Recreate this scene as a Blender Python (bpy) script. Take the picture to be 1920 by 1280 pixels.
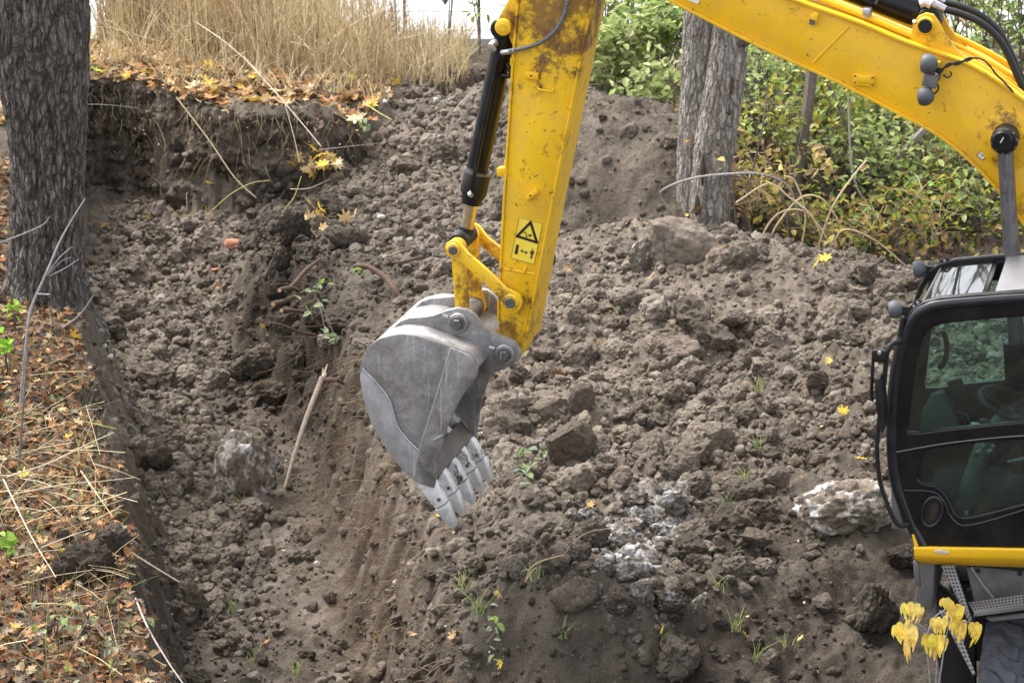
import bpy, bmesh, math, random
import numpy as np
from mathutils import Vector, Matrix

random.seed(7)
rng = np.random.default_rng(7)
for o in list(bpy.data.objects):
    bpy.data.objects.remove(o, do_unlink=True)
scene = bpy.context.scene
COL = scene.collection
R = math.radians

# ------------------------------------------------------------------ camera
PITCH, FPX, CAMH = R(17.0), 4939.0, 6.8
cd = bpy.data.cameras.new('camera')
cam = bpy.data.objects.new('camera', cd)
COL.objects.link(cam)
cam.location = (0, 0, CAMH)
cam.rotation_euler = (math.pi / 2 - PITCH, 0, 0)
cd.sensor_width = 36.0
cd.lens = 36.0 * FPX / 1920.0
cd.clip_start, cd.clip_end = 0.5, 2000.0
cd.dof.use_dof = True
cd.dof.focus_distance = 16.6
cd.dof.aperture_fstop = 6.3
scene.camera = cam

# ------------------------------------------------------------------ sky and sun (overcast)
SUN_EL, SUN_AZ = R(58), R(-48)          # azimuth measured from +Y towards +X
world = bpy.data.worlds.new('World')
scene.world = world
world.use_nodes = True
wn, wl = world.node_tree.nodes, world.node_tree.links
wn.clear()
sky = wn.new('ShaderNodeTexSky')
sky.sky_type = 'NISHITA'
sky.sun_disc = False
sky.sun_elevation = SUN_EL
sky.sun_rotation = SUN_AZ
sky.air_density, sky.dust_density, sky.ozone_density = 1.0, 4.0, 1.0
hs = wn.new('ShaderNodeHueSaturation')
hs.inputs['Saturation'].default_value = 0.22    # a closed, grey cloud cover
bg = wn.new('ShaderNodeBackground')
bg.inputs['Strength'].default_value = 0.15
wo = wn.new('ShaderNodeOutputWorld')
wl.new(sky.outputs[0], hs.inputs['Color'])
wl.new(hs.outputs[0], bg.inputs['Color'])
wl.new(bg.outputs[0], wo.inputs['Surface'])
sd = bpy.data.lights.new('sun', 'SUN')
sd.energy, sd.angle, sd.color = 1.5, R(22), (1.0, 0.95, 0.88)
sun = bpy.data.objects.new('sun', sd)
COL.objects.link(sun)
sdir = Vector((math.sin(SUN_AZ) * math.cos(SUN_EL), math.cos(SUN_AZ) * math.cos(SUN_EL), math.sin(SUN_EL)))
sun.rotation_euler = sdir.to_track_quat('Z', 'Y').to_euler()
sun.location = (0, 0, 30)
vs = scene.view_settings
vs.view_transform, vs.look, vs.gamma, vs.use_curve_mapping = 'Standard', 'None', 1.0, False
vs.exposure = 1.77

# ------------------------------------------------------------------ pixel rays -> points of the place
CP, SP = math.cos(PITCH), math.sin(PITCH)


def ray(px, py):
    u, v = (px - 960.0) / FPX, (640.0 - py) / FPX
    return Vector((u, CP + v * SP, -SP + v * CP))


def on_z(px, py, z):
    d = ray(px, py)
    t = (z - CAMH) / d.z
    return Vector((d.x * t, d.y * t, z))


def at_y(px, py, y):
    d = ray(px, py)
    t = y / d.y
    return Vector((d.x * t, y, CAMH + d.z * t))


def to_px(X, Y, Z):
    dz = Z - CAMH
    fw = Y * CP - dz * SP
    up = Y * SP + dz * CP
    return 960 + FPX * X / fw, 640 - FPX * up / fw


# ------------------------------------------------------------------ numpy noise
def _h(ix, iy, iz, seed):
    n = (ix.astype(np.int64) * 374761393 + iy.astype(np.int64) * 668265263 + iz.astype(np.int64) * 2147483647 + seed * 974634777) & 0xFFFFFFFF
    n = ((n ^ (n >> 13)) * 1274126177) & 0xFFFFFFFF
    n = ((n ^ (n >> 16)) * 2246822519) & 0xFFFFFFFF
    n = n ^ (n >> 15)
    return (n & 0xFFFFFF) / float(0x1000000)


def pn2(x, y, seed=0):
    ix, iy = np.floor(x), np.floor(y)
    fx, fy = x - ix, y - iy
    u, v = fx * fx * fx * (fx * (fx * 6 - 15) + 10), fy * fy * fy * (fy * (fy * 6 - 15) + 10)
    z = np.zeros_like(ix)

    def g(a, b):
        t = _h(ix + a, iy + b, z, seed) * 2 * np.pi
        return np.cos(t) * (fx - a) + np.sin(t) * (fy - b)
    n00, n10, n01, n11 = g(0, 0), g(1, 0), g(0, 1), g(1, 1)
    a = n00 + u * (n10 - n00)
    b = n01 + u * (n11 - n01)
    return (a + v * (b - a)) * 1.5


def fbm2(x, y, octv=4, seed=0, gain=0.5):
    s, a = 0, 1.0
    for k in range(octv):
        s = s + a * pn2(x * 2 ** k + 17.3 * k, y * 2 ** k - 9.1 * k, seed + k)
        a *= gain
    return s


def pn3(p, seed=0):
    i = np.floor(p)
    f = p - i
    w = f * f * f * (f * (f * 6 - 15) + 10)
    out = 0
    for a in (0, 1):
        for b in (0, 1):
            for c in (0, 1):
                h1 = _h(i[:, 0] + a, i[:, 1] + b, i[:, 2] + c, seed) * 2 * np.pi
                h2 = _h(i[:, 0] + a, i[:, 1] + b, i[:, 2] + c, seed + 91) * 2 - 1
                s = np.sqrt(1 - h2 * h2)
                g = np.cos(h1) * s * (f[:, 0] - a) + np.sin(h1) * s * (f[:, 1] - b) + h2 * (f[:, 2] - c)
                out = out + g * (w[:, 0] if a else 1 - w[:, 0]) * (w[:, 1] if b else 1 - w[:, 1]) * (w[:, 2] if c else 1 - w[:, 2])
    return out * 1.5


def lumps(x, y, cell, seed, rmin=0.35, rmax=0.75):
    gx, gy = np.floor(x / cell), np.floor(y / cell)
    z0 = np.zeros_like(gx)
    best = np.zeros_like(x)
    for a in (-1, 0, 1):
        for b in (-1, 0, 1):
            cx, cy = gx + a, gy + b
            jx = (cx + _h(cx, cy, z0, seed)) * cell
            jy = (cy + _h(cx, cy, z0 + 1, seed)) * cell
            r = (rmin + (rmax - rmin) * _h(cx, cy, z0 + 2, seed) ** 1.5) * cell
            e = 0.7 + 0.6 * _h(cx, cy, z0 + 3, seed)
            q = 1 - ((x - jx) ** 2 * e + (y - jy) ** 2 / e) / (r * r)
            best = np.maximum(best, np.sqrt(np.clip(q, 0, 1)) * r / cell)
    return best


def blocks(x, y, cell, seed):
    """broken blocks: tilted, turned, flat-topped pyramids, the highest one showing"""
    gx, gy = np.floor(x / cell), np.floor(y / cell)
    z0 = np.zeros_like(gx)
    best = np.zeros_like(x)
    for a in (-1, 0, 1):
        for b in (-1, 0, 1):
            cx, cy = gx + a, gy + b
            dx = x - (cx + _h(cx, cy, z0, seed)) * cell
            dy = y - (cy + _h(cx, cy, z0 + 1, seed)) * cell
            th = _h(cx, cy, z0 + 2, seed) * np.pi
            u, v = (dx * np.cos(th) + dy * np.sin(th)) / cell, (-dx * np.sin(th) + dy * np.cos(th)) / cell
            s1, s2 = 0.8 + 1.4 * _h(cx, cy, z0 + 3, seed), 0.8 + 1.4 * _h(cx, cy, z0 + 4, seed)
            hh = 0.25 + 0.6 * _h(cx, cy, z0 + 5, seed) ** 1.5
            side = hh - np.maximum(np.maximum(np.abs(u) * s1, np.abs(v) * s2), (np.abs(u) + np.abs(v)) * .75 * s1)
            top_ = hh * (.42 + .2 * _h(cx, cy, z0 + 6, seed)) + u * (_h(cx, cy, z0 + 7, seed) - .5) * .9 + v * (_h(cx, cy, z0 + 8, seed) - .5) * .9
            best = np.maximum(best, np.minimum(side, top_))
    return best


# ------------------------------------------------------------------ mesh helpers
def tag(o, label=None, cat=None, group=None, kind=None):
    if label: o['label'] = label
    if cat: o['category'] = cat
    if group: o['group'] = group
    if kind: o['kind'] = kind
    return o


def link(name, me, mat=None, parent=None, smooth=True):
    o = bpy.data.objects.new(name, me)
    COL.objects.link(o)
    if mat is not None and not me.materials:
        me.materials.append(mat)
    if parent is not None:
        o.parent = parent
    return o


def np_mesh(name, v, f, smooth=True, nper=None):
    """v (n,3), f (m,k) arrays -> mesh"""
    me = bpy.data.meshes.new(name)
    v = np.ascontiguousarray(v, dtype=np.float32)
    f = np.ascontiguousarray(f, dtype=np.int32)
    m, k = f.shape
    me.vertices.add(len(v))
    me.vertices.foreach_set('co', v.ravel())
    me.loops.add(m * k)
    me.loops.foreach_set('vertex_index', f.ravel())
    me.polygons.add(m)
    me.polygons.foreach_set('loop_start', np.arange(0, m * k, k, dtype=np.int32))
    me.polygons.foreach_set('use_smooth', np.full(m, smooth, dtype=bool))
    me.update(calc_edges=True)
    me.validate()
    return me


def fattr(me, name, vals):
    a = me.attributes.new(name, 'FLOAT', 'POINT')
    a.data.foreach_set('value', np.ascontiguousarray(vals, dtype=np.float32))


def cattr(me, name, rgb):
    a = me.attributes.new(name, 'FLOAT_COLOR', 'POINT')
    c = np.ones((len(rgb), 4), dtype=np.float32)
    c[:, :3] = rgb
    a.data.foreach_set('color', c.ravel())


def empty(name, loc=(0, 0, 0), rz=0.0):
    o = bpy.data.objects.new(name, None)
    o.empty_display_size = 0.2
    COL.objects.link(o)
    o.location = loc
    o.rotation_euler.z = rz
    return o


def catmull(pts, n=8):
    pts = [Vector(p) for p in pts]
    if len(pts) < 3:
        return [pts[0].lerp(pts[-1], i / n) for i in range(n + 1)]
    P = [pts[0] * 2 - pts[1]] + pts + [pts[-1] * 2 - pts[-2]]
    out = []
    for i in range(1, len(P) - 2):
        a, b, c, d = P[i - 1:i + 3]
        for k in range(n):
            t = k / n
            out.append(0.5 * ((2 * b) + (c - a) * t + (2 * a - 5 * b + 4 * c - d) * t * t + (3 * b - a - 3 * c + d) * t ** 3))
    out.append(pts[-1])
    return out


def tube_arrays(pts, rad, ns=8, caps=True):
    """pts list of Vector, rad float or list -> (v,f quads as list, tri list)"""
    n = len(pts)
    if not hasattr(rad, '__len__'):
        rad = [rad] * n
    v, f = [], []
    t = (pts[1] - pts[0]).normalized()
    up = Vector((0, 0, 1)) if abs(t.z) < 0.9 else Vector((1, 0, 0))
    nrm = t.cross(up).normalized()
    for i in range(n):
        t = (pts[min(i + 1, n - 1)] - pts[max(i - 1, 0)])
        t = t.normalized() if t.length > 1e-9 else Vector((0, 0, 1))
        nrm = (nrm - t * nrm.dot(t))
        nrm = nrm.normalized() if nrm.length > 1e-6 else t.orthogonal().normalized()
        bn = t.cross(nrm)
        for k in range(ns):
            a = 2 * math.pi * k / ns
            v.append(pts[i] + (nrm * math.cos(a) + bn * math.sin(a)) * rad[i])
    for i in range(n - 1):
        for k in range(ns):
            k2 = (k + 1) % ns
            f.append((i * ns + k, i * ns + k2, (i + 1) * ns + k2, (i + 1) * ns + k))
    if caps:
        f.append(tuple(range(ns - 1, -1, -1)))
        f.append(tuple((n - 1) * ns + k for k in range(ns)))
    return v, f


class MB:
    """collects shapes of ONE part"""
    def __init__(self):
        self.v, self.f, self.sharp = [], [], []

    def add(self, v, f):
        o = len(self.v)
        self.v += [tuple(p) for p in v]
        self.f += [tuple(i + o for i in q) for q in f]
        return self

    def tube(self, pts, rad, ns=8, sm=0):
        pts = [Vector(p) for p in pts]
        if sm:
            n0 = len(pts)
            q = catmull(pts, sm)
            if hasattr(rad, '__len__'):
                rad = list(np.interp(np.linspace(0, n0 - 1, len(q)), range(n0), rad))
            pts = q
        return self.add(*tube_arrays(pts, rad, ns))

    def box(self, c, s, rot=None):
        c = Vector(c)
        h = Vector(s) * 0.5
        v = []
        for x in (-1, 1):
            for y in (-1, 1):
                for z in (-1, 1):
                    p = Vector((x * h.x, y * h.y, z * h.z))
                    if rot is not None:
                        p = rot @ p
                    v.append(c + p)
        return self.add(v, [(0, 1, 3, 2), (4, 6, 7, 5), (0, 4, 5, 1), (2, 3, 7, 6), (0, 2, 6, 4), (1, 5, 7, 3)])

    def prism(self, out, y0, y1):
        """outline [(x,z)] extruded along local y"""
        n = len(out)
        v = [(x, y0, z) for x, z in out] + [(x, y1, z) for x, z in out]
        f = [tuple(range(n)), tuple(range(2 * n - 1, n - 1, -1))]
        f += [(i, i + n, (i + 1) % n + n, (i + 1) % n) for i in range(n)]
        return self.add(v, f)

    def strip(self, line, y0, y1, th):
        """a bent plate: polyline [(x,z)] given thickness th to its left, from y0 to y1"""
        n = len(line)
        off = []
        for i in range(n):
            a, b = line[max(i - 1, 0)], line[min(i + 1, n - 1)]
            dx, dz = b[0] - a[0], b[1] - a[1]
            l = math.hypot(dx, dz) or 1
            off.append((line[i][0] - dz / l * th, line[i][1] + dx / l * th))
        for i in range(n - 1):
            self.prism([line[i], line[i + 1], off[i + 1], off[i]], y0, y1) if False else None
        v, f = [], []
        for i in range(n):
            v += [(line[i][0], y0, line[i][1]), (off[i][0], y0, off[i][1]), (off[i][0], y1, off[i][1]), (line[i][0], y1, line[i][1])]
        for i in range(n - 1):
            a, b = i * 4, i * 4 + 4
            for k in range(4):
                f.append((a + k, a + (k + 1) % 4, b + (k + 1) % 4, b + k))
        f += [(3, 2, 1, 0), tuple((n - 1) * 4 + k for k in range(4))]
        return self.add(v, f)

    def disc(self, x, z, y0, y1, prof, ns=28):
        """turned part along y: prof [(r, t)] with t 0..1 between y0,y1"""
        v, f = [], []
        m = len(prof)
        for r, t in prof:
            for k in range(ns):
                a = 2 * math.pi * k / ns
                v.append((x + r * math.cos(a), y0 + (y1 - y0) * t, z + r * math.sin(a)))
        for i in range(m - 1):
            for k in range(ns):
                k2 = (k + 1) % ns
                f.append((i * ns + k, i * ns + k2, (i + 1) * ns + k2, (i + 1) * ns + k))
        f += [tuple(range(ns - 1, -1, -1)), tuple((m - 1) * ns + k for k in range(ns))]
        return self.add(v, f)

    def pin(self, x, z, y0, y1, r, ch=0.15):
        d = abs(y1 - y0)
        c = min(r * ch, d * 0.3) / d
        k = 1 - min(r * ch, d * 0.3) / r
        return self.disc(x, z, y0, y1, [(r * k, 0), (r, c), (r, 1 - c), (r * k, 1)])

    def build(self, name, mat, parent=None, bevel=0.0, smooth=None, seg=2):
        me = bpy.data.meshes.new(name)
        bm = bmesh.new()
        vs_ = [bm.verts.new(p) for p in self.v]
        for q in self.f:
            try:
                bm.faces.new([vs_[i] for i in q])
            except ValueError:
                pass
        bmesh.ops.recalc_face_normals(bm, faces=bm.faces)
        if bevel > 0:
            es = [e for e in bm.edges if len(e.link_faces) == 2 and e.calc_face_angle(0) > 0.6]
            bmesh.ops.bevel(bm, geom=es, offset=bevel, segments=seg, profile=0.5, affect='EDGES', clamp_overlap=True)
        for e in bm.edges:
            if len(e.link_faces) == 2:
                e.smooth = e.calc_face_angle(0) < 0.61
        for f in bm.faces:
            f.smooth = True
        bm.to_mesh(me)
        bm.free()
        return link(name, me, mat, parent)


# ------------------------------------------------------------------ materials
def nodes(name):
    m = bpy.data.materials.new(name)
    m.use_nodes = True
    nt = m.node_tree
    return m, nt.nodes, nt.links, nt.nodes['Principled BSDF']


def ramp(n, stops, interp='LINEAR'):
    r = n.new('ShaderNodeValToRGB')
    cr = r.color_ramp
    cr.interpolation = interp
    while len(cr.elements) < len(stops):
        cr.elements.new(0.5)
    for e, (p, c) in zip(cr.elements, stops):
        e.position = p
        e.color = (*c, 1) if len(c) == 3 else c
    return r


def noise(n, l, scale, detail=4, rough=0.6, vec=None, dist=0.0):
    t = n.new('ShaderNodeTexNoise')
    t.inputs['Scale'].default_value = scale
    t.inputs['Detail'].default_value = detail
    t.inputs['Roughness'].default_value = rough
    t.inputs['Distortion'].default_value = dist
    if vec is not None:
        l.new(vec, t.inputs['Vector'])
    return t


def mix(n, l, fac, a, b, mode='MIX'):
    m = n.new('ShaderNodeMix')
    m.data_type = 'RGBA'
    m.blend_type = mode
    for sock, val in ((m.inputs[0], fac), (m.inputs[6], a), (m.inputs[7], b)):
        if hasattr(val, 'default_value') or hasattr(val, 'is_linked'):
            l.new(val, sock)
        elif isinstance(val, (int, float)):
            sock.default_value = val
        else:
            sock.default_value = (*val, 1)
    return m.outputs[2]


def math_n(n, l, op, a, b=None, clamp=False):
    m = n.new('ShaderNodeMath')
    m.operation = op
    m.use_clamp = clamp
    for i, v in enumerate((a, b)):
        if v is None: continue
        if isinstance(v, (int, float)):
            m.inputs[i].default_value = v
        else:
            l.new(v, m.inputs[i])
    return m.outputs[0]


def bump(n, l, height, strength, dist, prev=None):
    b = n.new('ShaderNodeBump')
    b.inputs['Strength'].default_value = strength
    b.inputs['Distance'].default_value = dist
    l.new(height, b.inputs['Height'])
    if prev is not None:
        l.new(prev, b.inputs['Normal'])
    return b.outputs[0]


def soil_material(name, lump=False):
    m, n, l, p = nodes(name)
    pos = n.new('ShaderNodeNewGeometry').outputs['Position']
    if lump:
        oi = n.new('ShaderNodeObjectInfo')
        sep = n.new('ShaderNodeSeparateColor')
        l.new(oi.outputs['Color'], sep.inputs[0])
        moist_shade, ash, warm = sep.outputs[0], sep.outputs[1], sep.outputs[2]
        rnd = oi.outputs['Random']
    else:
        def at(a):
            t = n.new('ShaderNodeAttribute')
            t.attribute_name = a
            return t.outputs['Fac']
        moist_shade, ash, warm, rnd = at('moist_shade'), at('ash'), at('warm'), at('rnd')
    n1 = noise(n, l, 1.7, 5, 0.6, pos)
    n2 = noise(n, l, 11, 6, 0.7, pos)
    n3 = noise(n, l, 70, 4, 0.7, pos)
    n4 = noise(n, l, 210, 3, 0.65, pos)
    s = math_n(n, l, 'MULTIPLY', n1.outputs[0], 0.34)
    s = math_n(n, l, 'ADD', s, math_n(n, l, 'MULTIPLY', n2.outputs[0], 0.34))
    s = math_n(n, l, 'ADD', s, math_n(n, l, 'MULTIPLY', n3.outputs[0], 0.32))
    s = math_n(n, l, 'ADD', s, math_n(n, l, 'MULTIPLY', math_n(n, l, 'SUBTRACT', rnd, 0.5), 0.26))
    dry = ramp(n, [(0.30, (0.080, 0.065, 0.052)), (0.45, (0.158, 0.132, 0.107)), (0.57, (0.240, 0.206, 0.170)), (0.70, (0.39, 0.35, 0.305))])
    wet_shade = ramp(n, [(0.32, (0.023, 0.018, 0.0145)), (0.50, (0.047, 0.038, 0.031)), (0.68, (0.098, 0.081, 0.067))])
    wrm = ramp(n, [(0.30, (0.088, 0.064, 0.045)), (0.50, (0.170, 0.130, 0.093)), (0.72, (0.29, 0.236, 0.180))])
    gry = ramp(n, [(0.34, (0.13, 0.122, 0.118)), (0.50, (0.30, 0.29, 0.285)), (0.64, (0.56, 0.55, 0.545))])
    for r in (dry, wet_shade, wrm, gry):
        l.new(s, r.inputs[0])
    hue_ = ramp(n, [(0.40, (0, 0, 0)), (0.64, (1, 1, 1))])
    hn = noise(n, l, 3.3, 4, 0.6, pos, .4)
    l.new(math_n(n, l, 'ADD', hn.outputs[0], math_n(n, l, 'MULTIPLY', math_n(n, l, 'SUBTRACT', rnd, 0.5), 0.30)), hue_.inputs[0])
    c = mix(n, l, math_n(n, l, 'MAXIMUM', warm, math_n(n, l, 'MULTIPLY', hue_.outputs[0], .50)), dry.outputs[0], wrm.outputs[0])
    mo = math_n(n, l, 'ADD', moist_shade, math_n(n, l, 'MULTIPLY', math_n(n, l, 'SUBTRACT', n2.outputs[0], 0.5), 0.5))
    mo = math_n(n, l, 'ADD', mo, math_n(n, l, 'MULTIPLY', math_n(n, l, 'SUBTRACT', n1.outputs[0], 0.5), 1.1), True)
    c = mix(n, l, mo, c, wet_shade.outputs[0])
    a1 = noise(n, l, 9, 5, 0.65, pos, 0.6)
    av = math_n(n, l, 'ADD', math_n(n, l, 'SUBTRACT', a1.outputs[0], 0.66), math_n(n, l, 'MULTIPLY', ash, 0.27))
    av = math_n(n, l, 'MULTIPLY', av, 9.0, True)
    av = math_n(n, l, 'MULTIPLY', av, math_n(n, l, 'MULTIPLY', ash, 3.0, True))
    c = mix(n, l, av, c, gry.outputs[0])
    # pale grit and tiny stones
    gr = ramp(n, [(0.70, (0, 0, 0)), (0.74, (1, 1, 1))])
    l.new(noise(n, l, 95, 1, 0.5, pos).outputs[0], gr.inputs[0])
    c = mix(n, l, math_n(n, l, 'MULTIPLY', gr.outputs[0], 0.5), c, (0.36, 0.32, 0.27))
    l.new(c, p.inputs['Base Color'])
    p.inputs['Roughness'].default_value = 0.95
    p.inputs['Specular IOR Level'].default_value = 0.12
    vo = n.new('ShaderNodeTexVoronoi')
    vo.inputs['Scale'].default_value = 26
    wv = n.new('ShaderNodeVectorMath')
    wv.operation = 'ADD'
    sc_ = n.new('ShaderNodeVectorMath')
    sc_.operation = 'SCALE'
    sc_.inputs['Scale'].default_value = 0.05
    l.new(n2.outputs['Color'], sc_.inputs[0])
    l.new(pos, wv.inputs[0])
    l.new(sc_.outputs[0], wv.inputs[1])
    l.new(wv.outputs[0], vo.inputs['Vector'])
    vi = math_n(n, l, 'SUBTRACT', 1.0, vo.outputs['Distance'])
    b = bump(n, l, n2.outputs[0], 0.5, 0.05)
    b = bump(n, l, vi, 0.5, 0.022, b)
    b = bump(n, l, n3.outputs[0], 0.9, 0.018, b)
    b = bump(n, l, n4.outputs[0], 0.6, 0.006, b)
    l.new(b, p.inputs['Normal'])
    return m


def colattr_material(name, rough=0.8, trans=0.0, bumpy=None, spec=0.25, attr='tint'):
    m, n, l, p = nodes(name)
    t = n.new('ShaderNodeAttribute')
    t.attribute_name = attr
    pos = n.new('ShaderNodeNewGeometry').outputs['Position']
    v = noise(n, l, 45, 3, 0.6, pos)
    rr = ramp(n, [(0.25, (0.62, 0.6, 0.58)), (0.75, (1.15, 1.15, 1.15))])
    l.new(v.outputs[0], rr.inputs[0])
    c = mix(n, l, 1.0, t.outputs['Color'], rr.outputs[0], 'MULTIPLY')
    l.new(c, p.inputs['Base Color'])
    p.inputs['Roughness'].default_value = rough
    p.inputs['Specular IOR Level'].default_value = spec
    if trans > 0:
        tr = n.new('ShaderNodeBsdfTranslucent')
        l.new(c, tr.inputs['Color'])
        ms = n.new('ShaderNodeMixShader')
        ms.inputs[0].default_value = trans
        l.new(p.outputs[0], ms.inputs[1])
        l.new(tr.outputs[0], ms.inputs[2])
        l.new(ms.outputs[0], n['Material Output'].inputs['Surface'])
    if bumpy:
        b = bump(n, l, noise(n, l, bumpy[0], 5, 0.65, pos).outputs[0], bumpy[1], bumpy[2])
        l.new(b, p.inputs['Normal'])
    return m


def objcol_material(name, rough=0.8, trans=0.0, spec=0.2):
    """colour taken from the object's own colour, with mottling"""
    m, n, l, p = nodes(name)
    oi = n.new('ShaderNodeObjectInfo')
    tc = n.new('ShaderNodeTexCoord').outputs['Object']
    v = noise(n, l, 22, 4, 0.6, tc)
    rr = ramp(n, [(0.3, (0.55, 0.5, 0.45)), (0.7, (1.15, 1.15, 1.1))])
    l.new(v.outputs[0], rr.inputs[0])
    c = mix(n, l, 1.0, oi.outputs['Color'], rr.outputs[0], 'MULTIPLY')
    l.new(c, p.inputs['Base Color'])
    p.inputs['Roughness'].default_value = rough
    p.inputs['Specular IOR Level'].default_value = spec
    if trans > 0:
        tr = n.new('ShaderNodeBsdfTranslucent')
        l.new(c, tr.inputs['Color'])
        ms = n.new('ShaderNodeMixShader')
        ms.inputs[0].default_value = trans
        l.new(p.outputs[0], ms.inputs[1])
        l.new(tr.outputs[0], ms.inputs[2])
        l.new(ms.outputs[0], n['Material Output'].inputs['Surface'])
    return m


M_SOIL = soil_material('soil')
M_CLOD = soil_material('soil_clod', True)

# ================================================================== THE GROUND
FLOOR = [  # (px, py, z): trench floor and the soil fan below the cut face
    (380, 1280, -.75), (520, 1280, -.75), (640, 1280, -.70), (400, 1100, -.7), (550, 1100, -.68), (340, 1000, -.62),
    (330, 900, -.6), (260, 700, -.5), (360, 700, -.48),
    (210, 560, -.35), (330, 560, -.28), (460, 560, -.32), (180, 450, -.2), (300, 430, -.12), (430, 430, -.1), (490, 400, -.02),
    (500, 500, -.30), (505, 650, -.55), (548, 760, -.66), (598, 850, -.72), (640, 1010, -.78), (690, 1190, -.84), (722, 1320, -.86), (540, 940, -.74), (440, 730, -.56), (420, 960, -.68),
    (548, 340, .12), (600, 300, .30), (700, 600, -.3), (760, 760, -.45), (820, 1000, -.55), (880, 1280, -.62)]
LOW = [  # (px, py, z): the heap and the slopes around it
    (548, 385, .33), (542, 445, .37), (562, 490, .40), (600, 522, .40), (650, 572, .40), (690, 640, .38), (725, 720, .36), (760, 830, .34), (795, 940, .32), (840, 1070, .26), (890, 1180, .16),
    (470, 480, .30), (450, 620, .32), (480, 800, .30), (560, 1000, .26), (620, 1200, .1), (500, 340, .25), (600, 300, .42),
    (950, 1050, .4), (950, 900, .45), (950, 780, .5), (850, 620, .55), (1000, 650, .6), (800, 480, .6), (900, 480, .65), (720, 330, .6), (640, 300, .5),
    (640, 230, .75), (700, 185, 1.02), (800, 150, 1.15), (880, 105, 1.28), (950, 85, 1.4), (1050, 120, 1.42),
    (1100, 185, 1.4), (1250, 195, 1.35), (900, 300, .8), (1100, 300, 1.05), (1200, 330, 1.0), (1050, 450, .75), (1150, 420, .72),
    (1230, 415, 1.0), (1330, 450, 1.1), (1450, 485, 1.12), (1600, 525, 1.05), (1700, 548, 1.0), (1900, 565, .95),
    (1200, 520, .9), (1400, 560, .95), (1100, 650, .65), (1300, 620, .85), (1500, 620, .9), (1500, 750, .72), (1300, 800, .55), (1100, 850, .5),
    (1200, 1000, .45), (1050, 1140, .38), (1200, 1140, .4), (1350, 1110, .38), (1500, 950, .55), (1650, 900, .6), (1600, 1050, .38), (1500, 1100, .32),
    (950, 1280, -.08), (1100, 1280, .04), (1300, 1250, .08), (1500, 1220, .12), (1700, 1180, .1), (1850, 1280, 0.0), (1000, 1210, .15)]
EDGE = [(660, 200, 1.0), (600, 300, .42), (560, 350, .35), (545, 390, .35), (540, 445, .38), (562, 490, .40), (600, 522, .40), (650, 572, .40), (690, 640, .38), (725, 720, .36), (760, 830, .34), (795, 940, .32), (832, 1070, .26), (872, 1180, .16), (905, 1290, .02), (930, 1400, -.1)]
LOWW = [(1.0, 24.2, .55), (2.2, 23.6, .45), (3.4, 23.2, .4), (4.8, 23.2, .4), (2, 27.5, .5), (4, 28, .55), (6, 28, .6), (1.4, 28.5, .9), (1.3, 31, .9), (4, 32, .7), (-4, 30, .4),
        (-2, 31, .5), (0.0, 31.5, .7), (-1.0, 30.5, .6), (0, 12.5, -.1), (2, 12.5, 0), (5, 12.5, 0),
        (3.0, 15, 0), (4.5, 15, 0), (3.4, 16.4, .1), (5, 16.4, .15), (6.5, 20, .6), (6.5, 16, .1), (-.4, 13.2, -.12)]
FLOORW = [(-5, 24, 0), (-5, 18, -.5), (-5, 13, -.6), (-2, 12.5, -.75), (-1, 12.5, -.7), (0.5, 12.5, -.6), (1, 18, -.4), (0, 23, -.2), (0, 28, .2), (-4, 30, .2)]
HIGH = [(0, 600, .47), (100, 700, .45), (50, 900, .45), (100, 1100, .4), (200, 1250, .36), (0, 1280, .4), (85, 540, .52), (0, 400, .75), (150, 150, 1.18), (400, 165, 1.2),
        (650, 195, 1.05), (200, 30, 1.25), (600, 60, 1.2), (900, 60, 1.1)]
HIGHW = [(-6, 14, .4), (-6, 20, .55), (-6, 28, 1.2), (-3, 34, 1.1), (0, 34, .9), (3, 34, .7), (7, 34, .7), (-2, 13, .36), (2, 30, .9), (6, 30, .7)]
LIP = [(330, 1400, .36), (300, 1290, .36), (280, 1220, .37), (252, 1120, .4), (238, 1030, .42), (218, 960, .42), (196, 880, .43), (172, 790, .44), (148, 690, .45), (122, 580, .48),
       (90, 470, .7), (95, 300, 1.0), (118, 138, 1.2), (250, 141, 1.2), (330, 158, 1.2), (400, 178, 1.2), (500, 193, 1.2), (590, 200, 1.15), (660, 196, 1.08)]


def tps_fit(P, V, lam=0.0008):
    n = len(P)
    d2 = ((P[:, None] - P[None]) ** 2).sum(-1)
    K = np.where(d2 > 0, 0.5 * d2 * np.log(d2 + 1e-12), 0) + lam * np.eye(n)
    Q = np.c_[np.ones(n), P]
    A = np.r_[np.c_[K, Q], np.c_[Q.T, np.zeros((3, 3))]]
    return np.linalg.solve(A, np.r_[V, 0, 0, 0])


def tps_eval(P, W, X, Y):
    out = W[len(P)] + W[len(P) + 1] * X + W[len(P) + 2] * Y
    for (a, b), w in zip(P, W):
        d2 = (X - a) ** 2 + (Y - b) ** 2
        out = out + w * 0.5 * d2 * np.log(d2 + 1e-12)
    return out


def ctrl(pix, wrl):
    q = [tuple(on_z(*p)) for p in pix] + list(wrl)
    q = np.array(q)
    return q[:, :2], q[:, 2]


PL, VL = ctrl(LOW, LOWW)
PF, VF = ctrl(FLOOR, FLOORW)
WF = tps_fit(PF, VF, .004)
PH, VH = ctrl(HIGH, HIGHW)
WL, WH = tps_fit(PL, VL), tps_fit(PH, VH, 0.02)
LIPW = [on_z(*p) for p in LIP]
lip_line = [(-1.6, 5.0), (-1.85, 12.0)] + [(p.x, p.y) for p in LIPW] + [(0.1, 29.6), (1.2, 31.5), (3.0, 33.0), (40, 40)]
LIPA = np.array(lip_line)


EDGEA = np.array([(p.x, p.y) for p in (on_z(*q) for q in EDGE)][::-1])


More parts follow.
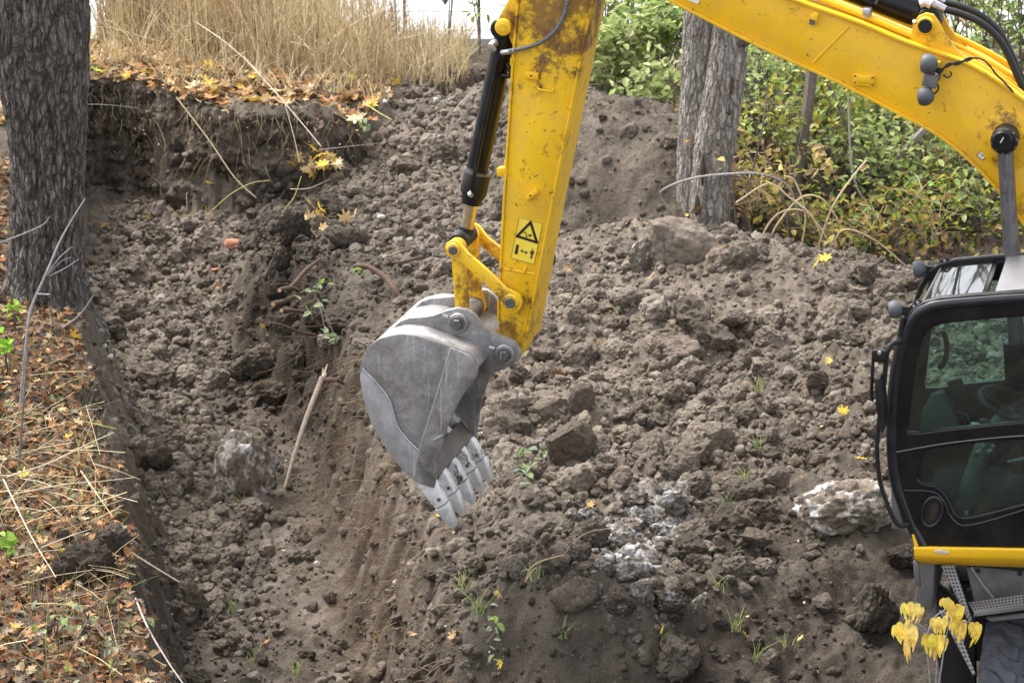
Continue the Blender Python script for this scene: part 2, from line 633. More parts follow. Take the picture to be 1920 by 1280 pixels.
def lip_dist(X, Y, line=None):
    """distance to the lip of the undisturbed ground, > 0 on the undisturbed side"""
    LIPA = globals()['LIPA'] if line is None else line
    best = np.full(X.shape, 1e9)
    sgn = np.ones(X.shape)
    for (ax, ay), (bx, by) in zip(LIPA[:-1], LIPA[1:]):
        dx, dy = bx - ax, by - ay
        t = np.clip(((X - ax) * dx + (Y - ay) * dy) / (dx * dx + dy * dy), 0, 1)
        ex, ey = X - ax - t * dx, Y - ay - t * dy
        d = ex * ex + ey * ey
        s = np.where(dx * (Y - ay) - dy * (X - ax) > 0, 1.0, -1.0)
        up = d < best - 1e-12
        best = np.where(up, d, best)
        sgn = np.where(up, s, sgn)
    return np.sqrt(best) * sgn


def idw(pts, X, Y, power=2.2, soft=0.12):
    num, den = 0, 0
    for px, py, z, val in pts:
        q = on_z(px, py, z)
        w = 1.0 / (((X - q.x) ** 2 + ((Y - q.y) * 0.6) ** 2) + soft) ** (power)
        num = num + w * val
        den = den + w
    return num / den


RUB = [(400, 1250, -.7, .5), (550, 1250, -.7, .45), (420, 1080, -.7, .95), (570, 1080, -.65, .4), (650, 1000, -.4, .15), (400, 950, -.6, .8), (300, 780, -.5, 1), (400, 780, -.45, .9), (300, 560, -.3, 1),
       (400, 480, -.2, .8), (220, 480, -.2, .85), (480, 600, -.4, .8), (500, 700, -.4, .6), (500, 800, -.45, .75), (500, 1000, -.6, .6), (590, 720, -.2, .12), (660, 850, 0, .12), (740, 1000, .2, .3), (800, 1200, .2, .25), (590, 880, -.5, .15),
       (620, 560, .3, .25), (700, 450, .5, .9), (720, 330, .6, 1), (680, 240, .7, .9), (850, 200, 1, .8), (850, 400, .7, .9), (1000, 120, 1.3, .4), (1100, 300, 1, .40), (1200, 280, 1.1, .32), (1200, 380, .9, .28),
       (1060, 400, .8, .3), (1050, 560, .65, .7), (1250, 460, 1, .35), (1200, 540, .85, .7), (1400, 520, 1, .6), (1600, 540, 1, .6), (1100, 700, .6, .9), (1300, 700, .75, .9), (1500, 700, .8, 1), (1600, 640, .9, .6),
       (1000, 850, .45, 1), (1200, 900, .5, 1), (1400, 850, .55, 1), (1600, 850, .65, .6), (1100, 1050, .42, 1), (1300, 1050, .42, .9), (1500, 1030, .45, .6), (1650, 1000, .5, .5), (1200, 1130, .4, 1),
       (1150, 1230, .15, .15), (1350, 1200, .2, .18), (1550, 1150, .25, .25), (1700, 1150, .15, .25), (1800, 1250, .05, .2), (950, 1230, .1, .3), (1000, 1150, .35, .8), (900, 1000, .38, .6)]
MOI_SHADE = [(400, 1250, -.7, .75), (550, 1250, -.7, .75), (420, 1080, -.7, .35), (620, 1080, -.65, .28), (650, 950, -.4, .25), (400, 950, -.6, .25), (300, 780, -.5, .12), (400, 600, -.4, 0), (300, 500, -.3, -.1), (220, 480, -.2, -.1),
       (480, 720, -.4, .45), (540, 640, -.3, .8), (545, 470, 0, .85), (585, 420, .3, .6), (590, 570, .2, .85), (560, 560, 0, .9), (580, 780, -.3, .35), (660, 850, 0, .1), (740, 1000, .2, .3), (800, 1200, .2, .7), (700, 1180, -.5, .35), (700, 450, .5, .3),
       (720, 330, .6, .12), (680, 240, .7, .12), (850, 200, 1, .1), (850, 400, .7, .1), (1000, 120, 1.3, .25), (1100, 300, 1, .55), (1200, 280, 1.1, .6), (1200, 380, .9, .65), (1050, 560, .65, .05),
       (1250, 440, 1, 0), (1400, 520, 1, .15), (1600, 560, 1, .3), (1100, 700, .6, 0), (1300, 700, .75, .05), (1500, 700, .8, .22), (1600, 640, .9, .25), (1000, 850, .45, .1), (1200, 900, .5, .2), (1400, 850, .55, .25),
       (1600, 820, .65, .35), (1100, 1050, .42, .4), (1300, 1050, .42, .5), (1500, 1030, .45, .7), (1650, 1000, .5, .7), (1150, 1140, .4, .55), (1150, 1250, .1, .95), (1350, 1200, .2, .9), (1550, 1150, .25, .85), (1700, 1150, .15, .9),
       (1800, 1250, .05, .9), (950, 1230, .1, .8), (900, 1050, .38, .45), (1450, 400, .6, .8)]
ASH = [(1130, 970, .45, 1.0), (1200, 960, .45, 1.0), (1230, 1000, .45, .8), (1180, 1060, .42, 1.0), (1110, 1040, .42, .5), (1240, 930, .45, .9), (1150, 1110, .4, .5), (1160, 1015, .45, .9), (1255, 970, .45, .8), (1205, 1085, .42, .8), (1100, 985, .45, .7), (1190, 925, .45, .6)]
WRM = [(640, 760, 0, .9), (620, 850, -.3, .8), (700, 900, .1, .9), (660, 1050, -.5, .7), (650, 1150, -.6, .6), (560, 700, -.3, .4), (700, 1200, -.4, .5), (740, 760, .3, .6), (300, 950, -.2, .5)]


def blobs(pts, X, Y, sx):
    out = np.zeros_like(X)
    for px, py, z, a in pts:
        q = on_z(px, py, z)
        out = np.maximum(out, a * np.exp(-((X - q.x) ** 2 + ((Y - q.y) * .55) ** 2) / (2 * sx * sx)))
    return out


def axis(lo, hi, step, far_lo, far_hi):
    core = np.arange(lo, hi + step * .5, step)
    a, s, out = core[-1], step, []
    while a < far_hi:
        s *= 1.32
        a += s
        out.append(a)
    b, s, pre = core[0], step, []
    while b > far_lo:
        s *= 1.32
        b -= s
        pre.append(b)
    return np.r_[pre[::-1], core, out]


GX = axis(-5.6, 6.4, 0.0225, -420, 420)
GY = axis(12.6, 30.6, 0.031, -60, 700)
XX, YY = np.meshgrid(GX, GY)
CX, CY = np.clip(XX, -6.5, 7.5), np.clip(YY, 12.2, 34)
cgx, cgy = np.arange(-6.6, 7.7, 0.07), np.arange(12.1, 34.2, 0.07)
cX, cY = np.meshgrid(cgx, cgy)


def coarse(grid, X, Y):
    fx, fy = (X - cgx[0]) / 0.07, (Y - cgy[0]) / 0.07
    ix, iy = np.clip(fx.astype(int), 0, len(cgx) - 2), np.clip(fy.astype(int), 0, len(cgy) - 2)
    tx, ty = np.clip(fx - ix, 0, 1), np.clip(fy - iy, 0, 1)
    return (grid[iy, ix] * (1 - tx) + grid[iy, ix + 1] * tx) * (1 - ty) + (grid[iy + 1, ix] * (1 - tx) + grid[iy + 1, ix + 1] * tx) * ty


g_edge = -lip_dist(cX, cY, EDGEA)
g_heap, g_floor = tps_eval(PL, WL, cX, cY), tps_eval(PF, WF, cX, cY)
g_low, g_high = g_heap, tps_eval(PH, WH, cX, cY)
g_rub, g_moi_shade = idw(RUB, cX, cY), idw(MOI_SHADE, cX, cY)
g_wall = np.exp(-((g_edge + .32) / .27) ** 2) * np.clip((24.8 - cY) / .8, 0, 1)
g_rub = g_rub * (1 - .9 * g_wall) * np.clip(.8 + 1.2 * (fbm2(cX * .9, cY * .75, 3, 301) + .2), .66, 1.0)
g_moi_shade = g_moi_shade + g_wall * np.clip((cY - 20.5) / 2, 0, 1) * .75  # shade of the trench wall painted in on top of the moisture
g_ash, g_wrm = blobs(ASH, cX, cY, .17), blobs(WRM, cX, cY, .42)
zl, zh = coarse(g_low, CX, CY), coarse(g_high, CX, CY)
zf = coarse(g_floor, CX, CY)
sde = coarse(g_edge, CX, CY) + fbm2(XX * 2.1, YY * 2.1, 4, 13) * 0.16 + pn2(XX * 8, YY * 8, 18) * 0.025
lean_e = 0.50 + np.clip((YY - 24.2) / 2.2, 0, 1) * 1.1
te = np.clip(sde / lean_e + 1.0, 0, 1)
te = te * te * (3 - 2 * te) * .4 + te * .6
te = np.where((XX > .8) & (YY > 15), 1, te)
zl = np.minimum(zf, zl) + (zl - np.minimum(zf, zl)) * te
g_wrm = np.maximum(g_wrm, g_wall * .85)
rub, moi_shade, ash, wrm = (coarse(g, CX, CY) for g in (g_rub, g_moi_shade, g_ash, g_wrm))
sdl = lip_dist(XX, YY)
wob = fbm2(XX * 1.6, YY * 1.6, 5, 3, .6) * np.where(YY < 23, .19, .11) + pn2(XX * 9, YY * 9, 8) * 0.05 + pn2(XX * 19, YY * 19, 9) * .025
sdw = sdl + wob
# ramp: the trench side leans, the back cliff is steep
lean = np.where(YY < 22.5, 0.50, 0.20)
t = np.clip(sdw / lean + 1.0, 0, 1)
t = t * t * (3 - 2 * t) * .5 + t * .5
up = np.maximum(zh, zl * (sdl > 0.3) + zh * (sdl <= 0.3))
up = np.where((XX > -1.2) & (YY > 26), np.maximum(zh, zl), zh)
ZZ = zl + (up - zl) * t
onhigh = np.clip(sdw * 6 + 0.5, 0, 1) * (zh > zl - .02)
# relief
und = fbm2(XX * 1.1, YY * 1.1, 3, 21) * 0.06
fine = fbm2(XX * 6, YY * 6, 4, 31, 0.6) * 0.022
fine2 = fbm2(XX * 18, YY * 18, 2, 37, .7) * 0.010
wx, wy = fbm2(XX * 6, YY * 6, 3, 5) * .035, fbm2(XX * 6, YY * 6, 3, 6) * .035
lm1 = blocks(XX + wx, YY + wy, 0.36, 41) - .2
lm2 = blocks(XX + wx * .5, YY + wy * .5, 0.16, 42) - .2
lm3 = blocks(XX + wx * .3, YY - wy * .3, 0.085, 43) - .2
rb = np.clip(rub, 0, 1)
relief = und * (0.6 + rb * .8) + fine * (0.9 + rb * .5) + fine2 + lm1 * 0.20 * rb ** 1.3 + lm2 * 0.12 * (.22 + .78 * rb) + lm3 * 0.08 * (0.5 + .5 * rb) - np.clip(.16 - np.abs(pn2(XX * 4.3, YY * 4.3, 91)), 0, .16) * .22 * (.25 + rb)
plain = fine * 0.7 + fine2 + und * .5
nearw = np.clip((600 - np.hypot(XX, YY)) / 560, 0, 1)
ZZ = ZZ + (relief * (1 - onhigh) + plain * onhigh) * np.where((np.abs(XX) < 12) & (YY < 36) & (YY > 8), 1, .15)
# beyond the plot the ground evens out
far = np.clip((YY - 30.5) / 2.4, 0, 1)
ZZ = ZZ * (1 - far) + 0.55 * far
nearf = np.clip((9 - YY) / 6, 0, 1)
ZZ = ZZ * (1 - nearf) + 0.0 * nearf
ny, nx = XX.shape
idx = np.arange(nx * ny).reshape(ny, nx)
F4 = np.stack([idx[:-1, :-1], idx[:-1, 1:], idx[1:, 1:], idx[1:, :-1]], -1).reshape(-1, 4)
me = np_mesh('ground', np.stack([XX, YY, ZZ], -1).reshape(-1, 3), F4)
humus = onhigh
fattr(me, 'moist_shade', np.clip((moi_shade + .10 * rb) * (1 - humus) + humus * 0.62, -.2, 1).ravel())  # real damp, plus painted shade in the gaps between the clods
fattr(me, 'ash', (ash * (1 - humus)).ravel())
fattr(me, 'warm', np.clip(wrm * (1 - humus) + humus * .9, 0, 1).ravel())
fattr(me, 'rnd', (0.5 + 0.5 * fbm2(XX * 3.1, YY * 3.1, 3, 77)).ravel())
tag(link('ground', me, M_SOIL), 'dug brown soil of the plot with trench, heap and leafy bank', None, None, 'structure')


def hz(x, y):
    i = min(max(int(np.searchsorted(GX, x)) - 1, 0), nx - 2)
    j = min(max(int(np.searchsorted(GY, y)) - 1, 0), ny - 2)
    tx, ty = (x - GX[i]) / (GX[i + 1] - GX[i]), (y - GY[j]) / (GY[j + 1] - GY[j])
    return float((ZZ[j, i] * (1 - tx) + ZZ[j, i + 1] * tx) * (1 - ty) + (ZZ[j + 1, i] * (1 - tx) + ZZ[j + 1, i + 1] * tx) * ty)


def hzv(x, y):
    i = np.clip(np.searchsorted(GX, x) - 1, 0, nx - 2)
    j = np.clip(np.searchsorted(GY, y) - 1, 0, ny - 2)
    tx, ty = (x - GX[i]) / (GX[i + 1] - GX[i]), (y - GY[j]) / (GY[j + 1] - GY[j])
    return (ZZ[j, i] * (1 - tx) + ZZ[j, i + 1] * tx) * (1 - ty) + (ZZ[j + 1, i] * (1 - tx) + ZZ[j + 1, i + 1] * tx) * ty


def hit(px, py):
    """first point of the ground met along the sight line"""
    d = ray(px, py)
    t0 = 12.0 / d.y
    ts = np.arange(t0, t0 + 34, 0.02)
    x, y, z = d.x * ts, d.y * ts, CAMH + d.z * ts
    g = hzv(x, y)
    k = np.argmax(z < g) if (z < g).any() else len(ts) - 1
    return Vector((x[k], y[k], g[k]))


# ------------------------------------------------------------------ back cliff: a face with its own relief
cl = [Vector((p.x, p.y, p.z)) for p in LIPW[12:]]
cl = catmull(cl, 30)
S = np.array([[p.x, p.y, p.z] for p in cl])
acc = np.r_[0, np.cumsum(np.hypot(np.diff(S[:, 0]), np.diff(S[:, 1])))]
su = np.arange(0, acc[-1], 0.02)
LX, LY, LZ = (np.interp(su, acc, S[:, k]) for k in range(3))
tx, ty = np.gradient(LX, su), np.gradient(LY, su)
ln = np.hypot(tx, ty)
nxo, nyo = ty / ln, -tx / ln                       # outwards, towards the pit
k = 25
pad = lambda a: np.convolve(np.pad(a, k // 2, mode='edge'), np.ones(k) / k, 'valid')
nxo, nyo = pad(nxo), pad(nyo)
NT = 84
tv = np.linspace(0, 1, NT)
Pz = (LZ[None] - 0.01) * (1 - tv[:, None]) + (-0.55) * tv[:, None]
outw = 0.10 + 0.14 * tv[:, None] + 0.12 * np.clip((tv[:, None] - .62) / .38, 0, 1) ** 1.5 - 0.16 * np.clip(1 - tv[:, None] / 0.05, 0, 1)
SU = np.broadcast_to(su[None], Pz.shape)
rel = fbm2(SU * 2.0, Pz * 2.2, 4, 61, .55) * 0.09 + fbm2(SU * 9, Pz * 9, 3, 62, .6) * 0.03
# vertical tooth scrapes of the bucket
scr = np.clip(np.sin(SU * 2 * np.pi / 0.36 + pn2(SU * 1.3, Pz * .25, 64) * 1.6), .45, 1) - .45
scr = scr * np.clip(1 - np.abs(tv[:, None] - .4) / .35, 0, 1) * (SU < 2.6)
und_ = -0.12 * np.exp(-((tv[:, None] - .5) / .09) ** 2) * np.clip(pn2(SU * 1.4, Pz * 0 + 3, 66) * 2, 0, 1)
ow = outw + rel + und_ - scr * 0.10 + lumps(SU, Pz, 0.17, 67) * .05 + lumps(SU, Pz, .07, 68) * .035 + fbm2(SU * 24, Pz * 24, 2, 81) * .016 - np.clip(.12 - np.abs(pn2(SU * 3.1, Pz * 4.0, 82)), 0, .12) * .5
Vx, Vy = LX[None] + nxo[None] * ow, LY[None] + nyo[None] * ow
Pz = Pz + fbm2(SU * 5, Pz * 5, 2, 69) * .03
ids = np.arange(Pz.size).reshape(Pz.shape)
Fq = np.stack([ids[:-1, :-1], ids[1:, :-1], ids[1:, 1:], ids[:-1, 1:]], -1).reshape(-1, 4)
me = np_mesh('pit_wall', np.stack([Vx, Vy, Pz], -1).reshape(-1, 3), Fq)
fattr(me, 'moist_shade', np.clip(0.58 - 0.55 * np.clip((tv[:, None] - .45) / .4, 0, 1) - scr * 1.6 + fbm2(SU * 1.7, Pz * 2, 2, 71) * .4, 0, 1).ravel())
fattr(me, 'ash', np.clip((np.clip(pn2(SU * 1.0 + 40, Pz * 1.6, 72), 0, 1) - .35) * .6, 0, .35).ravel())
fattr(me, 'warm', np.clip(.25 + scr * 2.0 + 0 * SU, 0, 1).ravel())
fattr(me, 'rnd', (0.5 + .5 * fbm2(SU * 3, Pz * 3, 2, 73)).ravel())
tag(link('pit_wall', me, M_SOIL), 'dark cut earth face with tooth scrapes below the leafy plateau', None, None, 'structure')

# ================================================================== THE EXCAVATOR
PHI = R(15)
EX, EY = Vector((math.cos(PHI), -math.sin(PHI), 0)), Vector((math.sin(PHI), math.cos(PHI), 0))
_A = at_y(1710, 1030, 14.0)
C0 = Vector((_A.x, _A.y, 0)) + EY * 1.15
CAMP = Vector((0, 0, CAMH))


def E(px, py, y):
    """sight line met with the machine's upright plane at lateral offset y -> (x, z) in the machine's own frame"""
    d = ray(px, py)
    t = (y - (CAMP - C0).dot(EY)) / d.dot(EY)
    p = CAMP + d * t
    return ((p - C0).dot(EX), p.z)


def E3(px, py, y):
    x, z = E(px, py, y)
    return Vector((x, y, z))


def EO(pts, y):
    return [E(a, b, y) for a, b in pts]


def Z1(pts):      # coordinates read off an enlargement of the bucket
    return [(640 + a / 2.0325, 380 + b / 2.0325) for a, b in pts]


def paint(name, base, stains=(), wear=0.5, rough=0.42):
    m, n, l, p = nodes(name)
    oc = n.new('ShaderNodeTexCoord').outputs['Object']
    big = noise(n, l, 2.2, 4, 0.6, oc)
    var = ramp(n, [(0.3, tuple(c * 0.86 for c in base)), (0.7, tuple(min(1, c * 1.06) for c in base))])
    l.new(big.outputs[0], var.inputs[0])
    c = var.outputs[0]
    # thin film of dust
    dn = noise(n, l, 5, 6, 0.7, oc)
    dr = ramp(n, [(0.45, (0, 0, 0)), (0.85, (1, 1, 1))])
    l.new(dn.outputs[0], dr.inputs[0])
    c = mix(n, l, math_n(n, l, 'MULTIPLY', dr.outputs[0], 0.5 * wear), c, (0.40, 0.27, 0.12))
    # chips and small dirt
    ch = noise(n, l, 26, 7, 0.72, oc, 0.4)
    cr = ramp(n, [(0.655 - 0.05 * wear, (0, 0, 0)), (0.69 - 0.05 * wear, (1, 1, 1))])
    l.new(ch.outputs[0], cr.inputs[0])
    chips = cr.outputs[0]
    c = mix(n, l, math_n(n, l, 'MULTIPLY', chips, 0.85), c, (0.13, 0.065, 0.02))
    sn = noise(n, l, 6.0, 10, 0.74, oc, 0.15)
    for (x, y, z), rad, amt in stains:
        vm = n.new('ShaderNodeVectorMath')
        vm.operation = 'DISTANCE'
        l.new(oc, vm.inputs[0])
        vm.inputs[1].default_value = (x, y, z)
        q = math_n(n, l, 'SUBTRACT', 1.0, math_n(n, l, 'DIVIDE', vm.outputs['Value'], rad), True)
        q = math_n(n, l, 'MULTIPLY', math_n(n, l, 'ADD', math_n(n, l, 'SUBTRACT', sn.outputs[0], 0.66), math_n(n, l, 'MULTIPLY', math_n(n, l, 'POWER', q, .6), amt * .30)), 9.0, True)
        st = ramp(n, [(0.3, (0.075, 0.035, 0.014)), (0.7, (0.24, 0.12, 0.025))])
        l.new(ch.outputs[0], st.inputs[0])
        c = mix(n, l, math_n(n, l, 'MULTIPLY', q, 0.9), c, st.outputs[0])
    l.new(c, p.inputs['Base Color'])
    rr = ramp(n, [(0.3, (rough - .1,) * 3), (0.7, (rough + .22,) * 3)])
    l.new(dn.outputs[0], rr.inputs[0])
    l.new(rr.outputs[0], p.inputs['Roughness'])
    p.inputs['Specular IOR Level'].default_value = 0.4
    b = bump(n, l, big.outputs[0], 0.06, 0.05)
    b = bump(n, l, ch.outputs[0], 0.12, 0.003, b)
    l.new(b, p.inputs['Normal'])
    return m


def metal(name, stops, rough=(0.35, 0.6), metallic=0.6, scale=7, bmp=0.15, soil=0.0):
    m, n, l, p = nodes(name)
    oc = n.new('ShaderNodeTexCoord').outputs['Object']
    a = noise(n, l, scale, 7, 0.68, oc, 0.5)
    b2 = noise(n, l, scale * 9, 4, 0.7, oc)
    s = math_n(n, l, 'ADD', math_n(n, l, 'MULTIPLY', a.outputs[0], 0.75), math_n(n, l, 'MULTIPLY', b2.outputs[0], 0.25))
    r = ramp(n, stops)
    l.new(s, r.inputs[0])
    c = r.outputs[0]
    # long scratches
    mp = n.new('ShaderNodeMapping')
    mp.inputs['Scale'].default_value = (60, 60, 3.0)
    mp.inputs['Rotation'].default_value = (0, 0.6, 0)
    l.new(oc, mp.inputs['Vector'])
    sc = noise(n, l, 1.0, 3, 0.6, mp.outputs[0])
    scr_ = ramp(n, [(0.62, (0, 0, 0)), (0.70, (1, 1, 1))])
    l.new(sc.outputs[0], scr_.inputs[0])
    c = mix(n, l, math_n(n, l, 'MULTIPLY', scr_.outputs[0], 0.42), c, (0.56, 0.56, 0.58))
    if soil > 0:
        d = noise(n, l, 4.5, 6, 0.7, oc)
        dr = ramp(n, [(0.58 - .2 * soil, (0, 0, 0)), (0.72 - .2 * soil, (1, 1, 1))])
        l.new(d.outputs[0], dr.inputs[0])
        c = mix(n, l, math_n(n, l, 'MULTIPLY', dr.outputs[0], 0.72), c, (0.135, 0.108, 0.088))
        met = math_n(n, l, 'MULTIPLY', math_n(n, l, 'SUBTRACT', 1.0, dr.outputs[0]), metallic)
        l.new(met, p.inputs['Metallic'])
    else:
        p.inputs['Metallic'].default_value = metallic
    l.new(c, p.inputs['Base Color'])
    rr = ramp(n, [(0.3, (rough[0],) * 3), (0.7, (rough[1],) * 3)])
    l.new(a.outputs[0], rr.inputs[0])
    l.new(rr.outputs[0], p.inputs['Roughness'])
    b = bump(n, l, b2.outputs[0], bmp, 0.004)
    l.new(b, p.inputs['Normal'])
    return m


def plain(name, col, rough=0.5, metallic=0.0, spec=0.4, var=0.25, scale=9, bmp=0.1):
    m, n, l, p = nodes(name)
    oc = n.new('ShaderNodeTexCoord').outputs['Object']
    a = noise(n, l, scale, 6, 0.65, oc)
    r = ramp(n, [(0.3, tuple(c * (1 - var) for c in col)), (0.7, tuple(min(1, c * (1 + var) + 0.004) for c in col))])
    l.new(a.outputs[0], r.inputs[0])
    l.new(r.outputs[0], p.inputs['Base Color'])
    rr = ramp(n, [(0.3, (max(0.03, rough - .08),) * 3), (0.7, (min(1, rough + .12),) * 3)])
    l.new(a.outputs[0], rr.inputs[0])
    l.new(rr.outputs[0], p.inputs['Roughness'])
    p.inputs['Metallic'].default_value = metallic
    p.inputs['Specular IOR Level'].default_value = spec
    b = bump(n, l, noise(n, l, scale * 8, 3, 0.6, oc).outputs[0], bmp, 0.003)
    l.new(b, p.inputs['Normal'])
    return m


def glass_material(name, tint, gloss=1.0):
    m, n, l, p = nodes(name)
    n.remove(p)
    tr = n.new('ShaderNodeBsdfTransparent')
    tr.inputs['Color'].default_value = (*tint, 1)
    gl = n.new('ShaderNodeBsdfGlossy')
    gl.inputs['Roughness'].default_value = 0.02
    fr = n.new('ShaderNodeFresnel')
    fr.inputs['IOR'].default_value = 1.52
    oc = n.new('ShaderNodeTexCoord').outputs['Object']
    d = noise(n, l, 3.0, 6, 0.7, oc)
    film = n.new('ShaderNodeBsdfDiffuse')
    film.inputs['Color'].default_value = (0.45, 0.47, 0.44, 1)
    fm = n.new('ShaderNodeMixShader')
    dr = ramp(n, [(0.40, (0.004,) * 3), (0.8, (0.045,) * 3)])
    l.new(d.outputs[0], dr.inputs[0])
    l.new(dr.outputs[0], fm.inputs[0])
    l.new(tr.outputs[0], fm.inputs[1])
    l.new(film.outputs[0], fm.inputs[2])
    ms = n.new('ShaderNodeMixShader')
    l.new(math_n(n, l, 'MULTIPLY', fr.outputs[0], gloss, True), ms.inputs[0])
    l.new(fm.outputs[0], ms.inputs[1])
    l.new(gl.outputs[0], ms.inputs[2])
    l.new(ms.outputs[0], n['Material Output'].inputs['Surface'])
    return m


def s3(px, py, y, rad, amt):
    return (tuple(E3(px, py, y)), rad, amt)


YEL = (0.82, 0.50, 0.012)
M_YARM = paint('yellow_paint_arm', YEL, [s3(1060, 0, -.17, .62, 1.1), s3(1075, 90, -.17, .40, .8), s3(1000, 60, -.17, .3, .5), s3(975, 170, -.17, .30, .6), s3(965, 600, -.17, .40, .75), s3(985, 335, -.17, .26, .5), s3(1060, 250, -.17, .3, .42), s3(1010, 470, -.17, .25, .45)], 0.95)
M_YBOOM = paint('yellow_paint_boom', (0.82, 0.475, 0.012), [s3(1905, 340, -.2, .55, .62), s3(1890, 260, -.2, .35, .55), s3(1750, 75, -.14, .3, .55), s3(1450, 40, -.2, .3, .35)], 0.8)
M_YLINK = paint('yellow_paint_link', YEL, [s3(955, 560, -.2, .24, .7), s3(865, 560, -.15, .32, .75), s3(900, 490, .2, .4, .9), s3(850, 470, -.2, .2, .55)], 1.2)
M_YEL = paint('yellow_paint', (0.83, 0.49, 0.012), (), 0.35)
M_STEEL = metal('bucket_steel', [(0.32, (0.105, 0.098, 0.098)), (0.45, (0.20, 0.19, 0.192)), (0.57, (0.31, 0.30, 0.305)), (0.70, (0.54, 0.535, 0.545))], (0.38, 0.58), 0.45, 4.5, 0.2, 0.34)
M_STEEL2 = metal('bucket_steel_polished', [(0.30, (0.24, 0.245, 0.26)), (0.5, (0.36, 0.365, 0.385)), (0.75, (0.52, 0.525, 0.55))], (0.36, 0.55), 0.45, 6, 0.1, 0.05)
M_INNER = metal('bucket_inside', [(0.30, (0.05, 0.04, 0.034)), (0.5, (0.11, 0.09, 0.075)), (0.75, (0.26, 0.25, 0.25))], (0.5, 0.8), 0.2, 5, 0.3, 0.55)
M_TOOTH = metal('worn_tooth_steel', [(0.40, (0.08, 0.065, 0.055)), (0.45, (0.55, 0.55, 0.56)), (0.6, (0.78, 0.78, 0.79)), (0.8, (0.88, 0.88, 0.89))], (0.35, 0.6), 0.15, 6, 0.2, 0.12)
M_TIP = metal('tooth_tip_steel', [(0.30, (0.30, 0.30, 0.305)), (0.5, (0.48, 0.48, 0.485)), (0.75, (0.66, 0.66, 0.66))], (0.3, 0.5), 0.4, 9, 0.2, 0.0)
M_PIN = metal('pin_steel', [(0.30, (0.05, 0.048, 0.05)), (0.6, (0.14, 0.14, 0.15))], (0.35, 0.6), 0.5, 20, 0.2, 0.15)
M_BLACK = plain('black_paint', (0.0045, 0.0045, 0.006), 0.30, 0, 0.32, 0.3, 6, 0.05)
M_BLKPL = plain('black_plastic', (0.009, 0.009, 0.010), 0.5, 0, 0.3, 0.3, 14, 0.15)
M_LIGHTPL = plain('grey_lamp_plastic', (0.075, 0.082, 0.095), 0.55, 0, 0.4, 0.15, 12, 0.1)
M_RAIL = plain('dark_blue_grey_rail', (0.008, 0.009, 0.014), 0.28, 0, 0.5, 0.2, 8, 0.05)
M_ROD = metal('rod_chrome', [(0.3, (0.36, 0.28, 0.17)), (0.7, (0.58, 0.49, 0.34))], (0.2, 0.4), 0.85, 12, 0.05, 0.12)
M_RODG = metal('rod_dull', [(0.3, (0.10, 0.10, 0.11)), (0.7, (0.22, 0.22, 0.24))], (0.25, 0.45), 0.7, 12, 0.05, 0.1)
M_HOSE = plain('black_hose_rubber', (0.010, 0.010, 0.012), 0.5, 0, 0.4, 0.25, 10, 0.1)
M_CONDUIT = plain('grey_conduit', (0.13, 0.135, 0.15), 0.45, 0.2, 0.4, 0.25, 30, 0.1)
M_FIT = metal('zinc_fitting', [(0.3, (0.30, 0.29, 0.30)), (0.7, (0.62, 0.61, 0.63))], (0.25, 0.5), 0.8, 30, 0.2, 0.1)
M_GLASS = glass_material('tinted_cab_glass', (0.74, 0.87, 0.84))
M_GLASSR = glass_material('roof_glass', (0.22, 0.33, 0.31), 1.4)
M_DECAL = plain('decal_yellow', (0.80, 0.62, 0.06), 0.4, 0, 0.4, 0.06, 9, 0.02)
M_PRINT = plain('decal_black_print', (0.025, 0.018, 0.016), 0.5, 0, 0.3, 0.2, 30, 0.02)
M_WHITE = plain('white_label', (0.72, 0.70, 0.66), 0.5, 0, 0.3, 0.1, 20, 0.02)
M_TYRE = plain('tyre_rubber', (0.050, 0.053, 0.064), 0.75, 0, 0.3, 0.45, 14, 0.4)
M_CHASSIS = plain('chassis_grey', (0.12, 0.118, 0.122), 0.6, 0.1, 0.35, 0.45, 5, 0.3)
M_CHDARK = plain('chassis_dark', (0.014, 0.014, 0.016), 0.6, 0.0, 0.35, 0.4, 5, 0.3)
M_ROOF = plain('grey_roof_panel', (0.16, 0.155, 0.165), 0.38, 0, 0.5, 0.1, 4, 0.02)
M_SEAT = plain('seat_fabric', (0.035, 0.040, 0.045), 0.85, 0, 0.2, 0.3, 30, 0.3)
M_INT = plain('cab_trim_plastic', (0.075, 0.10, 0.10), 0.6, 0, 0.35, 0.2, 12, 0.15)
M_ORANGE = plain('orange_plastic', (0.62, 0.10, 0.025), 0.4, 0, 0.4, 0.15, 9, 0.05)
M_CAPY = plain('yellow_plastic', (0.68, 0.58, 0.04), 0.4, 0, 0.4, 0.1, 9, 0.05)
M_LENS = plain('clear_lens', (0.6, 0.6, 0.58), 0.2, 0.3, 0.6, 0.1, 20, 0.02)


def perf_material():
    m, n, l, p = nodes('perforated_tread')
    oc = n.new('ShaderNodeTexCoord').outputs['UV']
    v = n.new('ShaderNodeTexVoronoi')
    v.inputs['Scale'].default_value = 1.0
    v.inputs['Randomness'].default_value = 0.0
    l.new(oc, v.inputs['Vector'])
    r = ramp(n, [(0.27, (0, 0, 0)), (0.33, (1, 1, 1))])
    l.new(v.outputs['Distance'], r.inputs[0])
    c = mix(n, l, r.outputs[0], (0.012, 0.012, 0.013), (0.17, 0.165, 0.165))
    l.new(c, p.inputs['Base Color'])
    p.inputs['Roughness'].default_value = 0.55
    p.inputs['Metallic'].default_value = 0.3
    l.new(bump(n, l, r.outputs[0], 0.8, 0.006), p.inputs['Normal'])
    return m


M_PERF = perf_material()

exc = empty('excavator', (C0.x, C0.y, 0), -PHI)
tag(exc, 'yellow wheeled excavator with black cab, boom, arm and grey toothed bucket', 'excavator')

